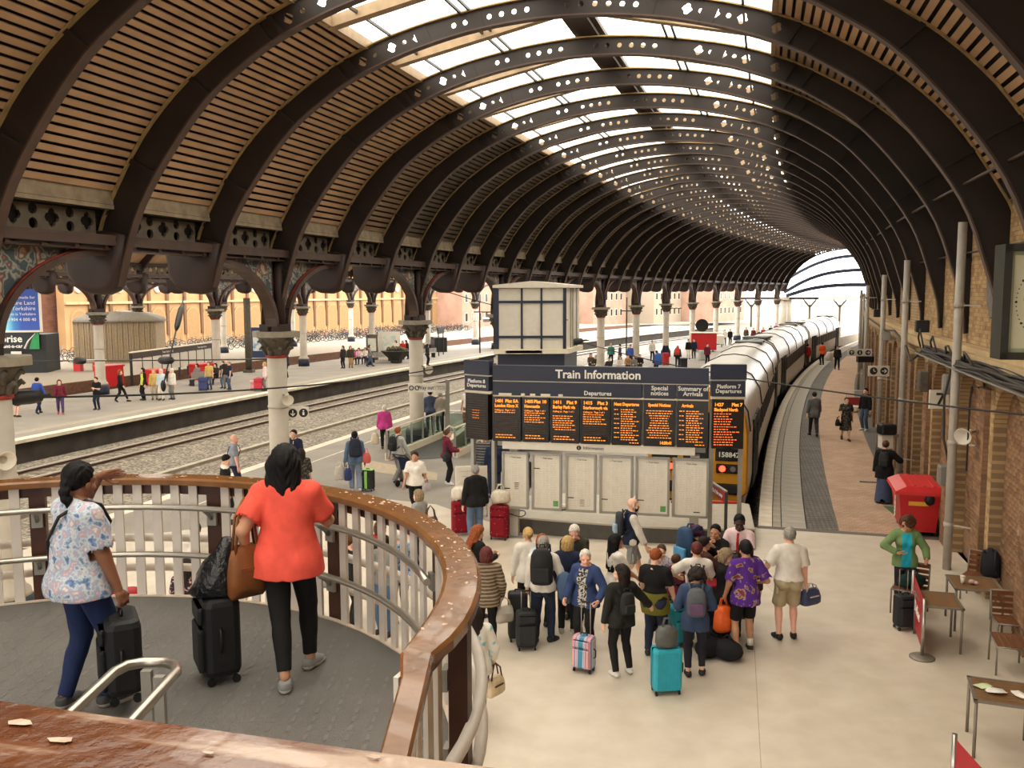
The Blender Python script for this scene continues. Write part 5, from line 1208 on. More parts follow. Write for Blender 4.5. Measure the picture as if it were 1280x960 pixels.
ws_ = thing('way_out_sign', 'long white way out sign with pictograms on a grey pole', 'sign', (-2.42, 33.2, 0), .08); mb = MB(); mb.box((0, 0, 1.25), (.16, .16, 2.5)); mb.build('pole', mat('pole_grey', (124, 118, 108), .5), ws_)
mb = MB(); mb.box((-.75, -.05, 2.22), (1.42, .06, .32)); s2 = mb.build('sign_panel', m_white, ws_); text('lettering', 'Way out', .2, m_ink, s2, (-.5, -.085, 2.22), align='RIGHT', bold=.003, sx=.85); text('lettering', 'A Platforms\n1 - 3 and 9', .1, m_ink, s2, (-.1, -.085, 2.22), align='RIGHT', space=.9, sx=.8)
mb = MB()
for x in (-1.33, -1.12): mb.tube([(x+.075*cos(a), -.085, 2.22+.075*sin(a)) for a in np.linspace(0, 2*pi, 14)[:-1]], .018, 5, closed=True)
mb.build('pictogram', m_ink, s2)
# ================================================================== signs, speakers and clock
def arrow(mb, x, y, z, r, d):
    mb.cyl((x, y, z), (x, y-.012, z), r, n=18); return (x, z)
def picto_sign(name, loc, rz, w, h, n, label, arrows, hang=None):
    t = thing(name, label, 'sign', loc, rz); mb = MB(); mb.box((0, 0, 0), (w, .05, h)); mb.build('sign_panel', m_white, t)
    for k in range(n):
        x = -w/2+w*(k+.5)/n; mb = MB(); mb.cyl((x, -.026, 0), (x, -.034, 0), h*.36, n=20); dk = mb.build('disc', m_ink, t); mb = MB(); r = h*.22; kind = arrows[k]
        dv = {'r': (1, 0), 'd': (0, -1), 'l': (-1, 0), 'u': (0, 1)}.get(kind)
        if dv:
            a = Vector((dv[0], 0, dv[1])); c = Vector((x, -.038, 0)); p = Vector((-dv[1], 0, dv[0]))
            mb.bar(c-a*r, c+a*r, .012, h*.07, up=(0, 1, 0)) if False else mb.bar(c-a*r, c+a*r, h*.07, .01, up=(0, -1, 0)); mb.bar(c+a*r, c+a*r*.1+p*r*.8, h*.07, .01, up=(0, -1, 0)); mb.bar(c+a*r, c+a*r*.1-p*r*.8, h*.07, .01, up=(0, -1, 0))
        elif kind == 'c': mb.bar((x, -.038, 0), (x, -.038, r), h*.06, .01, up=(0, -1, 0)); mb.bar((x, -.038, 0), (x+r*.8, -.038, -r*.2), h*.06, .01, up=(0, -1, 0))
        else: mb.ball((x, -.036, r*.75), (r*.3, .006, r*.3), 8, 4); mb.box((x, -.038, -.02), (r*.7, .01, r*1.1))
        mb.build('pictogram', m_txt, dk)
    if hang: mb = MB(); mb.bar((0, .02, 0), hang, .05, .05); mb.build('bracket', m_gry, t)
    return t
picto_sign('pictogram_sign', (-6.0, 24.85, 2.4), .15, .58, .34, 2, 'white sign with arrow and toilet discs on the column behind the coral top', ('d', 'p'), (-.45, 0, 0))
picto_sign('pictogram_sign', (11.95, 29, 3.15), -.1, .66, .34, 2, 'white sign with clock and right arrow discs bracketed from the brick wall', ('c', 'r'), (.6, .1, 0))
t = picto_sign('pictogram_sign', (15.6, 40, 3.0), -.1, 1.06, .32, 3, 'white sign with three black discs above platform, farther along the brick wall', ('u', 'p', 'r'), (.9, .1, 0)); mb = MB(); mb.box((.25, 0, -.3), (.7, .3, .26)); mb.build('hanging_box', m_blk, t)
t = thing('platform_number_sign', 'white square sign with black figure 7 on the brick wall', 'sign', (9.55, 19.8, 3.33), -.1); mb = MB(); mb.box((0, 0, 0), (.46, .05, .42)); mb.build('sign_panel', m_white, t); text('lettering', '7', .4, m_ink, t, (0, -.03, -.01), bold=.008); mb = MB(); mb.bar((.2, .03, .1), (.52, .1, .1), .04); mb.build('bracket', m_gry, t)
def speaker(loc, d, label, arm):
    t = thing('horn_loudspeaker', label, 'loudspeaker', loc); d = Vector(d).normalized(); mb = MB()
    x = d.cross(Vector((0, 0, 1))).normalized(); y = x.cross(d); rings = []
    for r, l in ((.05, -.2), (.06, -.06), (.08, .04), (.16, .2), (.165, .205), (.15, .2), (.06, .05)): rings.append([d*l+(x*cos(q*pi/8)+y*sin(q*pi/8))*r for q in range(16)])
    mb.loft(rings); mb.build('horn', m_white, t); mb = MB(); mb.bar((0, 0, 0), arm, .04); mb.box(arm, (.1, .1, .3)); mb.build('bracket', m_gry, t)
speaker((-6.13, 24.2, 2.92), (.3, -1, -.35), 'pale horn loudspeaker on the column behind the coral top', (-.3, .3, .1)); speaker((-3.2, 33.6, 2.9), (.5, -1, -.3), 'pale horn loudspeaker on the column above the way out sign', (-.3, .3, .1))
speaker((-8.62, 14.85, 2.98), (1, -.7, -.1), 'pale horn loudspeaker on the column at the left edge', (-.3, .25, -.1)); speaker((8.75, 17.0, 3.0), (-1, -.9, -.2), 'white horn loudspeaker mounted on the brick wall below the cable tray', (.45, .2, .1))
ck = thing('station_clock', 'large square-framed clock with pale dial bracketed at the right edge', 'clock', (6.72, 11, 5.6), -.18)
mb = MB()
for x, z, w, h in ((0, .66, 1.4, .09), (0, -.66, 1.4, .09), (-.66, 0, .09, 1.4), (.66, 0, .09, 1.4)): mb.box((x, 0, z), (w, .36, h))
mb.build('frame', mat('clock_frame', (44, 44, 38), .5), ck); mb = MB(); mb.box((0, .02, 0), (1.26, .2, 1.26)); mb.build('dial', mat('dial_cream', (206, 204, 176), .5, var=.03), ck)
mb = MB()
for x, z, w, h in ((0, .6, 1.26, .06), (0, -.6, 1.26, .06), (-.6, 0, .06, 1.26), (.6, 0, .06, 1.26)): mb.box((x, -.1, z), (w, .05, h))
mb.build('inner_bezel', mat('bezel_green', (150, 154, 122), .5), ck)
for k in range(1, 13): a = pi/2-k*pi/6; text('numeral', str(k), .17, m_ink, ck, (.4*cos(a), -.085, .4*sin(a)))
mb = MB()
for k in range(60): a = k*pi/30; mb.cyl((.52*cos(a), -.08, .52*sin(a)), (.52*cos(a), -.088, .52*sin(a)), .016 if k % 5 == 0 else .008, n=6)
mb.build('minute_marks', m_ink, ck); mb = MB(); mb.bar((0, -.1, 0), (.22, -.1, .12), .03, .01, up=(0, -1, 0)); mb.bar((0, -.11, 0), (.0, -.11, .45), .02, .01, up=(0, -1, 0)); mb.build('hands', m_ink, ck); mb = MB(); mb.bar((.6, .1, .3), (1.15, .3, .3), .08); mb.bar((.6, .1, -.3), (1.15, .3, -.3), .08); mb.build('wall_bracket', m_blk, ck)
# pipes, cable tray and boxes on the wall
m_pipe = mat('pipe_grey', (168, 160, 148), .5, var=.08)
for k, (i, z1) in enumerate(((.79, 7.1), (1.60, 6.6), (2.28, 6.3), (3.3, 6.0), (4.6, 5.8), (6.2, 5.6))):
    t = thing('drainpipe', ['tall grey drainpipe beside the red wheelie bin, nearest on the brick wall', 'grey drainpipe behind the woman in the long denim skirt', 'third grey drainpipe along the brick wall', 'fourth grey drainpipe along the brick wall', 'fifth grey drainpipe along the brick wall', 'last and farthest grey drainpipe along the brick wall'][k], 'drainpipe', W(i, 16.66), ANG(i), 'drainpipes on the brick wall')
    mb = MB(); mb.cyl((0, 0, .0), (0, 0, z1), .085, n=14); mb.build('pipe', m_pipe, t)
    for z in (.9, 2.6, 5.4): mb = MB(); mb.cyl((0, 0, z), (0, 0, z+.1), .1, n=14); mb.bar((0, 0, z+.05), (.36, -.25, z+.05), .03); mb.build('collar', m_pipe, t)
ct = thing('cable_tray', 'bundle of dark cables on a tray along the brick wall under the clock', 'cables', (0, 0, 0)); m_cab = mat('cable_black', (52, 46, 42), .6, var=.2)
mb = MB(); pth = [W(i, 16.72) for i in np.linspace(.05, 1.3, 16)]
for a, b in zip(pth[:-1], pth[1:]): mb.bar(a+Vector((0, 0, 4.18)), b+Vector((0, 0, 4.18)), .3, .03)
mb.build('tray', m_gry, ct)
rg = np.random.default_rng(11)
for k in range(11):
    mb = MB(); o_ = rg.uniform(-.12, .12); z = 4.22+.016*k; mb.tube([W(i, 16.72+o_+.02*sin(9*i+k), z+.03*sin(14*i+k*2)) for i in np.linspace(.05, 1.3-.03*(k % 4), 26)], rg.uniform(.018, .034), 6); mb.build('cable', m_cab, ct)
for k in range(4):
    mb = MB(); i0 = .62+.2*k; mb.tube([W(i0, 16.68, 4.25), W(i0+.03, 16.6, 4.5+.1*k), W(i0+.1, 16.66, 4.55), W(i0+.16, 16.8, 4.3)], .022, 6); mb.build('cable', m_cab, ct)
mb = MB(); mb.tube([W(1.28, 16.7, 4.2), W(1.4, 16.6, 3.9), W(1.6, 16.7, 4.2), W(1.9, 16.7, 4.5), W(2.2, 16.7, 4.4), W(3.5, 16.72, 4.55), W(6, 16.75, 4.6)], .035, 6); mb.build('cable', m_cab, ct)
mb = MB(); mb.tube([W(.86, 16.7, 4.15), W(.87, 16.6, 3.5), W(.865, 16.62, 2.6), W(.84, 16.7, 2.1), W(.87, 16.75, 1.9)], .025, 6); mb.build('cable', m_cab, ct)
mb = MB(); mb.tube([W(.62, 16.75, 3.95), W(.66, 16.72, 3.95), W(.665, 16.7, 3.7), W(.665, 16.7, 2.3)], .018, 6); mb.build('cable', m_cab, ct)
def box_on_wall(i, z, d, label, mt, s=16.72):
    t = thing('junction_box', label, 'box', W(i, s, z), ANG(i)); mb = MB(); rbox(mb, (0, 0, 0), d, .02); mb.build('case', mt, t); mb = MB(); mb.box((-d[0]/2-.006, 0, 0), (.012, d[1]*.85, d[2]*.85)); mb.build('lid', mt, t)
box_on_wall(.90, 1.78, (.22, .36, .42), 'grey steel box on the brick wall above the red wheelie bin', mat('box_grey', (126, 120, 112), .5)); box_on_wall(.9, 3.75, (.2, .3, .42), 'grey junction box on the brick wall below the cable bundle', m_gry); box_on_wall(1.25, 3.5, (.2, .5, .5), 'tall weathered box on the brick wall left of the figure 7 sign', m_cap)
for i, z in ((1.3, 4.85), (2.6, 4.9), (2.2, 4.2)): box_on_wall(i, z, (.3, .3, .3), 'small dark fitting on the ledge of the brick wall, %s' % {1.3: 'nearest', 2.6: 'farthest', 2.2: 'pale one below the ledge'}[i], m_gry if i == 2.2 else m_blk)
t = thing('window_unit', 'pale framed cafe window with banner at the right edge', 'window', W(.30, 17.0), ANG(.3)); mb = MB()
for y, z, a, b in ((0, 2.35, 1.2, .07), (0, 1.25, 1.2, .07), (-.57, 1.8, .07, 1.2), (.57, 1.8, .07, 1.2), (0, .3, 1.2, .06)): mb.box((-.06, y, z), (.09, a, b))
mb.build('frame', m_gry, t); mb = MB(); mb.box((-.03, 0, 1.8), (.02, 1.1, 1.05)); mb.build('glass', m_win, t); mb = MB(); mb.box((-.06, 0, .75), (.03, 1.16, .9)); mb.build('lower_panel', mat('banner_print', (176, 150, 116), .6, col2=(206, 196, 176), tscale=4), t); mb = MB(); mb.box((-.08, 0, 1.18), (.03, 1.16, .06)); mb.build('red_stripe', mat('sign_red', (150, 36, 42), .5), t)
# ================================================================== red wheelie bin
m_bin = mat('bin_red', (178, 22, 26), .4, var=.06); m_bin2 = mat('bin_lid_red', (204, 46, 48), .35, var=.05)
bn = thing('wheelie_bin', 'big red wheelie bin with ribbed lid standing against the brick wall', 'bin', W(1.13, 16.5), ANG(1.13))
mb = MB(); mb.loft([[(-.42, -.75, .12), (.42, -.75, .12), (.42, .75, .12), (-.42, .75, .12)], [(-.55, -.85, 1.1), (.5, -.85, 1.1), (.5, .85, 1.1), (-.55, .85, 1.1)]], smooth=False); mb.build('bin_body', m_bin, bn)
mb = MB(); mb.loft([[(-.66, -.9, 1.08), (.52, -.9, 1.08), (.52, .9, 1.08), (-.66, .9, 1.08)], [(-.64, -.9, 1.16), (.52, -.9, 1.16), (.52, .9, 1.16), (-.64, .9, 1.16)], [(-.36, -.84, 1.29), (.5, -.84, 1.29), (.5, .84, 1.29), (-.36, .84, 1.29)]], smooth=False)
for x in (-.15, .1, .35): mb.box((x, 0, 1.3), (.08, 1.6, .03))
mb.build('lid', m_bin2, bn)
for x in (-.35, .35):
    for y in (-.6, .6): mb = MB(); mb.cyl((x-.03, y, .09), (x+.03, y, .09), .09, n=12); mb.build('wheel', m_blk, bn)
mb = MB(); mb.box((-.05, -.845, .86), (.5, .02, .1)); mb.build('yellow_label', mat('label_yellow', (206, 150, 40), .5), bn)
mb = MB(); mb.ball((.22, -.86, .98), (.13, .06, .15), 10, 6); mb.build('bag_corner', m_blk, bn); text('lettering', 'BIFFA', .24, m_txt, bn, (-.545, -.1, .62), rot=(pi/2, pi/2, -pi/2), bold=.008)
bn.scale = (.86, .9, .93)
# ================================================================== cafe furniture by the wall
m_slat = mat('table_slat', (120, 88, 56), .5, var=.2, vscale=8); m_slatr = mat('seat_slat', (112, 70, 42), .45, var=.2, vscale=8); m_leg = mat('furniture_metal', (128, 118, 106), .45, .4, var=.06)
def cafe_table(loc, rz, lx, ly, label):
    t = thing('cafe_table', label, 'table', loc, rz, 'cafe tables'); mb = MB()
    for x in (-lx/2+.02, lx/2-.02): mb.box((x, 0, .735), (.04, ly, .03))
    for y in (-ly/2+.02, ly/2-.02): mb.box((0, y, .735), (lx, .04, .03))
    mb.build('frame', m_leg, t); n = 8; mb = MB(); mb.box((0, 0, 0), (lx-.08, (ly-.08)/n-.008, .02)); sm_ = mb.mesh('slat', m_slat)
    for k in range(n): link('slat', sm_, t, (0, -ly/2+.04+(ly-.08)*(k+.5)/n, .735))
    mb = MB(); mb.cyl((0, 0, 0), (0, 0, .73), .02, n=8); lm = mb.mesh('leg', m_leg)
    for x in (-lx/2+.03, lx/2-.03):
        for y in (-ly/2+.03, ly/2-.03): link('leg', lm, t, (x, y, 0))
    return t
def cafe_chair(loc, rz, label, w=.5):
    t = thing('cafe_chair', label, 'chair', loc, rz, 'cafe chairs'); mb = MB()
    for x in (-w/2, w/2):
        mb.tube([(x, .22, 0), (x, .22, .44), (x, -.2, .44)], .016, 6); mb.tube([(x, -.2, 0), (x, -.2, .44), (x, -.29, .84)], .016, 6)
    mb.tube([(-w/2, .22, .44), (w/2, .22, .44)], .014, 6); mb.tube([(-w/2, -.29, .84), (w/2, -.29, .84)], .016, 6); mb.build('frame', m_leg, t)
    mb = MB(); mb.box((0, 0, 0), (w-.03, .07, .02)); sm_ = mb.mesh('slat', m_slatr)
    for k in range(5): link('slat', sm_, t, (0, .17-.085*k, .45))
    for k in range(4): link('slat', sm_, t, (0, -.215-.02*k, .52+.095*k), (pi/2-.2, 0, 0))
    return t
aC = ANG(.3)
cafe_table((7.93, 14.9, 0), aC, .78, .8, 'slatted cafe table with a paper cup on it, beside the wall'); cafe_table((6.93, 14.1, 0), aC, .62, .8, 'slatted cafe table directly behind the red banner'); cafe_table((6.12, 10.72, 0), aC-.1, .72, .76, 'slatted cafe table with crumpled wrappers at the bottom right')
cafe_chair((7.55, 13.1, 0), aC+1.5, 'slatted cafe chair facing left at the right edge', .62); cafe_chair((8.05, 13.95, 0), aC+pi, 'slatted cafe chair tucked beyond the table with the paper cup, at the right edge', .5); cafe_chair((8.75, 16.2, 0), aC+pi*.85, 'slatted cafe chair against the wall with a black backpack on it', .6); cafe_chair((7.12, 15.55, 0), aC+pi*.9, 'slatted cafe chair with a dark green bag on it', .55)
t = thing('paper_cup', 'white paper cup standing on the slatted cafe table', 'cup', (7.72, 14.9, .75)); mb = MB(); mb.lathe([(.03, 0), (.042, .11)], n=12); mb.build('cup_body', m_white, t); mb = MB(); mb.lathe([(.045, .11), (.045, .125), (.03, .135)], n=12); mb.build('cup_lid', m_lt, t)
mb = MB(); mb.ball((0, 0, .04), (.06, .05, .04), 8, 4); mb.ball((.06, -.03, .03), (.04, .05, .03), 8, 4); tag(mb.build('crumpled_napkin', mat('napkin', (190, 160, 150), .8), None, (7.85, 14.85, .75)), 'crumpled napkin beside the paper cup on the cafe table', 'napkin')
for k, (x, y, c, l, sc) in enumerate(((5.95, 10.85, (196, 206, 160), 'pale green crumpled wrapper on the bottom right table', (.15, .09, .03)), (6.02, 10.7, (220, 214, 204), 'large white crumpled paper on the bottom right table', (.16, .12, .035)), (6.27, 10.62, (224, 216, 206), 'folded white paper at the far side of the bottom right table', (.09, .17, .025)))):
    mb = MB(); rg = np.random.default_rng(k); n = 9; vs = [(sc[0]*cos(2*pi*q/n)*rg.uniform(.6, 1), sc[1]*sin(2*pi*q/n)*rg.uniform(.6, 1), rg.uniform(.004, sc[2])) for q in range(n)]+[(0, 0, sc[2]*1.6)]
    mb.add(vs, [(q, (q+1) % n, n) for q in range(n)]+[tuple(range(n))[::-1]]); tag(mb.build('wrapper', mat('paper_%d' % k, c, .7), None, (x, y, .752)), l, 'wrapper')
def banner(a, b, label, txt):
    t = thing('barrier_banner', label, 'barrier', (0, 0, 0)); a, b = Vector(a), Vector(b)
    for p in (a, b):
        mb = MB(); mb.lathe([(.19, 0), (.19, .02), (.16, .035), (.03, .05)], c=p, n=24); pb = mb.build('base', m_leg, t); mb = MB(); mb.cyl(p+Vector((0, 0, .04)), p+Vector((0, 0, .96)), .028, n=10); mb.build('post', m_ss, t)
    d = (b-a).normalized(); mb = MB(); mb.bar(a+d*.06+Vector((0, 0, .52)), b-d*.06+Vector((0, 0, .52)), .012, .78); bp_ = mb.build('banner_cloth', mat('banner_red', (160, 32, 40), .6, var=.05), t)
    if txt: text('lettering', txt, .26, m_txt, bp_, (a+b)/2+Vector((-.014, -.005, .5)), rot=(pi/2, 0, math.atan2(d.y, d.x)), sx=1.0)
banner((6.90, 14.96, 0), (6.43, 13.53, 0), 'red cafe banner with white script between two steel posts', 'Delice'); banner((4.79, 9.25, 0), (4.72, 7.9, 0), 'second red cafe banner cut off by the bottom edge', None)
t = thing('luggage_trolley', 'empty luggage trolley with red panel by the brick wall', 'trolley', (16.35, 42.3, 0), -.3); mb = MB(); mb.box((0, 0, .25), (.9, .6, .06)); mb.build('deck', m_white, t); mb = MB(); mb.tube([(-.4, .3, .25), (-.4, .3, 1.0), (.4, .3, 1.0), (.4, .3, .25)], .03, 6); mb.build('handle', m_white, t); mb = MB(); mb.box((0, -.28, .55), (.8, .04, .36)); mb.build('red_panel', mat('sign_red', (150, 36, 42), .5), t)
for x in (-.3, .3): mb = MB(); mb.cyl((x, -.2, .1), (x+.05, -.2, .1), .1, n=10); mb.cyl((x, .2, .1), (x+.05, .2, .1), .1, n=10); mb.build('wheel', m_blk, t)
t = thing('notice_frame', 'white A-board notice behind the man in the black jacket', 'board', (-1.05, 22.5, 0), .1); mb = MB(); mb.box((0, 0, .68), (.78, .05, 1.28)); mb.build('board', m_white, t); mb = MB()
for q in range(7): mb.box((-.1+.05*(q % 2), -.03, 1.2-.13*q), (.4, .006, .012))
mb.build('print', m_ptx, t); mb = MB(); mb.tube([(-.39, 0, 0), (-.39, 0, 1.32), (.39, 0, 1.32), (.39, 0, 0)], .025, 6); mb.build('frame', m_lt, t)
t = thing('ticket_reader', 'grey rounded post panel beside the left board post', 'reader', (-.32, 21.2, 0)); mb = MB(); mb.tube([(-.16, 0, 0), (-.16, 0, 1.0), (-.1, 0, 1.12), (.1, 0, 1.12), (.16, 0, 1.0), (.16, 0, 0)], .03, 6); mb.build('frame', m_gry, t); mb = MB(); mb.box((0, 0, .75), (.26, .05, .5)); mb.build('panel', m_blk, t)
# ================================================================== far platform: notice boards, kiosk, benches, bicycles
m_redp = mat('red_plastic', (190, 30, 32), .5, var=.06); m_tan = mat('corrugated_tan', (150, 130, 100), .7, var=.15, col2=(118, 100, 76), tex='wavex', tscale=2.6, ramp=(.4, .6)); m_roofg = mat('grey_roof', (128, 120, 106), .8, var=.1)
a, b = Vector((-23.85, 55.8, 0)), Vector((-22.6, 67.0, 0)); nbd = thing('hoarding', 'long white panelled hoarding with dark header on the far platform', 'hoarding', a, math.atan2(b.y-a.y, b.x-a.x)); L = (b-a).length
mb = MB(); mb.box((L/2, 0, 1.86), (L, .2, .36)); hd = mb.build('header', mat('header_brown', (64, 50, 44), .6), nbd); mb = MB(); mb.box((L/2, 0, 2.08), (L, .3, .06)); mb.build('cap', m_lt, nbd)
text('lettering', 'Train departures', .22, m_txt, hd, (L*.4, -.11, 1.86)); text('lettering', 'Train departures', .22, m_txt, hd, (L*.85, -.11, 1.86))
for k in range(9): mb = MB(); mb.box((L*(k+.5)/9, 0, 1.15), (L/9-.07, .1, 1.0)); mb.build('panel', m_white, nbd)
for k in range(10): mb = MB(); mb.box((L*k/9, 0, 1.0), (.08, .14, 2.0)); mb.build('upright', m_blk, nbd)
for k, (x, y, w, h, l) in enumerate(((-25.0, 55.2, 1.5, 1.25, 'large red bin left of the white hoarding'), (-22.6, 56.2, 1.0, .9, 'red bin under the left part of the white hoarding'), (-20.95, 60.0, 1.3, .95, 'red bin under the middle of the white hoarding'))):
    t = thing('platform_bin', l, 'bin', (x, y, 0), 1.1, 'red bins at the hoarding'); mb = MB(); rbox(mb, (0, 0, h/2), (w, .9, h), .06); mb.build('bin_body', m_redp, t); mb = MB(); rbox(mb, (0, 0, h+.05), (w+.1, 1.0, .12), .03); mb.build('lid', m_bin2, t)
kx = thing('rental_kiosk', 'dark kiosk with blue billboard above its green and black sign, far left', 'kiosk', (-37.6, 64.6, 0), .18)
mb = MB(); mb.box((.9, 1.6, 1.4), (5.4, 3, 2.8)); mb.build('kiosk_body', mat('kiosk_dark', (30, 30, 30), .6), kx)
mb = MB(); mb.box((1.2, 0, 2.35), (4.0, .1, 1.25)); sgn = mb.build('sign_panel', mat('sign_black', (16, 20, 26), .4), kx); text('lettering', 'enterprise', .72, m_txt, sgn, (2.05, -.06, 2.5), align='RIGHT', bold=.015); text('lettering', 'rent-a-car', .36, m_txt, sgn, (2.05, -.06, 1.98), align='RIGHT', bold=.008)
mb = MB(); mb.prism([(2.5, 1.75), (3.18, 1.75), (3.18, 2.95), (2.9, 2.9), (2.65, 2.35)], -.065, -.05, ax='y'); mb.build('green_flash', mat('sign_green', (40, 140, 78), .5), sgn); mb = MB(); mb.tube([(2.2, -.07, 1.8), (2.45, -.07, 2.35), (2.95, -.07, 2.9)], [.09, .06, .03], 6); mb.build('white_swoosh', m_txt, sgn)
mb = MB(); mb.box((1.4, -.1, 4.6), (3.9, .12, 3.0)); bb = mb.build('billboard', mat('billboard_blue', (40, 90, 170), .4, var=0, col2=[(130, 205, 220), (56, 130, 196), (44, 78, 168)], tex='wavex', tscale=.06, ramp=(.1, .9)), kx)
for x, z, w, h in ((1.4, 3.06, 4.1, .14), (3.4, 4.6, .14, 3.2), (-.6, 4.6, .14, 3.2)): mb = MB(); mb.box((x, -.12, z), (w, .2, h)); mb.build('billboard_frame', m_white, kx)
for q, (s_, z, sz) in enumerate((('A land made for', 5.5, .3), ('Yorkshire Land', 5.1, .4), ('Dales - Yorkshire', 4.7, .4), ('This is Yorkshire', 4.3, .28), ('01904 4 000 40', 3.9, .32))): text('lettering', s_, sz, m_txt, bb, (3.1, -.17, z), align='RIGHT')
mb = MB(); mb.prism([(-.5, 3.1), (.6, 3.1), (.9, 3.9), (.5, 4.6), (.2, 4.3), (-.1, 4.9), (-.5, 4.5)], -.175, -.165, ax='y'); mb.build('figure_print', mat('print_plum', (120, 90, 110), .6, col2=(220, 206, 200), tscale=3), bb)
mb = MB(); mb.box((1.6, -.05, 1.1), (.7, .08, 1.0)); mb.build('door_notice', m_white, kx)
sh = thing('arched_shed', 'tan corrugated shed with curved grey roof behind the kiosk', 'shed', (-36.2, 74, 0), .1); mb = MB()
for k in range(30): mb.box((.0+.22*k, 0, 1.7), (.2, .12 if k % 2 else .06, 3.4))
mb.box((3.2, 1.6, 1.7), (6.4, 3, 3.3)); mb.build('wall_sheet', m_tan, sh); mb = MB(); mb.loft([[(x, y, 3.4+h) for x, h in ((-.1, 0), (.2, .4), (1.2, .75), (3.2, .9), (5.2, .75), (6.3, .35), (6.6, 0))] for y in (-.2, 3.2)], cap=True); mb.build('roof', m_roofg, sh)
t = thing('outdoor_table', 'pale table on two red legs in front of the tan shed', 'table', (-31.6, 66.5, 0), .05); mb = MB(); mb.box((0, 0, .78), (2.3, .9, .1)); mb.build('tabletop', m_white, t)
for x in (-.75, .65): mb = MB(); mb.box((x, 0, .37), (.5, .6, .74)); mb.build('leg', m_redp, t)
t = thing('blue_kiosk', 'blue glazed kiosk with poster beyond the white hoarding', 'kiosk', (-22.4, 80, 0), -.2); mb = MB(); mb.box((.3, .8, 1.35), (2.6, 1.8, 2.7)); mb.build('kiosk_body', mat('kiosk_blue', (38, 52, 84), .4), t); mb = MB(); mb.box((-.3, -.14, 1.5), (.95, .08, 1.8)); mb.build('poster', mat('poster_blue', (120, 156, 190), .4, col2=(200, 205, 200), tscale=2), t); mb = MB(); mb.box((.9, -.14, 1.5), (.95, .08, 1.8)); mb.build('glass', m_win, t)
for k, (x, y, w) in enumerate(((-19.2, 56.6, 3.2), (-10.9, 74.5, 2.6), (-7.6, 78.6, 2.6), (-1.2, 92, 3))):
    t = thing('platform_bench', ['dark metal bench before the white hoarding', 'dark metal bench left of the planter, under the waiting group', 'dark metal bench behind the planter', 'pale metal bench far along the far platform'][k], 'bench', (x, y, 0), 1.0, 'platform benches'); mb = MB()
    for q in range(5): mb.box((-w/2+w*(q+.5)/5, 0, .44), (w/5-.06, .42, .04)); 
    mb.build('seat', m_gry, t); mb = MB()
    for q in range(5): mb.box((-w/2+w*(q+.5)/5, -.2, .68), (w/5-.06, .04, .36))
    mb.build('backrest', m_gry, t)
    for x_ in (-w/2+.2, w/2-.2): mb = MB(); mb.box((x_, 0, .22), (.06, .4, .44)); mb.build('leg', m_blk, t)
t = thing('planter', 'dark tapering hexagonal planter on the far platform', 'planter', (-9.5, 73.2, 0)); mb = MB(); mb.lathe([(.45, 0), (.5, .25), (1.3, 1.0), (1.25, 1.02)], n=6, smooth=False); mb.build('tub', mat('planter_dark', (50, 47, 44), .7), t)
mb = MB(); rg = np.random.default_rng(2)
for q in range(26): a_ = rg.uniform(0, 6.28); r = rg.uniform(0, 1.0); mb.ball((r*cos(a_), r*sin(a_), 1.05+rg.uniform(0, .2)), rg.uniform(.1, .2), 6, 4)
o = mb.build('plants', mat('dry_plants', (86, 80, 56), .9, var=.3), t); o['kind'] = 'stuff'
for k, (x, y, w, h, l) in enumerate(((-10.6, 77.2, 1.9, 2.4, 'pale poster stand beside the waiting group'), (-12.0, 76.6, 1.0, 2.2, 'brown poster stand at the waiting group'))):
    t = thing('poster_stand', l, 'stand', (x, y, 0), .1); mb = MB(); mb.box((0, 0, h/2), (w, .12, h)); mb.build('panel', m_white if k == 0 else m_cap, t); mb = MB(); mb.box((0, -.07, h*.6), (w*.7, .02, h*.5)); mb.build('print', mat('print_teal', (176, 196, 190), .6, col2=(214, 206, 190), tscale=2), t)
t = thing('platform_pillar', 'plain dark grey pillar in front of the blue glazed kiosk', 'pillar', (-19.2, 65, 0)); t['kind'] = 'thing'; mb = MB(); mb.cyl((0, 0, 0), (0, 0, 5.4), .24, n=14); mb.build('shaft', m_cap, t); mb = MB(); mb.box((0, 0, .1), (.7, .7, .2)); mb.build('base', m_cap, t)
# bicycles in the stands by the rear wall
m_tyre = mat('tyre', (40, 38, 36), .8); m_fr = [mat('bike_frame_%d' % k, c, .4, .2, var=.05) for k, c in enumerate(((60, 66, 84), (120, 50, 44), (150, 146, 140), (50, 76, 66), (34, 34, 36)))]
def bike_parts():
    out = []
    for x in (-.52, .52):
        mb = MB(); mb.tube([(x+.33*cos(q*pi/8), 0, .34+.33*sin(q*pi/8)) for q in range(16)], .03, 4, closed=True)
        for q in range(4): mb.tube([(x+.31*cos(q*pi/4), 0, .34+.31*sin(q*pi/4)), (x-.31*cos(q*pi/4), 0, .34-.31*sin(q*pi/4))], .004, 3, cap=False)
        out.append(('wheel', mb.mesh('wheel', m_tyre)))
    fms = []
    for m in m_fr:
        mb = MB()
        for a, b in (((-.52, .34), (-.08, .3)), ((-.52, .34), (-.18, .78)), ((-.18, .78), (-.08, .3)), ((-.08, .3), (.36, .7)), ((-.18, .72), (.34, .78)), ((.34, .85), (.52, .34))): mb.tube([(a[0], 0, a[1]), (b[0], 0, b[1])], .028, 5)
        mb.tube([(.34, 0, .85), (.32, 0, .98), (.38, .25, 1.0)], .014, 5); mb.tube([(.32, 0, .98), (.38, -.25, 1.0)], .014, 5); fms.append(mb.mesh('frame', m))
    mb = MB(); mb.ball((-.2, 0, .87), (.13, .07, .04), 8, 4); out.append(('saddle', mb.mesh('saddle', m_blk))); return out, fms
bp_, bf_ = bike_parts(); rg = np.random.default_rng(9); nbk = 0
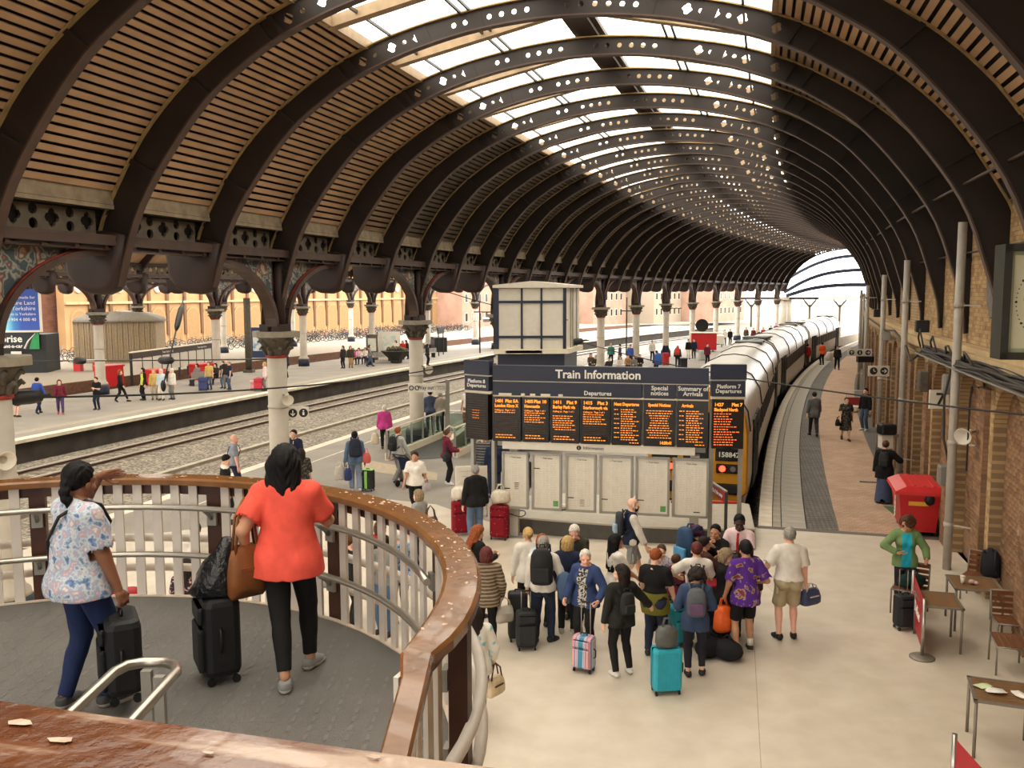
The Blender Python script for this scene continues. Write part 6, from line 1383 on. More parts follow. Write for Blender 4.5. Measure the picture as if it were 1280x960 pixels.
for row, s0 in enumerate((-44.5, -47.0, -52.5)):
    for k in range(66):
        i = 4.7+k*.1+row*.03
        if rg.random() < .12: continue
        s = s0+rg.uniform(-.3, .3); t = thing('bicycle', 'bicycle parked among many in the stands by the cream wall', 'bicycle', W(i, s), ANG(i)+rg.uniform(-.35, .35)+(0 if row else .3), 'bicycles in the stands by the cream wall')
        for nm, me in bp_: link(nm, me, t)
        link('frame', bf_[int(rg.integers(0, 5))], t)
for row, s0 in enumerate((-45.7, -53.5)):
    t = thing('bicycle_rack', 'long steel rack holding the %s row of parked bicycles' % ('front', 'rear')[row], 'rack', (0, 0, 0)); mb = MB()
    for k in range(24): i = 5.6+k*.25; mb.tube([W(i, s0, .0), W(i, s0, .8), W(i, s0-.7, .8), W(i, s0-.7, 0)], .03, 5)
    mb.tube([W(i, s0, .5) for i in np.linspace(5.5, 11.6, 40)], .03, 5); mb.build('hoops', m_gry, t)
# overhead wires with insulators
m_wire = mat('wire_black', (30, 28, 27), .6, var=0)
def wire(a, b, sag, label, ins=(), r=.016):
    a, b = Vector(a), Vector(b); t = thing('overhead_wire', label, 'wire', (0, 0, 0), 0, 'overhead wires'); n = 24; pt = lambda u: a.lerp(b, u)-Vector((0, 0, sag*4*u*(1-u)))
    mb = MB(); mb.tube([pt(k/n) for k in range(n+1)], r, 5); mb.build('strand', m_wire, t); d = (b-a).normalized()
    for u in ins:
        c = pt(u); mb = MB(); mb.tube([c-d*.5, c-d*.34, c-d*.3, c-d*.1, c+d*.1, c+d*.3, c+d*.34, c+d*.5], [.03, .04, .11, .13, .13, .11, .04, .03], 10); mb.build('insulator', m_wire, t)
wire((2.6, 33.0, 3.9), W(.12, 16.95, 4.0), .25, 'thin wire from the white tower across the train to the brick wall')
wire(W(2, .3, 6.1), (2.0, 32, 4.75), .15, 'thin wire from the arcade down to the white tower corner'); wire((2.0, 32, 4.75), W(4.2, 0, 4.4), .1, 'thin wire running on from the tower corner to the arcade')
wire(W(.0, .3, 4.0), (-.6, 32.1, 3.45), .35, 'thin wire crossing the left track toward the white tower', (.03,), .02)
wire((-1.2, 32.4, 3.35), (2.9, 33.4, 3.95), -.05, 'short wire with dark insulator below the white tower panels', (.86, .5), .02)
wire(W(1, -.28, 3.93), W(2, -24.0, 2.75), .05, 'wire with two dark insulators before the white hoarding', (.21, .44), .022)
t = thing('tension_strut', 'black slanting strut with insulator in front of the bicycle stands', 'strut', (0, 0, 0)); a, b = Vector((-14.6, 37.2, 1.9)), Vector((-14.9, 40.8, 5.6)); d = (b-a).normalized(); mb = MB(); mb.tube([a, b], .035, 6); mb.build('rod', m_wire, t); mb = MB(); c = a.lerp(b, .75); mb.tube([c-d*.8, c-d*.5, c, c+d*.5, c+d*.8], [.04, .12, .14, .12, .04], 10); mb.build('insulator', m_wire, t); mb = MB(); mb.ball(a, (.12, .12, .25), 8, 5); mb.build('clamp', m_wire, t)
# beyond the shed: canopy, signal gantry, terraces
t = thing('open_canopy', 'distant platform canopy on branching posts beyond the shed end', 'canopy', (38, 146, 0), -.35); mb = MB(); mb.box((10, 0, 4.7), (24, 5, .3)); mb.build('roof', m_pipe, t)
for k in range(5):
    mb = MB(); x = 1+4.5*k; mb.cyl((x, 0, 0), (x, 0, 3.6), .14, n=8); mb.tube([(x, 0, 3.2), (x-1.0, 0, 4.5)], .12, 6); mb.tube([(x, 0, 3.2), (x+1.0, 0, 4.5)], .12, 6); mb.build('post', m_cap, t)
m_tb = mat('terrace_brick', (172, 136, 116), .85, var=.15, vscale=.6); m_tw = mat('terrace_pale', (160, 146, 126), .8, var=.08); m_sl = mat('slate', (120, 112, 104), .8, var=.15)
mb = MB(); mb.box((0, 0, 0), (.12, 1.0, 1.5)); me_tf = mb.mesh('window', m_white); mb = MB(); mb.box((.05, 0, 0), (.06, .8, 1.3)); me_tp = mb.mesh('pane', m_win)
for k, (i, s, w, h, c) in enumerate(((12.6, -52, 16, 8.5, 0), (14.2, -50, 14, 8.0, 1), (15.8, -46, 16, 8.8, 0), (17.4, -42, 15, 8.2, 1), (19, -36, 18, 8.4, 0))):
    t = thing('terrace_building', ['red brick terrace with pale windows, nearest beyond the rear wall', 'pale rendered terrace next after the nearest brick one', 'red brick terrace seen between the middle columns', 'pale rendered terrace farther along', 'farthest red brick terrace beyond the shed end'][k], 'building', W(i, s), ANG(i)+.1)
    mb = MB(); mb.box((-4, 0, h/2-.9), (8, w, h)); mb.build('wall', (m_tb, m_tw)[c], t); mb = MB(); mb.prism([(-8.2, h-.9), (.2, h-.9), (-4, h+2)], -w/2-.2, w/2+.2, ax='y'); mb.build('roof', m_sl, t)
    for q in range(int(w/2.4)):
        for z in (1.6, 4.8):
            f_ = link('window', me_tf, t, (.02, -w/2+1.3+2.4*q, z)); link('pane', me_tp, f_)
for k, (i, s, y) in enumerate(((5.8, -8, 0), (6.8, -17.5, 0), (7.6, -5.5, 0), (9.2, -6, 0))):
    t = thing('platform_mast', 'dark slender mast with crossarm, %s of the four beyond the tower' % ('nearest', 'second', 'third', 'farthest')[k], 'mast', W(i, s), ANG(i)); mb = MB(); mb.cyl((0, 0, -.9), (0, 0, 4.6+k*.3), .07, n=8); mb.build('pole', m_wire, t); mb = MB(); mb.box((.5, 0, 3.9), (2.2, .07, .1)); mb.build('crossarm', m_wire, t)
for k, (i, s, l) in enumerate(((6.4, -19.5, 'dark platform name sign on two legs on the far platform'), (7.4, -18.5, 'white and red shelter beyond the middle columns'), (6.9, -22.5, 'dark low kiosk at the foot of the clustered pier'))):
    t = thing(('name_sign', 'platform_shelter', 'low_kiosk')[k], l, ('sign', 'shelter', 'kiosk')[k], W(i, s), ANG(i)-1.3+k*.2)
    if k == 0: mb = MB(); mb.box((0, 0, 2.3), (2.6, .1, .6)); q_ = mb.build('panel', m_blk, t); text('lettering', 'York', .4, m_txt, q_, (0, -.06, 2.3)); mb = MB(); mb.box((-1, 0, 1), (.08, .08, 2)); mb.box((1, 0, 1), (.08, .08, 2)); mb.build('leg', m_blk, t)
    elif k == 1:
        mb = MB(); mb.box((0, 0, 3.0), (6, 3, .3)); mb.build('roof', m_gry, t); mb = MB(); mb.box((-1.5, .6, 1.3), (2.2, 1, 2.6)); mb.build('glazed_box', m_white, t); mb = MB(); mb.box((1.6, .2, 1.4), (1.4, 1, 1.3)); mb.build('red_machine', m_redp, t)
        for x in (-2.8, 2.8): mb = MB(); mb.box((x, 0, 1.5), (.12, .12, 3)); mb.build('post', m_cap, t)
    else: mb = MB(); rbox(mb, (0, 0, .7), (2.6, 1.2, 1.4), .05); mb.build('kiosk_body', mat('kiosk_dark', (30, 30, 30), .6), t); mb = MB(); mb.box((0, -.62, .9), (2.2, .04, .5)); mb.build('counter_panel', m_navyp, t)
# ================================================================== luggage and bags
def suitcase(loc, rz, w, d, h, c, label, handle=.0, stripes=None, tilt=0.0, ribs=False, group=None, name='suitcase', pocket=True, pattern=None, wheels=True):
    t = thing(name, label, 'suitcase', loc, rz, group); t.rotation_euler = (tilt, 0, rz)
    m = pattern or mat('case_%d_%d_%d' % c, c, .45 if ribs else .65, var=.08, vscale=8); hz = .06 if wheels else .01
    mb = MB(); rbox(mb, (0, 0, hz+h/2), (w, d, h), min(.05, d*.25)); b = mb.build('shell', m, t)
    if ribs: 
        mb = MB()
        for k in range(7): x = -w/2+w*(k+1)/8; mb.box((x, -d/2-.002, hz+h/2), (w/22, .012, h*.86)); mb.box((x, d/2+.002, hz+h/2), (w/22, .012, h*.86))
        mb.build('rib', m, t); mb = MB(); mb.box((0, 0, hz+h/2), (w+.006, .02, h+.006)); mb.build('zip', m_blk, t)
    elif pocket:
        mb = MB(); rbox(mb, (0, -d/2-.015, hz+h*.36), (w*.82, .05, h*.56), .02); mb.build('front_pocket', m, t); mb = MB(); rbox(mb, (0, -d/2-.015, hz+h*.8), (w*.8, .04, h*.22), .02); mb.build('top_pocket', m, t)
    mb = MB(); mb.tube([(-w*.16, 0, hz+h), (-w*.14, 0, hz+h+.035), (w*.14, 0, hz+h+.035), (w*.16, 0, hz+h)], .011, 6); mb.build('carry_handle', m_blk, t)
    mb = MB(); mb.tube([(w/2, -.02, hz+h*.35), (w/2+.03, -.02, hz+h*.4), (w/2+.03, -.02, hz+h*.6), (w/2, -.02, hz+h*.65)], .01, 6); mb.build('side_handle', m_blk, t)
    if handle:
        mb = MB()
        for x in (-w*.22, w*.22): mb.cyl((x, d*.3, hz+h-.02), (x, d*.3, hz+h+handle), .009, n=6)
        mb.build('telescopic_tube', m_gry, t); mb = MB(); mb.tube([(-w*.22, d*.3, hz+h+handle), (w*.22, d*.3, hz+h+handle)], .016, 6); mb.build('grip', m_blk, t)
    if wheels:
        mb = MB(); mb.cyl((-.012, 0, 0), (.012, 0, 0), .03, n=10); wm = mb.mesh('wheel', m_blk)
        for x in (-w/2+.04, w/2-.04):
            for y in (-d/2+.04, d/2-.04): link('wheel', wm, t, (x, y, .03))
    return t
def backpack(loc, rz, c, label, w=.3, d=.16, h=.44, c2=None, tilt=0.0, name='backpack'):
    t = thing(name, label, 'backpack', loc, rz); t.rotation_euler = (tilt, 0, rz); m = mat('pack_%d_%d_%d' % c, c, .75, var=.12, vscale=10, bump=.2); m2 = mat('pack_%d_%d_%d' % (c2 or c), c2 or c, .75, var=.12, vscale=10)
    # back panel at local y = 0, bag bulges to -y, base at z = 0
    mb = MB(); rings = []
    for z, s_ in ((0, .8), (.04, .96), (h*.5, 1.0), (h*.8, .92), (h*.95, .7), (h, .4)):
        rings.append([(w/2*s_*cos(q*pi/8)*min(1, 1.25-.0*q), -d/2+d/2*(s_*.5+.5)*sin(q*pi/8), z) for q in range(16)])
    mb.loft(rings); mb.build('bag_body', m, t); mb = MB(); rbox(mb, (0, -d-.01, h*.3), (w*.72, .07, h*.42), .025); mb.build('front_pocket', m2, t)
    mb = MB(); mb.tube([(-.04, -.02, h), (-.03, -.02, h+.05), (.03, -.02, h+.05), (.04, -.02, h)], .01, 5); mb.build('grab_loop', m, t)
    for sx in (-1, 1):
        mb = MB(); mb.tube([(sx*.085, -.01, h*.9), (sx*.1, .05, h*1.03), (sx*.105, .17, h*1.0), (sx*.11, .22, h*.75), (sx*.12, .18, h*.4), (sx*.125, 0, h*.15)], .016, 5); mb.build('strap', m, t)
    return t
def handbag(loc, rz, c, label, w=.3, d=.13, h=.24, strap=.25, name='handbag', c2=None, slouch=0.0):
    t = thing(name, label, 'bag', loc, rz); m = mat('bag_%d_%d_%d' % c, c, .6, var=.15, vscale=9, bump=.25)
    # hung: the strap top is at the origin, the bag hangs below it
    z0 = -strap-h; mb = MB(); rings = []
    for z, s_, e in ((0, .85, .7), (.03, 1.0, 1.0), (h*.5, 1.0-.04*slouch, 1.05), (h*.85, .88, .7), (h, .8, .4)): rings.append([(w/2*s_*np.sign(cos(a))*abs(cos(a))**.5, d/2*e*np.sign(sin(a))*abs(sin(a))**.6, z0+z-slouch*.05*(cos(2*a))) for a in np.linspace(0, 2*pi, 17)[:-1]])
    mb.loft(rings); mb.build('bag_body', m, t); mb = MB(); k = mat('bag_%d_%d_%d' % (c2 or c), c2 or c, .55, var=.1)
    for y in (-d*.2, d*.2): mb.tube([(-w*.32, y, z0+h*.9), (-w*.22, y, z0+h+strap*.6), (0, 0, -.0), (w*.22, y, z0+h+strap*.6), (w*.32, y, z0+h*.9)], .011, 5)
    mb.build('strap', k, t); mb = MB(); mb.box((0, -d/2-.004, z0+h*.6), (w*.5, .012, .02)); mb.build('trim', k, t); return t
def carrier(loc, rz, c, label, w=.3, d=.14, h=.36, name='carrier_bag'):
    t = thing(name, label, 'bag', loc, rz); m = mat('carrier_%d_%d_%d' % c, c, .45, var=.12, vscale=14, bump=.5, bscale=18); mb = MB(); rg = np.random.default_rng(int(abs(loc[0]*977)) % 997); rings = []
    for z, s_ in ((0, .75), (.05, 1.0), (h*.5, 1.0), (h*.8, .9), (h, .6)): rings.append([(w/2*s_*cos(a)*rg.uniform(.88, 1.08), d/2*s_*sin(a)*rg.uniform(.85, 1.1), z) for a in np.linspace(0, 2*pi, 15)[:-1]])
    mb.loft(rings); mb.build('bag_body', m, t); mb = MB()
    for y in (-.02, .02): mb.tube([(-w*.2, y, h*.95), (-w*.1, y, h+.12), (w*.1, y, h+.12), (w*.2, y, h*.95)], .008, 5)
    mb.build('handle', m, t); return t
# ================================================================== people
def cl(c, **k): return mat('cloth_%d_%d_%d' % tuple(c), c, .85, var=.1, vscale=9, bump=.15, bscale=70, spec=.2, **k)
def pat(name, c, c2, **k): return mat('cloth_'+name, c, .85, col2=c2, var=.05, spec=.2, **k)
K = dict(black=cl((28, 27, 27)), char=cl((48, 46, 45)), navy=cl((34, 40, 62)), denim=cl((72, 90, 116)), jean=cl((92, 112, 136)), dkjean=cl((40, 46, 62)), white=cl((218, 210, 198)), grey=cl((122, 120, 116)), khaki=cl((170, 154, 122)), blue=cl((52, 66, 104)), olive=cl((58, 56, 42)), coral=cl((232, 90, 74)), green=cl((110, 134, 86)), cyan=cl((36, 158, 178)),
    maroon=cl((104, 34, 50)), pink=cl((180, 60, 124)), palepink=cl((222, 196, 196)), red=cl((176, 36, 40)), purple=cl((74, 58, 92)), yellow=cl((200, 168, 96)), hivis=cl((214, 220, 90)), orange=cl((232, 92, 44)), royal=cl((58, 84, 160)), paleblue=cl((190, 204, 210)), teal=cl((60, 116, 104)), mustard=cl((112, 106, 40)), tan=cl((172, 130, 84)), brown=cl((92, 72, 58)), grn2=cl((74, 92, 74)))
floral = pat('blue_floral', (84, 108, 150), [(128, 152, 184), (206, 206, 202), (150, 172, 198), (198, 160, 164), (214, 212, 206)], tex='noise', tscale=19, ramp=(.32, .68))
aqua = pat('aqua_floral', (120, 186, 196), [(216, 212, 200), (216, 212, 200)], tex='noise', tscale=9, ramp=(.36, .48))
stripe = pat('striped_knit', (70, 58, 48), [(140, 122, 100), (60, 50, 42), (160, 142, 118)], tex='wavez', tscale=5.5, ramp=(.1, .9))
purplep = pat('purple_print', (84, 44, 130), [(84, 44, 130), (176, 150, 110), (120, 50, 60)], tex='noise', tscale=9, ramp=(.5, .66))
bwprint = pat('black_white_print', (40, 38, 38), [(190, 184, 172)], tex='noise', tscale=30, ramp=(.46, .54)); plaid = pat('plaid', (130, 130, 126), [(196, 190, 178), (110, 112, 116)], tex='wavex', tscale=14, ramp=(.3, .7))
darkfl = pat('dark_floral', (40, 38, 36), [(120, 112, 96), (48, 50, 44)], tex='noise', tscale=18, ramp=(.5, .62)); pinkprint = pat('pink_dark_print', (44, 30, 48), [(44, 30, 48), (190, 150, 140)], tex='noise', tscale=22, ramp=(.52, .6)); blueblob = pat('blue_print', (70, 110, 160), [(190, 206, 220), (60, 90, 150)], tex='noise', tscale=12, ramp=(.4, .6))
D = R_
WALK = dict(lf=(-.05, .14), rf=(.05, -.15, .03), rtp=.55, lh=(-.16, -.06, .47), rh=(.16, .14, .47))
def ps(**k): d = {}; d.update(k); return d
def P(label, x, y, deg, h=1.7, z=0.0, res=None, **k):
    dist = math.hypot(x, y); res = res or (.016 if dist < 18 else (.021 if dist < 34 else .03))
    return person(label, (x, y, z), D(deg), h, res, **k)
def at_hand(r, J, q, dz=0.0, off=(0, 0, 0)):
    v = J[q+'wr']; a = r.rotation_euler[2]; o = Vector((v[0]+off[0], v[1]+off[1], 0)); o.rotate(Matrix.Rotation(a, 3, 'Z')); return (r.location.x+o.x, r.location.y+o.y, r.location.z+v[2]+dz)
def pack_on(r, J, c, label, c2=None, s=1.0, h=.44, w=.3, d=.16, dy=0.0):
    f = J['up'](0, -.085-dy, .60); a = r.rotation_euler[2]; o = Vector((f[0], f[1], 0)); o.rotate(Matrix.Rotation(a, 3, 'Z')); lean = math.atan2(-J['T'][1][2], J['T'][2][2])
    return backpack((r.location.x+o.x, r.location.y+o.y, r.location.z+f[2]), a, c, label, w*s, d*s, h*s, c2, tilt=lean)
def xstrap(r, J, name, c, h, side=1, f=1.0):
    up = J['up']; mb = MB(); o = .025*h; path = [up(side*.06, .0, .85), up(side*.035, -.075*f, .80), up(-side*.03, -.09*f, .70), up(-side*.085*f, -.06*f, .58), up(-side*.11*f, .0, .545), up(-side*.08*f, .085*f, .6), up(side*.02, .1*f, .74), up(side*.05, .07, .82), up(side*.06, .0, .85)]
    mb.tube([tuple(q) for q in path], .012, 5); return mb.build(name, mat('strap_%d' % c[0], c, .6), r)
# --- the two women on the landing
r1, J1 = P('person in blue floral shirt and jeans on the landing, one hand raised, lifting a case', -2.84, 5.72, -38, 1.66, ZL, .0085, skin_t='brown', hair=('braid', 'black'), top=dict(mat=floral, sleeve=.36, hem=.475, off=.02, loose=.015, name='shirt'), bottom=dict(mat=cl((36, 48, 84)), off=.004, waist=.6), shoes=((60, 58, 58), (180, 176, 168)),
    bust=1.0, pose=ps(fat=1.22, lf=(-.06, -.06), rf=(.06, .05), rh=(.155, .09, .43), rg='grip', rp=(-1, 0, 0), lh=(-.08, .14, .91), lg='flat', ld=(.5, .5, .1), lp=(.3, -.9, -.4), le=(-1, .3, -.6), yaw=.3, pitch=.05, headfree=1))
xstrap(r1, J1, 'bag_strap', (30, 28, 28), 1.66, 1, 1.2)
hx = at_hand(r1, J1, 'r'); suitcase((hx[0]-.02, hx[1]+.05, ZL+.08), D(-62), .40, .22, .5, (15, 15, 16), 'black soft suitcase with pockets lifted by the person in the floral shirt', name='suitcase', wheels=True)
r2, J2 = P('person in bright coral top and black leggings, long black hair, at the landing rail', -1.60, 6.2, 6, 1.68, ZL, .0085, skin_t='tan', hair=('longer', 'black'), top=dict(mat=K['coral'], sleeve=.34, hem=.455, off=.024, loose=.03, name='top'), bottom=dict(mat=K['black'], off=.003, len=.96, kind='leggings'), shoes=((128, 128, 126), (214, 206, 196)),
    bust=.9, pose=ps(fat=1.18, lf=(.0, -.17), rf=(.075, .06), lh=(-.17, .0, .53), lg='grip', le=(-.5, -1, -.3), rh=(.16, .22, .62), rg='grip', re=(.35, -1, -.5), yaw=-.1, rty=-.5, lty=.1))
hl = at_hand(r2, J2, 'l'); handbag((r2.location.x-.27, r2.location.y-.1, ZL+1.33), D(40), (128, 76, 36), 'tan brown suede shoulder bag of the person in the coral top', .26, .14, .33, .36, name='shoulder_bag', slouch=.6)
suitcase((-2.1, 6.17, ZL), D(-62), .36, .25, .56, (14, 14, 15), 'large black soft suitcase standing on the landing under a black plastic bag')
mb = MB(); rg = np.random.default_rng(4); rings = []
for z, s_ in ((0, .8), (.05, 1.1), (.16, 1.0), (.26, .7), (.34, .32), (.42, .14)): rings.append([((.19*s_*cos(a)+.12*z)*rg.uniform(.85, 1.15), .15*s_*sin(a)*rg.uniform(.85, 1.15), z) for a in np.linspace(0, 2*pi, 17)[:-1]])
mb.loft(rings); tag(mb.build('plastic_bag', mat('black_polythene', (22, 22, 24), .18, var=0, bump=.9, bscale=22), None, (-2.08, 6.18, ZL+.6), (0, 0, .4)), 'shiny black plastic bag knotted on top of the suitcase on the landing', 'bag')
# --- waiting crowd on the concourse
r, J = P('person in aqua floral blouse and grey trousers beside the near end post of the balustrade', -.50, 11.35, 20, 1.66, hair=('long', 'dark'), top=dict(mat=aqua, sleeve=.9, hem=.45, off=.02, loose=.02), bottom=dict(mat=cl((78, 74, 68))), shoes=((110, 106, 100), (200, 190, 180)), bust=1, pose=ps(fat=1.1, rh=(.17, .05, .5), rg='grip')); handbag(at_hand(r, J, 'r', -.02, (.02, 0, 0)), .9, (206, 184, 150), 'cream handbag with dark straps held by the person in the aqua blouse', .34, .15, .25, .2, c2=(70, 44, 36))
r, J = P('person in long brown striped cardigan with a pale grey handbag', -.42, 13.95, 8, 1.68, hair=('bob', 'plum'), top=dict(mat=stripe, sleeve=1, hem=.44, off=.026, loose=.02, name='cardigan'), bottom=dict(mat=K['black']), pose=ps(rh=(.15, .06, .5), rg='grip', pitch=.25, headfree=1)); handbag(at_hand(r, J, 'r', -.02, (.05, 0, 0)), .4, (170, 162, 148), 'pale grey leather handbag beside the striped cardigan', .32, .15, .26, .16)
P('person with ginger hair in black cardigan looking at a phone', -.63, 15.4, -60, 1.66, hair=('long', 'ginger'), top=dict(mat=K['black'], sleeve=1, hem=.44, off=.02, front=K['white'], front_w=.035, name='cardigan'), bottom=dict(mat=K['char']), bust=1, pose=ps(lh=(-.03, .2, .66), rh=(.07, .2, .66), lg='grip', rg='grip', pitch=.4, headfree=1))
suitcase((-.78, 14.75, 0), .2, .36, .24, .56, (24, 24, 26), 'black suitcase behind the rail post, left of the striped cardigan', .4)
P('person in black hooded jacket and jeans facing the white A-board', -.85, 20.2, 15, 1.8, hair=('short', 'grey'), top=dict(mat=K['black'], sleeve=1, hem=.47, off=.03, hood=True, name='jacket'), bottom=dict(mat=K['jean'], loose=.006), pose=ps(lh=(-.16, .03, .46), rh=(.16, .05, .46)))
redcase = pat('red_floral_case', (128, 22, 34), [(128, 22, 34), (200, 150, 150)], tex='voronoi', tscale=14, ramp=(.28, .1))
for x, y, l in ((-1.24, 20.85, 'left'), (-.30, 20.45, 'right')):
    suitcase((x, y, 0), .2 if l == 'left' else -.3, .42, .3, .74, (128, 22, 34), 'red patterned suitcase to the %s of the person in the black jacket' % l, pattern=redcase)
    carrier((x+.02, y+.02, .86), .3, (214, 204, 184), 'cream patterned bag on the %s red suitcase' % l, .5, .26, .3, 'tote_bag')
P('person in pale blouse with hair in a bun, seen from behind', .27, 15.1, 10, 1.7, hair=('bun', 'blonde'), top=dict(mat=K['white'], sleeve=1, hem=.45, off=.022, loose=.02), bottom=dict(mat=K['black']), bust=.8, pose=ps(lh=(-.15, .06, .47), rh=(.15, .1, .5)))
P('person with reddish bob in pale blue denim jacket beside the black backpack', .50, 14.95, -30, 1.62, hair=('bob', 'ginger'), top=dict(mat=K['paleblue'], sleeve=1, hem=.5, off=.018, name='jacket'), bottom=dict(mat=K['black']), bust=.8)
r, J = P('person with grey hair, white shirt and jeans wearing a big black backpack', .50, 14.2, -8, 1.8, hair=('short', 'grey'), top=dict(mat=K['white'], sleeve=.9, hem=.5), bottom=dict(mat=K['dkjean']), shoes=((34, 32, 31), (30, 29, 28)), pose=ps(lf=(-.07, 0), rf=(.07, .03), rty=-.7, rh=(.15, .12, .55)))
pack_on(r, J, (26, 26, 27), 'big black backpack with pockets on the person in the white shirt', s=1.25, h=.46)
mb = MB(); rg = np.random.default_rng(6); rings = []
for z, s_ in ((0, .25), (.08, .8), (.3, 1.0), (.46, .7), (.52, .25)): rings.append([(.15*s_*cos(a)*rg.uniform(.8, 1.2)+.1*(.5-z), .1*s_*sin(a)*rg.uniform(.8, 1.2), z) for a in np.linspace(0, 2*pi, 13)[:-1]])
mb.loft(rings); tag(mb.build('denim_jacket', K['denim'], None, (.84, 14.05, .72)), 'blue denim jacket hanging over an arm beside the black backpack', 'jacket')
suitcase((.22, 13.95, 0), .1, .34, .24, .58, (28, 28, 29), 'black suitcase standing left of the person with the black backpack', .3); suitcase((.08, 14.3, .0), .1, .32, .22, .78, (30, 29, 30), 'tall black suitcase behind the other black one, beside the pale blouse', pocket=False)
r, J = P('person with blonde bob in navy jacket facing the elderly person in green', .92, 14.6, -10, 1.68, hair=('bob', 'blonde'), top=dict(mat=K['navy'], sleeve=1, hem=.47, off=.022, name='jacket'), bottom=dict(mat=K['black']), shoes=((150, 142, 130), (190, 184, 172)), bust=.8); handbag((r.location.x+.2, r.location.y-.12, 1.32), .2, (40, 40, 50), 'dark shoulder bag of the person with the blonde bob', .28, .1, .2, .22)
P('elderly person with white hair in dark green jacket, leaning forward and facing us', 1.1, 15.35, 172, 1.76, skin_t='pink', hair=('short', 'white'), top=dict(mat=K['olive'], sleeve=1, hem=.47, off=.026, front=K['blue'], front_w=.02, name='jacket'), bottom=dict(mat=K['char']), pose=ps(lean=.25, lh=(-.1, .2, .5), rh=(.1, .2, .5), pitch=.3, headfree=1))
r, J = P('elderly person with white hair, open blue jacket over spotted blouse, holding a striped case', 1.17, 13.85, 150, 1.68, skin_t='pink', hair=('short', 'white'), top=dict(mat=K['blue'], sleeve=1, hem=.45, off=.024, front=bwprint, front_w=.045, name='jacket'), bottom=dict(mat=K['black']), bust=1.1, pose=ps(fat=1.1, rh=(.16, .12, .53), rg='grip', lh=(-.18, .12, .56), lg='grip', yaw=.5, headfree=1))
stripecase = mat('striped_case', (60, 130, 160), .45, var=.04, col2=[(60, 130, 160), (206, 200, 190), (190, 80, 130), (206, 206, 200), (64, 96, 150), (210, 150, 150)], tex='wavex', tscale=1.3, ramp=(.05, .95))
suitcase((1.08, 13.1, 0), -.5, .34, .22, .5, (60, 130, 160), 'small suitcase with blue, white and pink stripes', .5, pattern=stripecase)
r, J = P('bald bearded person in dark waistcoat and checked shorts walking right', 2.3, 16.9, -85, 1.8, skin_t='fair', hair=('bald', 'dark'), beard='dark', top=dict(mat=K['navy'], sleeve=.92, hem=.5, vest=K['white'], name='waistcoat'), bottom=dict(kind='shorts', mat=plaid, len=.47, off=.014), pose=dict(WALK)); pack_on(r, J, (44, 46, 54), 'grey and pale blue backpack on the bald bearded person', c2=(150, 176, 190))
r, J = P('person with long straight black hair in white T-shirt, turned right', 1.72, 14.65, -70, 1.7, skin_t='tan', hair=('longer', 'black'), top=dict(mat=K['white'], sleeve=.4, hem=.49, off=.018), bottom=dict(mat=K['royal']), bust=.8, pose=ps(rh=(.1, .2, .56), lh=(-.1, .18, .56)))
r, J = P('person with dark ponytail in black leather jacket gripping the turquoise case', 1.62, 12.95, 20, 1.7, hair=('long', 'dark'), top=dict(mat=cl((38, 37, 34)), sleeve=1, hem=.46, off=.022, name='jacket'), bottom=dict(mat=K['black'], off=.004), shoes=((206, 200, 190), (196, 190, 180)), bust=.8, pose=ps(lf=(-.06, -.03), rf=(.09, .0), rh=(.32, .06, .575), rg='grip', re=(.2, -1, -.6), yaw=.7, headfree=1))
pack_on(r, J, (30, 31, 30), 'small black drawstring backpack on the leather jacket', s=.8, h=.4)
suitcase((2.2, 12.35, 0), .12, .42, .27, .62, (36, 150, 166), 'turquoise hard ribbed suitcase with a grey tote on it', .28, ribs=True)
carrier((2.2, 12.33, .69), .15, (78, 78, 74), 'grey tote bag sitting on the turquoise hard suitcase', .36, .2, .3, 'tote_bag')
P('person in black T-shirt with an olive jacket tied round the waist', 2.24, 13.65, -25, 1.74, hair=('short', 'ginger'), top=dict(mat=K['black'], sleeve=.36, hem=.55, off=.012), bottom=dict(mat=K['dkjean']), bust=.9, pose=ps(fat=1.15, rh=(.17, .1, .47), lh=(-.15, .12, .5), pitch=.3, yaw=-.2, headfree=1))
mb = MB(); rings = []
for z, a_, b_ in ((.72, .22, .17), (.85, .24, .19), (.98, .22, .175), (1.06, .2, .16)): rings.append([(a_*cos(t)*(1+.04*sin(5*t+z*9)), b_*sin(t)*(1+.04*cos(4*t)), z) for t in np.linspace(0, 2*pi, 25)[:-1]])
mb.loft(rings, cap=False); tag(mb.build('tied_jacket', K['mustard'], None, (2.24, 13.65, .0), (0, 0, -.4)), 'olive jacket tied round the waist of the black T-shirt', 'jacket')
suitcase((2.72, 14.1, 0), .5, .44, .28, .62, (32, 132, 144), 'teal soft suitcase between the olive jacket and the curly-haired person', .3)
P('child in maroon top with short brown hair', 2.73, 14.6, -60, 1.36, hair=('short', 'brown'), top=dict(mat=K['maroon'], sleeve=.4, hem=.5), bottom=dict(mat=pinkprint), pose=ps(pitch=.2))
P('person in lilac print top half hidden behind the black T-shirt', 2.52, 14.75, 160, 1.5, hair=('short', 'brown'), top=dict(mat=pat('lilac', (150, 146, 160), [(190, 184, 190), (120, 116, 136)], tex='noise', tscale=20, ramp=(.4, .6)), sleeve=.5, hem=.5), bottom=dict(mat=K['black']))
r, J = P('person in white T-shirt with black rucksack straps, seen from behind', 2.95, 13.95, -5, 1.76, hair=('short', 'plum'), top=dict(mat=K['white'], sleeve=.38, hem=.5, off=.018), bottom=dict(mat=K['char']), pose=ps(lh=(-.15, .16, .62), rh=(.1, .2, .6), le=(-1, -.3, -.2))); pack_on(r, J, (30, 30, 32), 'slim black rucksack on the white T-shirt', s=.85, h=.4)
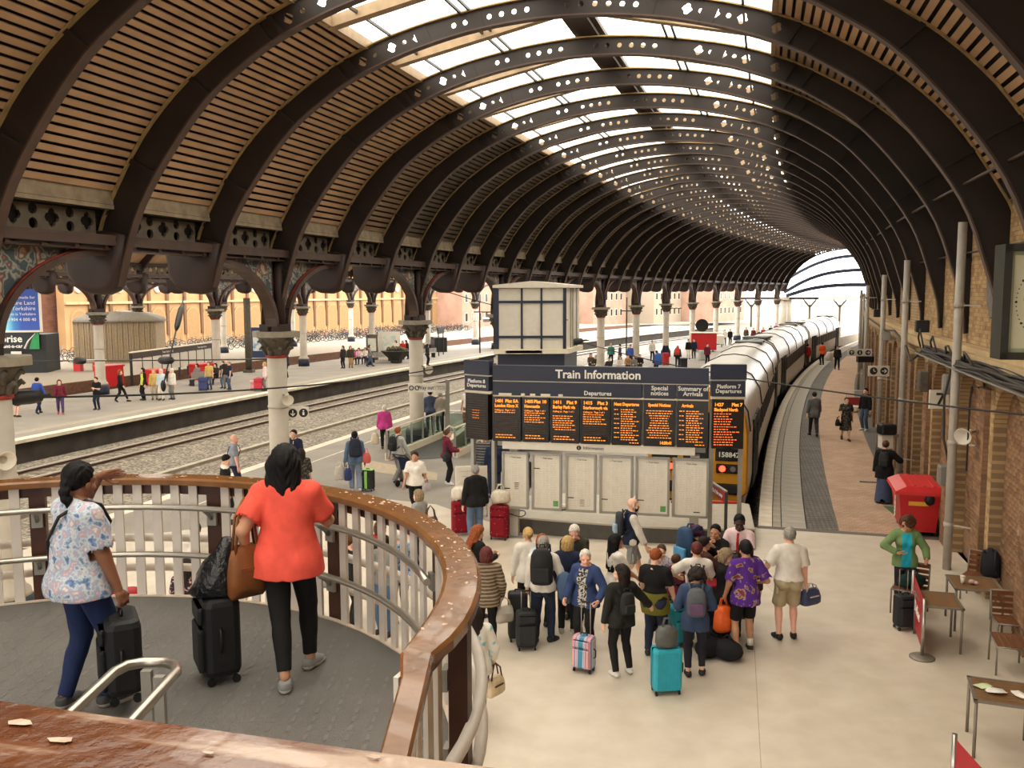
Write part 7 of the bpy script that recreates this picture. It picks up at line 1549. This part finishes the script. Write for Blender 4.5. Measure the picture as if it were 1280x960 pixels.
r, J = P('person with curly dark hair in denim shirt and black leggings, back turned', 2.72, 12.9, -8, 1.68, hair=('curly', 'dark'), top=dict(mat=cl((56, 70, 96)), sleeve=1, hem=.44, off=.022, loose=.02), bottom=dict(mat=cl((40, 38, 46)), off=.003, len=.94, kind='leggings'), shoes=((34, 30, 29), (34, 30, 29)), bust=.7, pose=ps(lf=(-.055, -.02), rf=(.07, .03), lh=(-.1, .15, .6), rh=(.12, .16, .58), yaw=.4, headfree=1)); pack_on(r, J, (84, 88, 92), 'grey and mauve backpack on the curly-haired person', c2=(92, 66, 92), s=.95)
r, J = P('person with purple hair carrying a big blue travel backpack', 3.2, 15.2, -60, 1.7, hair=('curly', 'purple'), top=dict(mat=K['black'], sleeve=1, hem=.48), bottom=dict(mat=K['char']), bust=.6); pack_on(r, J, (34, 62, 92), 'big blue travel backpack of the person with purple hair', c2=(84, 150, 190), s=1.35, h=.5)
P('person with dark hair tied back eating a roll, in black top', 3.56, 15.3, 150, 1.7, skin_t='tan', hair=('bun', 'black'), top=dict(mat=K['black'], sleeve=1, hem=.48), bottom=dict(mat=K['black']), bust=.8, pose=ps(rh=(.02, .15, .83), rg='grip', lh=(-.03, .16, .8), lg='grip'))
P('person with dark hair in front of the staff member, eating, white wrapper in hand', 3.22, 14.72, -70, 1.64, skin_t='tan', hair=('pony', 'dark'), top=dict(mat=cl((74, 44, 40)), sleeve=.4, hem=.48), bottom=dict(mat=K['black']), bust=.7, pose=ps(rh=(.04, .17, .78), rg='grip', lh=(-.04, .17, .74), lg='grip'))
P('staff person in pale pink shirt and red tie', 4.02, 15.45, 150, 1.84, skin_t='dark', hair=('short', 'black'), top=dict(mat=K['palepink'], sleeve=.4, hem=.52, tie=K['red']), bottom=dict(mat=K['black']), pose=ps(lh=(-.06, .2, .66), rh=(.07, .2, .64), pitch=.2, yaw=.3, headfree=1))
P('person with grey-blonde hair in black coat, looking down', 3.42, 14.05, -100, 1.62, hair=('bob', 'greyblonde'), top=dict(mat=K['black'], sleeve=1, hem=.45, off=.024, name='coat'), bottom=dict(mat=K['black']), bust=.8, pose=ps(rh=(.05, .2, .62), lh=(-.05, .2, .62), pitch=.3, headfree=1))
P('person with long dark hair, in dark top, behind the purple shirt', 3.85, 14.4, -10, 1.66, hair=('longer', 'dark'), top=dict(mat=cl((52, 40, 44)), sleeve=1, hem=.48), bottom=dict(mat=K['black']), bust=.6)
r, J = P('person in purple printed shirt, black shorts and white socks', 3.68, 13.72, 8, 1.84, skin_t='tan', hair=('short', 'black'), top=dict(mat=purplep, sleeve=.42, hem=.455, off=.026, loose=.03), bottom=dict(kind='shorts', mat=K['black'], len=.46, off=.014), shoes=((26, 25, 25), (190, 184, 176)), pose=ps(lf=(-.08, -.02), rf=(.08, .06), lh=(-.15, .08, .5), lg='grip', rh=(.14, .1, .6)))
for q, sx in (('l', -1), ('r', 1)):
    mb = MB(); a = Vector(J[q+'an']); mb.tube([a+Vector((0, 0, -.02)), a+Vector((0, 0, .12))], [.046, .05], 12); mb.build('sock', K['white'], r)
hx = at_hand(r, J, 'l'); carrier((hx[0]-.03, hx[1]-.02, hx[2]-.58), .3, (226, 96, 36), 'bright orange carrier bag held by the purple shirt', .34, .2, .42)
r, J = P('person in white T-shirt and khaki cargo shorts with a blue bag', 4.55, 14.32, -4, 1.9, skin_t='pink', hair=('short', 'grey'), top=dict(mat=K['white'], sleeve=.4, hem=.545, off=.02, loose=.01), bottom=dict(kind='shorts', mat=K['khaki'], len=.47, off=.018, waist=.6, belt=K['char']), shoes=((30, 29, 29), (30, 29, 29)), belly=.6, pose=ps(fat=1.1, lf=(-.075, -.01), rf=(.06, .02), lty=.4, rh=(.16, .04, .47), rg='grip', lh=(-.16, .14, .6)))
mb = MB(); mb.box((-.2, -.02, .9), (.04, .14, .2)); mb.build('cargo_pocket', K['khaki'], r)
hx = at_hand(r, J, 'r'); handbag((hx[0]+.09, hx[1]+.05, hx[2]), .5, (56, 64, 92), 'navy blue holdall in the hand of the person in khaki shorts', .4, .2, .26, .1, c2=(190, 180, 170))
suitcase((3.35, 14.45, 0), .3, .52, .34, .72, (40, 42, 62), 'navy and red trunk case in the middle of the crowd', pocket=False); mb = MB(); rbox(mb, (0, 0, 0), (.56, .38, .14), .03); tag(mb.build('red_holdall', cl((150, 32, 44)), None, (3.35, 14.45, .87), (0, 0, .3)), 'red holdall lying on the navy trunk case', 'bag')
for k, (x, y, a_, l) in enumerate(((3.1, 13.6, .4, 'black rucksack on the floor behind the curly-haired person'), (3.36, 13.5, -.6, 'black sports bag on the floor left of the purple shirt'), (3.2, 13.9, 1.4, 'dark bag wedged under the navy trunk case'))): mb = MB(); mb.ball((0, 0, .16), (.26, .17, .17), 12, 8); mb.tube([(-.15, 0, .28), (0, 0, .4), (.15, 0, .28)], .015, 5); tag(mb.build('floor_bag', cl((28+4*k, 27+4*k, 30+3*k)), None, (x, y, 0), (0, 0, a_)), l, 'bag')
r, J = P('person in open green jacket over a turquoise top by the wheelie bin', 7.1, 15.75, 165, 1.72, skin_t='tan', hair=('curly', 'brown'), top=dict(mat=K['green'], sleeve=1, hem=.46, off=.026, front=K['cyan'], front_w=.05, name='jacket'), bottom=dict(mat=cl((44, 30, 38))), shoes=((190, 180, 176), (210, 204, 196)), bust=.9, pose=ps(rh=(.09, .09, .62), re=(1, -.3, .0), rd=(-1, .3, -.1), lh=(-.19, .12, .58), lg='grip', pitch=.35, yaw=-.5, headfree=1))
hx = at_hand(r, J, 'l'); suitcase((6.68, 14.75, 0), .1, .34, .24, .54, (26, 26, 28), 'black cabin case beside the red banner post', .42)
mb = MB(); mb.ball((0, 0, .13), (.27, .14, .14), 12, 7); mb.tube([(-.12, 0, .22), (-.08, 0, .34), (.08, 0, .34), (.12, 0, .22)], .012, 5); tag(mb.build('holdall', cl((24, 48, 44)), None, (7.12, 15.5, .47), (0, 0, .1)), 'dark green holdall on the cafe chair', 'bag')
backpack((8.8, 16.05, .47), ANG(.5)+2.8, (30, 32, 38), 'black rucksack standing on the cafe chair by the wall', .34, .2, .5)
# --- people seen between the balusters
P('person in white shirt with back turned, seen between the balusters', -5.55, 15.3, 20, 1.76, hair=('short', 'dark'), top=dict(mat=K['white'], sleeve=.9, hem=.5), bottom=dict(mat=K['khaki'])); P('person in blue top, low between the balusters left of the coral top', -4.3, 12.0, -40, 1.72, hair=('short', 'brown'), top=dict(mat=K['royal'], sleeve=.5, hem=.5), bottom=dict(mat=K['navy']))
P('person in dark pink print dress seen between the balusters', -5.1, 13.6, 10, 1.62, hair=('long', 'dark'), top=dict(mat=pinkprint, sleeve=.4, hem=.42, off=.02), bottom=dict(kind='skirt', mat=pinkprint, len=.8))
P('person in black coat with red scarf seen between the balusters', -2.35, 15.5, -30, 1.72, hair=('bob', 'brown'), top=dict(mat=K['char'], sleeve=1, hem=.45, collar=K['red'], name='coat'), bottom=dict(mat=K['black'])); P('person in blue and white print top seen between the balusters', -1.95, 15.05, 30, 1.7, hair=('short', 'white'), top=dict(mat=blueblob, sleeve=.5, hem=.47, off=.02), bottom=dict(mat=K['dkjean']))
P('person in grey jacket and jeans seen between the balusters', -2.15, 14.6, 150, 1.72, hair=('short', 'dark'), top=dict(mat=K['grey'], sleeve=1, hem=.5), bottom=dict(mat=K['denim'])); P('person in black with brown hair seen between the balusters', -2.75, 14.75, -70, 1.68, hair=('short', 'brown'), top=dict(mat=K['black'], sleeve=1, hem=.5), bottom=dict(mat=K['black']))
suitcase((-6.5, 14.4, 0), .3, .5, .3, .8, (160, 26, 36), 'large red suitcase seen between the balusters at the left')
r, J = P('person with blonde hair and brown shoulder bag just beyond the curved rail', -1.95, 18.3, 60, 1.66, hair=('bob', 'greyblonde'), top=dict(mat=cl((150, 146, 140)), sleeve=1, hem=.47), bottom=dict(mat=K['black']), pose=ps(fat=1.05)); handbag((-1.7, 18.15, 1.36), .5, (74, 54, 44), 'brown shoulder bag of the blonde person beyond the curved rail', .34, .14, .26, .25)
# --- island platform
P('person in black suit looking down, beyond the rail left of the coral top', -7.14, 21.9, -70, 1.76, hair=('short', 'black'), top=dict(mat=K['black'], sleeve=1, hem=.46, off=.022, collar=K['white'], name='suit_jacket'), bottom=dict(mat=K['black']), pose=ps(pitch=.4, headfree=1)); r, J = P('bald person in grey T-shirt with dark strap, left of the coral top', -7.9, 25.0, -60, 1.78, skin_t='pink', hair=('bald', 'grey'), top=dict(mat=cl((130, 134, 142)), sleeve=.4, hem=.5), bottom=dict(mat=K['navy'])); xstrap(r, J, 'strap', (30, 30, 34), 1.78)
P('person in navy suit, white shirt and tie beside the column', -6.36, 25.75, 165, 1.8, hair=('short', 'dark'), top=dict(mat=K['navy'], sleeve=1, hem=.46, off=.02, front=K['white'], front_w=.016, tie=K['black'], name='suit_jacket'), bottom=dict(mat=K['navy'])); r, J = P('person in dark floral dress with long dark hair beside the navy suit', -5.6, 23.4, 20, 1.64, hair=('long', 'dark'), top=dict(mat=darkfl, sleeve=.6, hem=.42, off=.02, loose=.02), bottom=dict(kind='skirt', mat=darkfl, len=.7), bust=.6); handbag((-5.85, 23.3, 1.2), .2, (176, 150, 136), 'pinkish bag of the person in the dark floral dress', .26, .1, .24, .2)
r, J = P('person in denim jacket and pale jeans walking away with a navy backpack', -4.55, 25.5, 12, 1.78, hair=('short', 'black'), skin_t='brown', top=dict(mat=K['jean'], sleeve=1, hem=.48, name='jacket'), bottom=dict(mat=cl((128, 142, 158)), loose=.01), shoes=((190, 184, 176), (200, 196, 190)), pose=ps(lf=(-.06, .05), rf=(.06, -.1, .02), rtp=.4, lh=(-.17, .0, .46), lg='grip')); pack_on(r, J, (30, 34, 50), 'navy backpack on the person in the denim jacket', s=1.2); hx = at_hand(r, J, 'l'); carrier((hx[0]-.15, hx[1], hx[2]-.5), .3, (206, 198, 184), 'white carrier bag in the hand of the denim jacket', .34, .16, .4); carrier((hx[0]+.1, hx[1]-.1, hx[2]-.5), .3, (44, 56, 110), 'blue carrier bag in the hand of the denim jacket', .22, .12, .36); carrier((-4.18, 25.3, .88), .1, (196, 90, 84), 'red and green bag hanging at the side of the denim jacket', .24, .14, .3)
r, J = P('person with white hair in magenta jacket at the platform edge', -4.72, 32.7, 5, 1.62, hair=('short', 'white'), top=dict(mat=K['pink'], sleeve=1, hem=.45, off=.026, name='jacket'), bottom=dict(mat=K['black']), pose=ps(fat=1.1, lf=(-.05, -.05), rf=(.05, .06))); carrier((-5.05, 32.5, .2), .2, (196, 178, 150), 'beige shopping bag beside the magenta jacket', .3, .18, .42)
r, J = P('person in pale grey hoodie with black backpack pulling a green case', -3.45, 26.6, -35, 1.72, hair=('short', 'ginger'), top=dict(mat=cl((178, 176, 170)), sleeve=1, hem=.5, hood=True, name='hoodie'), bottom=dict(mat=cl((126, 124, 120)), loose=.01), pose=dict(WALK)); pack_on(r, J, (28, 28, 30), 'black backpack on the pale grey hoodie'); suitcase((-4.2, 25.6, 0), -.3, .36, .24, .56, (34, 38, 34), 'black suitcase with bright green strap on the platform'); mb = MB(); mb.box((0, -.16, .35), (.08, .02, .5)); mb.box((0, 0, .63), (.34, .22, .012)); tag(mb.build('luggage_strap', mat('lime', (150, 206, 90), .6), None, (-4.2, 25.6, 0), (0, 0, -.3)), 'bright green luggage strap round the black suitcase', 'strap')
t = thing('pushchair', 'dark folded pushchair behind the person in the cream T-shirt', 'pushchair', (-3.05, 26.3, 0), -.6); mb = MB(); mb.tube([(-.25, -.5, 1.0), (-.2, 0, .6), (-.15, .5, .15)], .02, 6); mb.tube([(.25, -.5, 1.0), (.2, 0, .6), (.15, .5, .15)], .02, 6); mb.tube([(-.25, -.5, 1.0), (.25, -.5, 1.0)], .02, 6); mb.build('frame', m_blk, t); mb = MB(); mb.loft([[(-.2, -.2, .5), (.2, -.2, .5), (.2, .3, .35), (-.2, .3, .35)], [(-.22, -.3, .9), (.22, -.3, .9), (.22, -.1, .6), (-.22, -.1, .6)]], smooth=False); mb.build('seat', K['navy'], t)
for x in (-.2, .2):
    for y in (-.35, .45): mb = MB(); mb.cyl((x-.015, y, .1), (x+.015, y, .1), .1, n=12); mb.build('wheel', m_blk, t)
r, J = P('person in cream T-shirt with printed front walking toward us', -2.5, 22.7, 172, 1.68, skin_t='tan', hair=('pony', 'dark'), top=dict(mat=K['white'], sleeve=.4, hem=.48, off=.022, loose=.02), bottom=dict(mat=K['black']), bust=1, pose=dict(WALK, fat=1.15)); handbag((-2.2, 22.55, 1.0), .3, (170, 160, 160), 'patterned small bag at the hip of the cream T-shirt', .24, .1, .2, .12)
r, J = P('person in maroon hooded jacket with black bags by the glass balustrade', -1.95, 26.4, -75, 1.68, hair=('bun', 'brown'), top=dict(mat=K['maroon'], sleeve=1, hem=.5, hood=True, off=.024, name='jacket'), bottom=dict(mat=K['black'], off=.004), shoes=((214, 208, 200), (214, 208, 200)), bust=.9, pose=ps(fat=1.1, rh=(.08, .2, .62), lh=(-.08, .2, .62))); handbag((-1.95, 26.1, 1.22), 1.4, (34, 34, 36), 'black shoulder bag of the maroon jacket', .42, .16, .28, .16)
P('person in black and white top standing left of the navy tunic', -.82, 25.3, 170, 1.76, hair=('short', 'brown'), top=dict(mat=pat('monochrome', (60, 60, 62), [(180, 176, 168), (70, 70, 74)], tex='wavez', tscale=2.0, ramp=(.3, .7)), sleeve=1, hem=.48), bottom=dict(mat=K['jean'])); P('person in navy tunic and jeans facing us, right of the A-board', -.5, 24.75, 178, 1.68, skin_t='tan', hair=('long', 'black'), top=dict(mat=K['navy'], sleeve=1, hem=.43, off=.024, loose=.02), bottom=dict(mat=K['dkjean']), bust=1.1, pose=ps(fat=1.15))
r, J = P('person in blue-grey jacket behind the glass balustrade, back turned', -3.35, 36.3, 10, 1.78, hair=('short', 'black'), top=dict(mat=cl((66, 74, 92)), sleeve=1, hem=.48, hood=True, off=.026, name='jacket'), bottom=dict(mat=K['dkjean'])); P('person in pale coat beside the blue-grey jacket, behind the glass', -2.95, 36.4, 30, 1.68, hair=('short', 'grey'), top=dict(mat=cl((150, 140, 126)), sleeve=1, hem=.42, off=.026, name='coat'), bottom=dict(mat=K['char']))
r, J = P('person in white top with black backpack, left of the Platform 8 display', -1.9, 37.6, 150, 1.76, skin_t='tan', hair=('short', 'brown'), top=dict(mat=K['white'], sleeve=.4, hem=.5), bottom=dict(mat=cl((150, 90, 70)))); pack_on(r, J, (28, 28, 28), 'black backpack of the white top near the Platform 8 display'); P('person in grey trousers and red shoes half hidden behind the left poster', .35, 22.4, 60, 1.7, hair=('short', 'dark'), top=dict(mat=K['char'], sleeve=1, hem=.5), bottom=dict(mat=cl((86, 84, 80))), shoes=((170, 40, 40), (190, 180, 170)))
# --- side platform
P('person in grey jacket walking away on the brick paving', 12.0, 35.2, -8, 1.78, hair=('short', 'dark'), top=dict(mat=cl((96, 96, 96)), sleeve=.9, hem=.42, off=.022), bottom=dict(mat=cl((58, 48, 48))), pose=dict(WALK)); r, J = P('person in black patterned dress walking toward us on the brick paving', 12.9, 34.2, 172, 1.68, hair=('short', 'brown'), top=dict(mat=darkfl, sleeve=.4, hem=.45), bottom=dict(kind='skirt', mat=darkfl, len=.58, flare=.14), bust=1.1, pose=dict(WALK, fat=1.2)); handbag((12.6, 34.1, .95), .2, (30, 28, 28), 'black bag of the person in the patterned dress', .3, .12, .26, .12)
P('person in dark jumper leaning by the brick wall with a cap', 14.6, 36.6, 120, 1.78, hair=('short', 'dark'), top=dict(mat=K['black'], sleeve=1, hem=.5), bottom=dict(mat=cl((70, 84, 100))), shoes=((180, 190, 196), (200, 196, 190)))
r, J = P('person in black coat and long denim skirt beside the wheelie bin', 10.12, 23.9, -30, 1.72, hair=('bun', 'brown'), top=dict(mat=K['black'], sleeve=1, hem=.4, off=.03, loose=.02, name='coat'), bottom=dict(kind='skirt', mat=cl((70, 80, 104)), len=.96, flare=.14), pose=ps(rh=(.2, .2, .66), fat=1.1)); pack_on(r, J, (36, 36, 38), 'small dark backpack on the black coat', s=.9); suitcase((10.55, 23.3, 0), .2, .36, .25, .6, (26, 28, 30), 'black suitcase between the long denim skirt and the wheelie bin')
t = thing('payphone', 'black hooded payphone on the drainpipe above the black coat', 'payphone', (10.55, 24.9, 1.75)); mb = MB(); rbox(mb, (0, 0, .12), (.45, .4, .3), .06); mb.build('hood', m_blk, t); mb = MB(); mb.box((.0, .05, -.22), (.3, .3, .4)); mb.build('case', m_white, t); mb = MB(); mb.box((.25, .15, -.1), (.3, .08, .1)); mb.build('bracket', m_gry, t)
P('person in dark clothes walking on the far part of the brick-paved platform', 23.95, 65.6, 170, 1.76, hair=('short', 'dark'), top=dict(mat=K['char'], sleeve=1, hem=.5), bottom=dict(mat=K['black']), pose=dict(WALK)); P('person in orange high-visibility vest with a white sack near the train', 24.3, 69.8, 10, 1.78, hair=('short', 'dark'), top=dict(mat=K['orange'], sleeve=.5, hem=.48, off=.02, name='vest'), bottom=dict(mat=K['black'])); carrier((24.75, 69.5, .35), .2, (206, 200, 190), 'white sack carried beside the orange vest', .6, .4, .7, 'sack'); P('person in red jacket close beside the train, left of the orange vest', 22.6, 68.2, 5, 1.76, hair=('short', 'dark'), top=dict(mat=K['red'], sleeve=1, hem=.46), bottom=dict(mat=cl((90, 80, 76))))
# --- far platform
far = [('person in royal blue jacket walking away on the far platform', -22.85, 42.75, -10, 1.76, 'royal', 'navy', 'black', WALK), ('person in dark maroon top and purple jeans walking on the far platform', -21.6, 42.4, -150, 1.68, 'maroon', 'purple', 'brown', WALK), ('person in black T-shirt with folded arms on the far platform', -20.65, 44.15, 170, 1.64, 'black', 'navy', 'dark', ps(lh=(-.02, .13, .66), rh=(.02, .13, .64))), ('person in black striding right past the far navy column base', -20.9, 47.4, -80, 1.72, 'black', 'black', 'ginger', dict(WALK, lf=(-.05, .2))),
  ('person in black with yellow high-visibility vest on the far platform', -19.95, 48.1, 140, 1.76, 'black', 'black', 'dark', None), ('person in cream top in the pale group beside the yellow vest', -19.45, 48.3, 200, 1.68, 'yellow', 'khaki', 'blonde', None), ('person in pale blue and white in the group beside the yellow vest', -18.95, 48.05, 170, 1.7, 'paleblue', 'white', 'white', None), ('person in white at the right of the pale group', -18.5, 48.4, 150, 1.7, 'white', 'grey', 'white', None),
  ('person in yellow jumper before the right end of the white hoarding', -18.1, 53.2, 170, 1.7, 'yellow', 'denim', 'ginger', None), ('person in dark jacket behind the yellow jumper', -17.55, 54.1, 160, 1.66, 'char', 'jean', 'dark', None), ('bald person in dark T-shirt right of the yellow jumper', -17.3, 53.9, 190, 1.78, 'char', 'grey', None, None), ('person in dark blue T-shirt and jeans, last of the group by the hoarding', -16.88, 53.2, 120, 1.74, 'navy', 'denim', 'grey', None),
  ('person in dark top and shorts behind the leftmost column', -23.3, 41.6, -30, 1.74, 'black', 'char', 'dark', None), ('person standing dark beside a column beyond the red luggage', -15.35, 60.8, 90, 1.75, 'navy', 'char', 'dark', None), ('person in pale top near the red luggage on the far platform', -14.6, 52.6, 120, 1.7, 'palepink', 'grey', 'blonde', None),
  ('person in black coat at the left end of the waiting group', -12.9, 68.2, 150, 1.74, 'char', 'black', 'dark', None), ('person in dark green coat in the waiting group', -12.4, 68.5, 200, 1.7, 'olive', 'tan', 'dark', None), ('person in blue jeans skirt walking right from the waiting group', -11.15, 69.8, -80, 1.7, 'grey', 'denim', 'brown', WALK),
  ('person in white behind the planter', -9.9, 76.2, 150, 1.7, 'white', 'grey', 'dark', None), ('person in red top behind the planter', -9.4, 76.8, 180, 1.66, 'red', 'char', 'dark', None), ('person in black leaning beyond the planter', -9.0, 77.6, 120, 1.7, 'char', 'navy', 'brown', ps(lean=.3)), ('person in navy at the right of the planter', -8.4, 77.3, 200, 1.74, 'navy', 'navy', 'dark', None), ('person with bags just right of the second column', -6.7, 70.6, -60, 1.7, 'char', 'black', 'dark', None)]
for l, x, y, a, h, tc, bc, hc, po in far:
    hv = dict(front=K['hivis'], front_w=.075) if 'high-vis' in l else {}
    P(l, x, y, a, h, hair=('bald', 'grey') if hc is None else ('short' if 'T-shirt' in l or 'jacket' in l else 'bob', hc), top=dict(mat=K[tc], sleeve=.4 if 'T-shirt' in l or 'jumper' in l else 1, hem=.47, **hv), bottom=dict(mat=K[bc], kind='shorts' if 'shorts' in l else 'trousers', len=.46 if 'shorts' in l else 1.0), pose=po, shoes=((170, 40, 60), (190, 180, 180)) if 'maroon' in l else ((40, 36, 34), (60, 56, 52)))
SIT = ps(sit=.46, lf=(-.06, .26), rf=(.06, .26), lh=(-.07, .2, .42), rh=(.07, .2, .42))
for l, x, y, a, tc, bc in (('person in grey seated on the bench before the hoarding, left', -19.9, 56.3, 150, 'grey', 'black'), ('person in dark jacket seated on the bench before the hoarding, right', -18.8, 56.5, 160, 'char', 'black'), ('person in magenta seated in the waiting group', -12.75, 71.6, 170, 'pink', 'black'), ('person in pale top seated in the waiting group', -12.35, 72.0, 170, 'palepink', 'char'), ('person in white top seated at the right of the waiting group', -11.9, 72.4, 170, 'white', 'navy'), ('person seated alone far along the far platform', -1.6, 91.6, 120, 'char', 'navy')):
    P(l, x, y, a, 1.7, hair=('bob', 'dark'), top=dict(mat=K[tc], sleeve=1, hem=.5), bottom=dict(mat=K[bc]), pose=SIT)
suitcase((-18.3, 52.6, 0), .3, .5, .35, .75, (60, 66, 110), 'blue suitcase before the yellow jumper'); suitcase((-15.0, 52.5, 0), .3, .5, .4, .7, (190, 50, 66), 'red suitcase on the far platform between the two near columns'); suitcase((-15.5, 53.2, 0), .3, .4, .3, .5, (206, 160, 160), 'pink bag beside the red suitcase on the far platform'); suitcase((-11.3, 70.6, 0), .3, .5, .35, .6, (30, 30, 34), 'dark case at the feet of the waiting group')
# --- travellers beyond the tower on the island platform
isl_p = [('person in green top by the column beyond the tower', 7.83, 70.4, 170, 'teal', 'black', 'blonde', None), ('person in lilac shirt right of the green top', 8.4, 69.4, 90, 'purple', 'grey', 'dark', None), ('person in bright blue behind the column beyond the tower', 9.15, 68.9, 150, 'royal', 'navy', 'dark', None), ('person in white top and dark skirt by the thin black mast', 11.7, 74.4, 190, 'white', 'black', 'dark', None), ('person carrying a large blue rucksack low behind the board', 10.0, 61.6, 20, 'blue', 'purple', 'dark', None), ('person in dark jacket beside a tall red suitcase', 12.35, 71.6, 160, 'navy', 'black', 'grey', None), ('person in dark jacket wearing a red rucksack', 12.56, 67.6, -20, 'char', 'dkjean', 'grey', None), ('person in black coat and white trousers near the red stall', 15.1, 76.3, 190, 'black', 'white', 'black', None), ('person in navy top right of the white trousers', 15.7, 76.9, 150, 'navy', 'char', 'dark', None), ('person in dark red jacket before the red stall', 15.3, 69.9, 200, 'maroon', 'black', 'dark', None),
  ('person in black standing beside the tenth column', 22.6, 99.2, 170, 'char', 'black', 'dark', None), ('person in white top beyond the red stall', 22.86, 96, 170, 'white', 'char', 'dark', None), ('person in long black coat beyond the red stall', 23.6, 96.6, 190, 'black', 'black', 'dark', None), ('person in brown jacket in the farthest waiting group', 26.4, 100.7, 170, 'brown', 'char', 'dark', None), ('person in maroon jacket in the farthest waiting group', 26.9, 99.5, 150, 'maroon', 'char', 'dark', None), ('person in dark coat close to the train roof, far away', 25.3, 92.3, 170, 'char', 'black', 'dark', None), ('person in red jacket near the end piers', 28.3, 100.6, 170, 'red', 'navy', 'dark', None), ('person in black jacket near the end piers', 30.8, 106.3, 170, 'black', 'black', 'dark', None), ('person in pink top near the end piers', 33.2, 112.5, 170, 'pink', 'char', 'brown', None), ('person standing alone beyond the end of the train', 39, 120, 170, 'char', 'navy', 'dark', None)]
for l, x, y, a, tc, bc, hc, po in isl_p: P(l, x, y, a, 1.72, hair=('short', hc), top=dict(mat=K[tc], sleeve=1, hem=.47), bottom=dict(mat=K[bc]), pose=po, res=.032)
for k, (x, y, tc) in enumerate(((6.6, 60.6, 'char'), (7.5, 61.6, 'white'), (8.2, 63.0, 'tan'), (8.5, 62.0, 'grey'), (9.1, 63.4, 'black'), (5.7, 64.4, 'brown'), (5.9, 62.8, 'olive'))):
    P('person in %s seated in a row behind the board, %s' % ({'char': 'charcoal', 'tan': 'tan', 'olive': 'olive'}.get(tc, tc), ('far left of the lettering', 'in pale clothes', 'third of the row', 'fourth of the row', 'right end by the column', 'beside the tower steps', 'just right of the tower')[k]), x, y, 150+20*(k % 3), 1.7, hair=('bob' if k % 2 else 'short', ('dark', 'brown', 'ginger', 'dark', 'black', 'brown', 'grey')[k]), top=dict(mat=K[tc], sleeve=1, hem=.5), bottom=dict(mat=K['char']), pose=SIT, res=.03)
t = thing('platform_bench', 'long bench carrying the row of seated people behind the board', 'bench', (7.6, 61.6, 0), .75); mb = MB(); mb.box((0, 0, .43), (5.6, .5, .06)); mb.build('seat', m_gry, t); mb = MB(); mb.box((-2.2, 0, .2), (.1, .4, .4)); mb.box((2.2, 0, .2), (.1, .4, .4)); mb.build('leg', m_blk, t)
suitcase((12.0, 69.6, 0), .3, .5, .35, .95, (180, 40, 40), 'tall red suitcase beside a dark jacket beyond the tower'); suitcase((12.95, 67.2, 0), .3, .5, .35, .7, (30, 30, 34), 'black suitcase beside the red rucksack'); backpack((12.5, 67.35, 1.0), -.3, (190, 60, 50), 'red rucksack worn beyond the board', .4, .24, .55); backpack((10.0, 61.3, .75), .3, (50, 90, 150), 'large blue rucksack low behind the board', .55, .35, .8); suitcase((15.95, 74.5, 0), .3, .6, .4, .8, (176, 178, 170), 'pale grey suitcase before the red stall')
t = thing('red_stall', 'red refreshment stall with black round sign on the platform beyond the tower', 'stall', (18.6, 86.5, 0), -.2); mb = MB(); rbox(mb, (0, 0, .95), (2.4, 1.4, 1.6), .05); mb.build('stall_body', m_redp, t); mb = MB(); mb.box((0, 0, 1.8), (2.6, 1.6, .08)); mb.build('top', m_lt, t); mb = MB(); mb.cyl((-.2, -.1, 2.5), (-.2, .1, 2.5), .62, n=20); mb.build('round_sign', m_blk, t)
for x in (-.8, .8): mb = MB(); mb.cyl((x, -.5, .15), (x+.1, -.5, .15), .15, n=10); mb.build('wheel', m_blk, t)
t = thing('white_cart', 'white wheeled cart right of the red stall', 'cart', (21.2, 93.5, 0), -.2); mb = MB(); rbox(mb, (0, 0, .75), (2.0, 1.0, .9), .05); mb.build('cart_body', m_white, t); mb = MB(); mb.tube([(-.95, 0, .3), (-.95, 0, 1.7), (.95, 0, 1.7), (.95, 0, .3)], .04, 6); mb.build('frame', m_gry, t)
for x in (-.7, .7): mb = MB(); mb.cyl((x, -.3, .15), (x+.1, -.3, .15), .15, n=10); mb.build('wheel', m_blk, t)
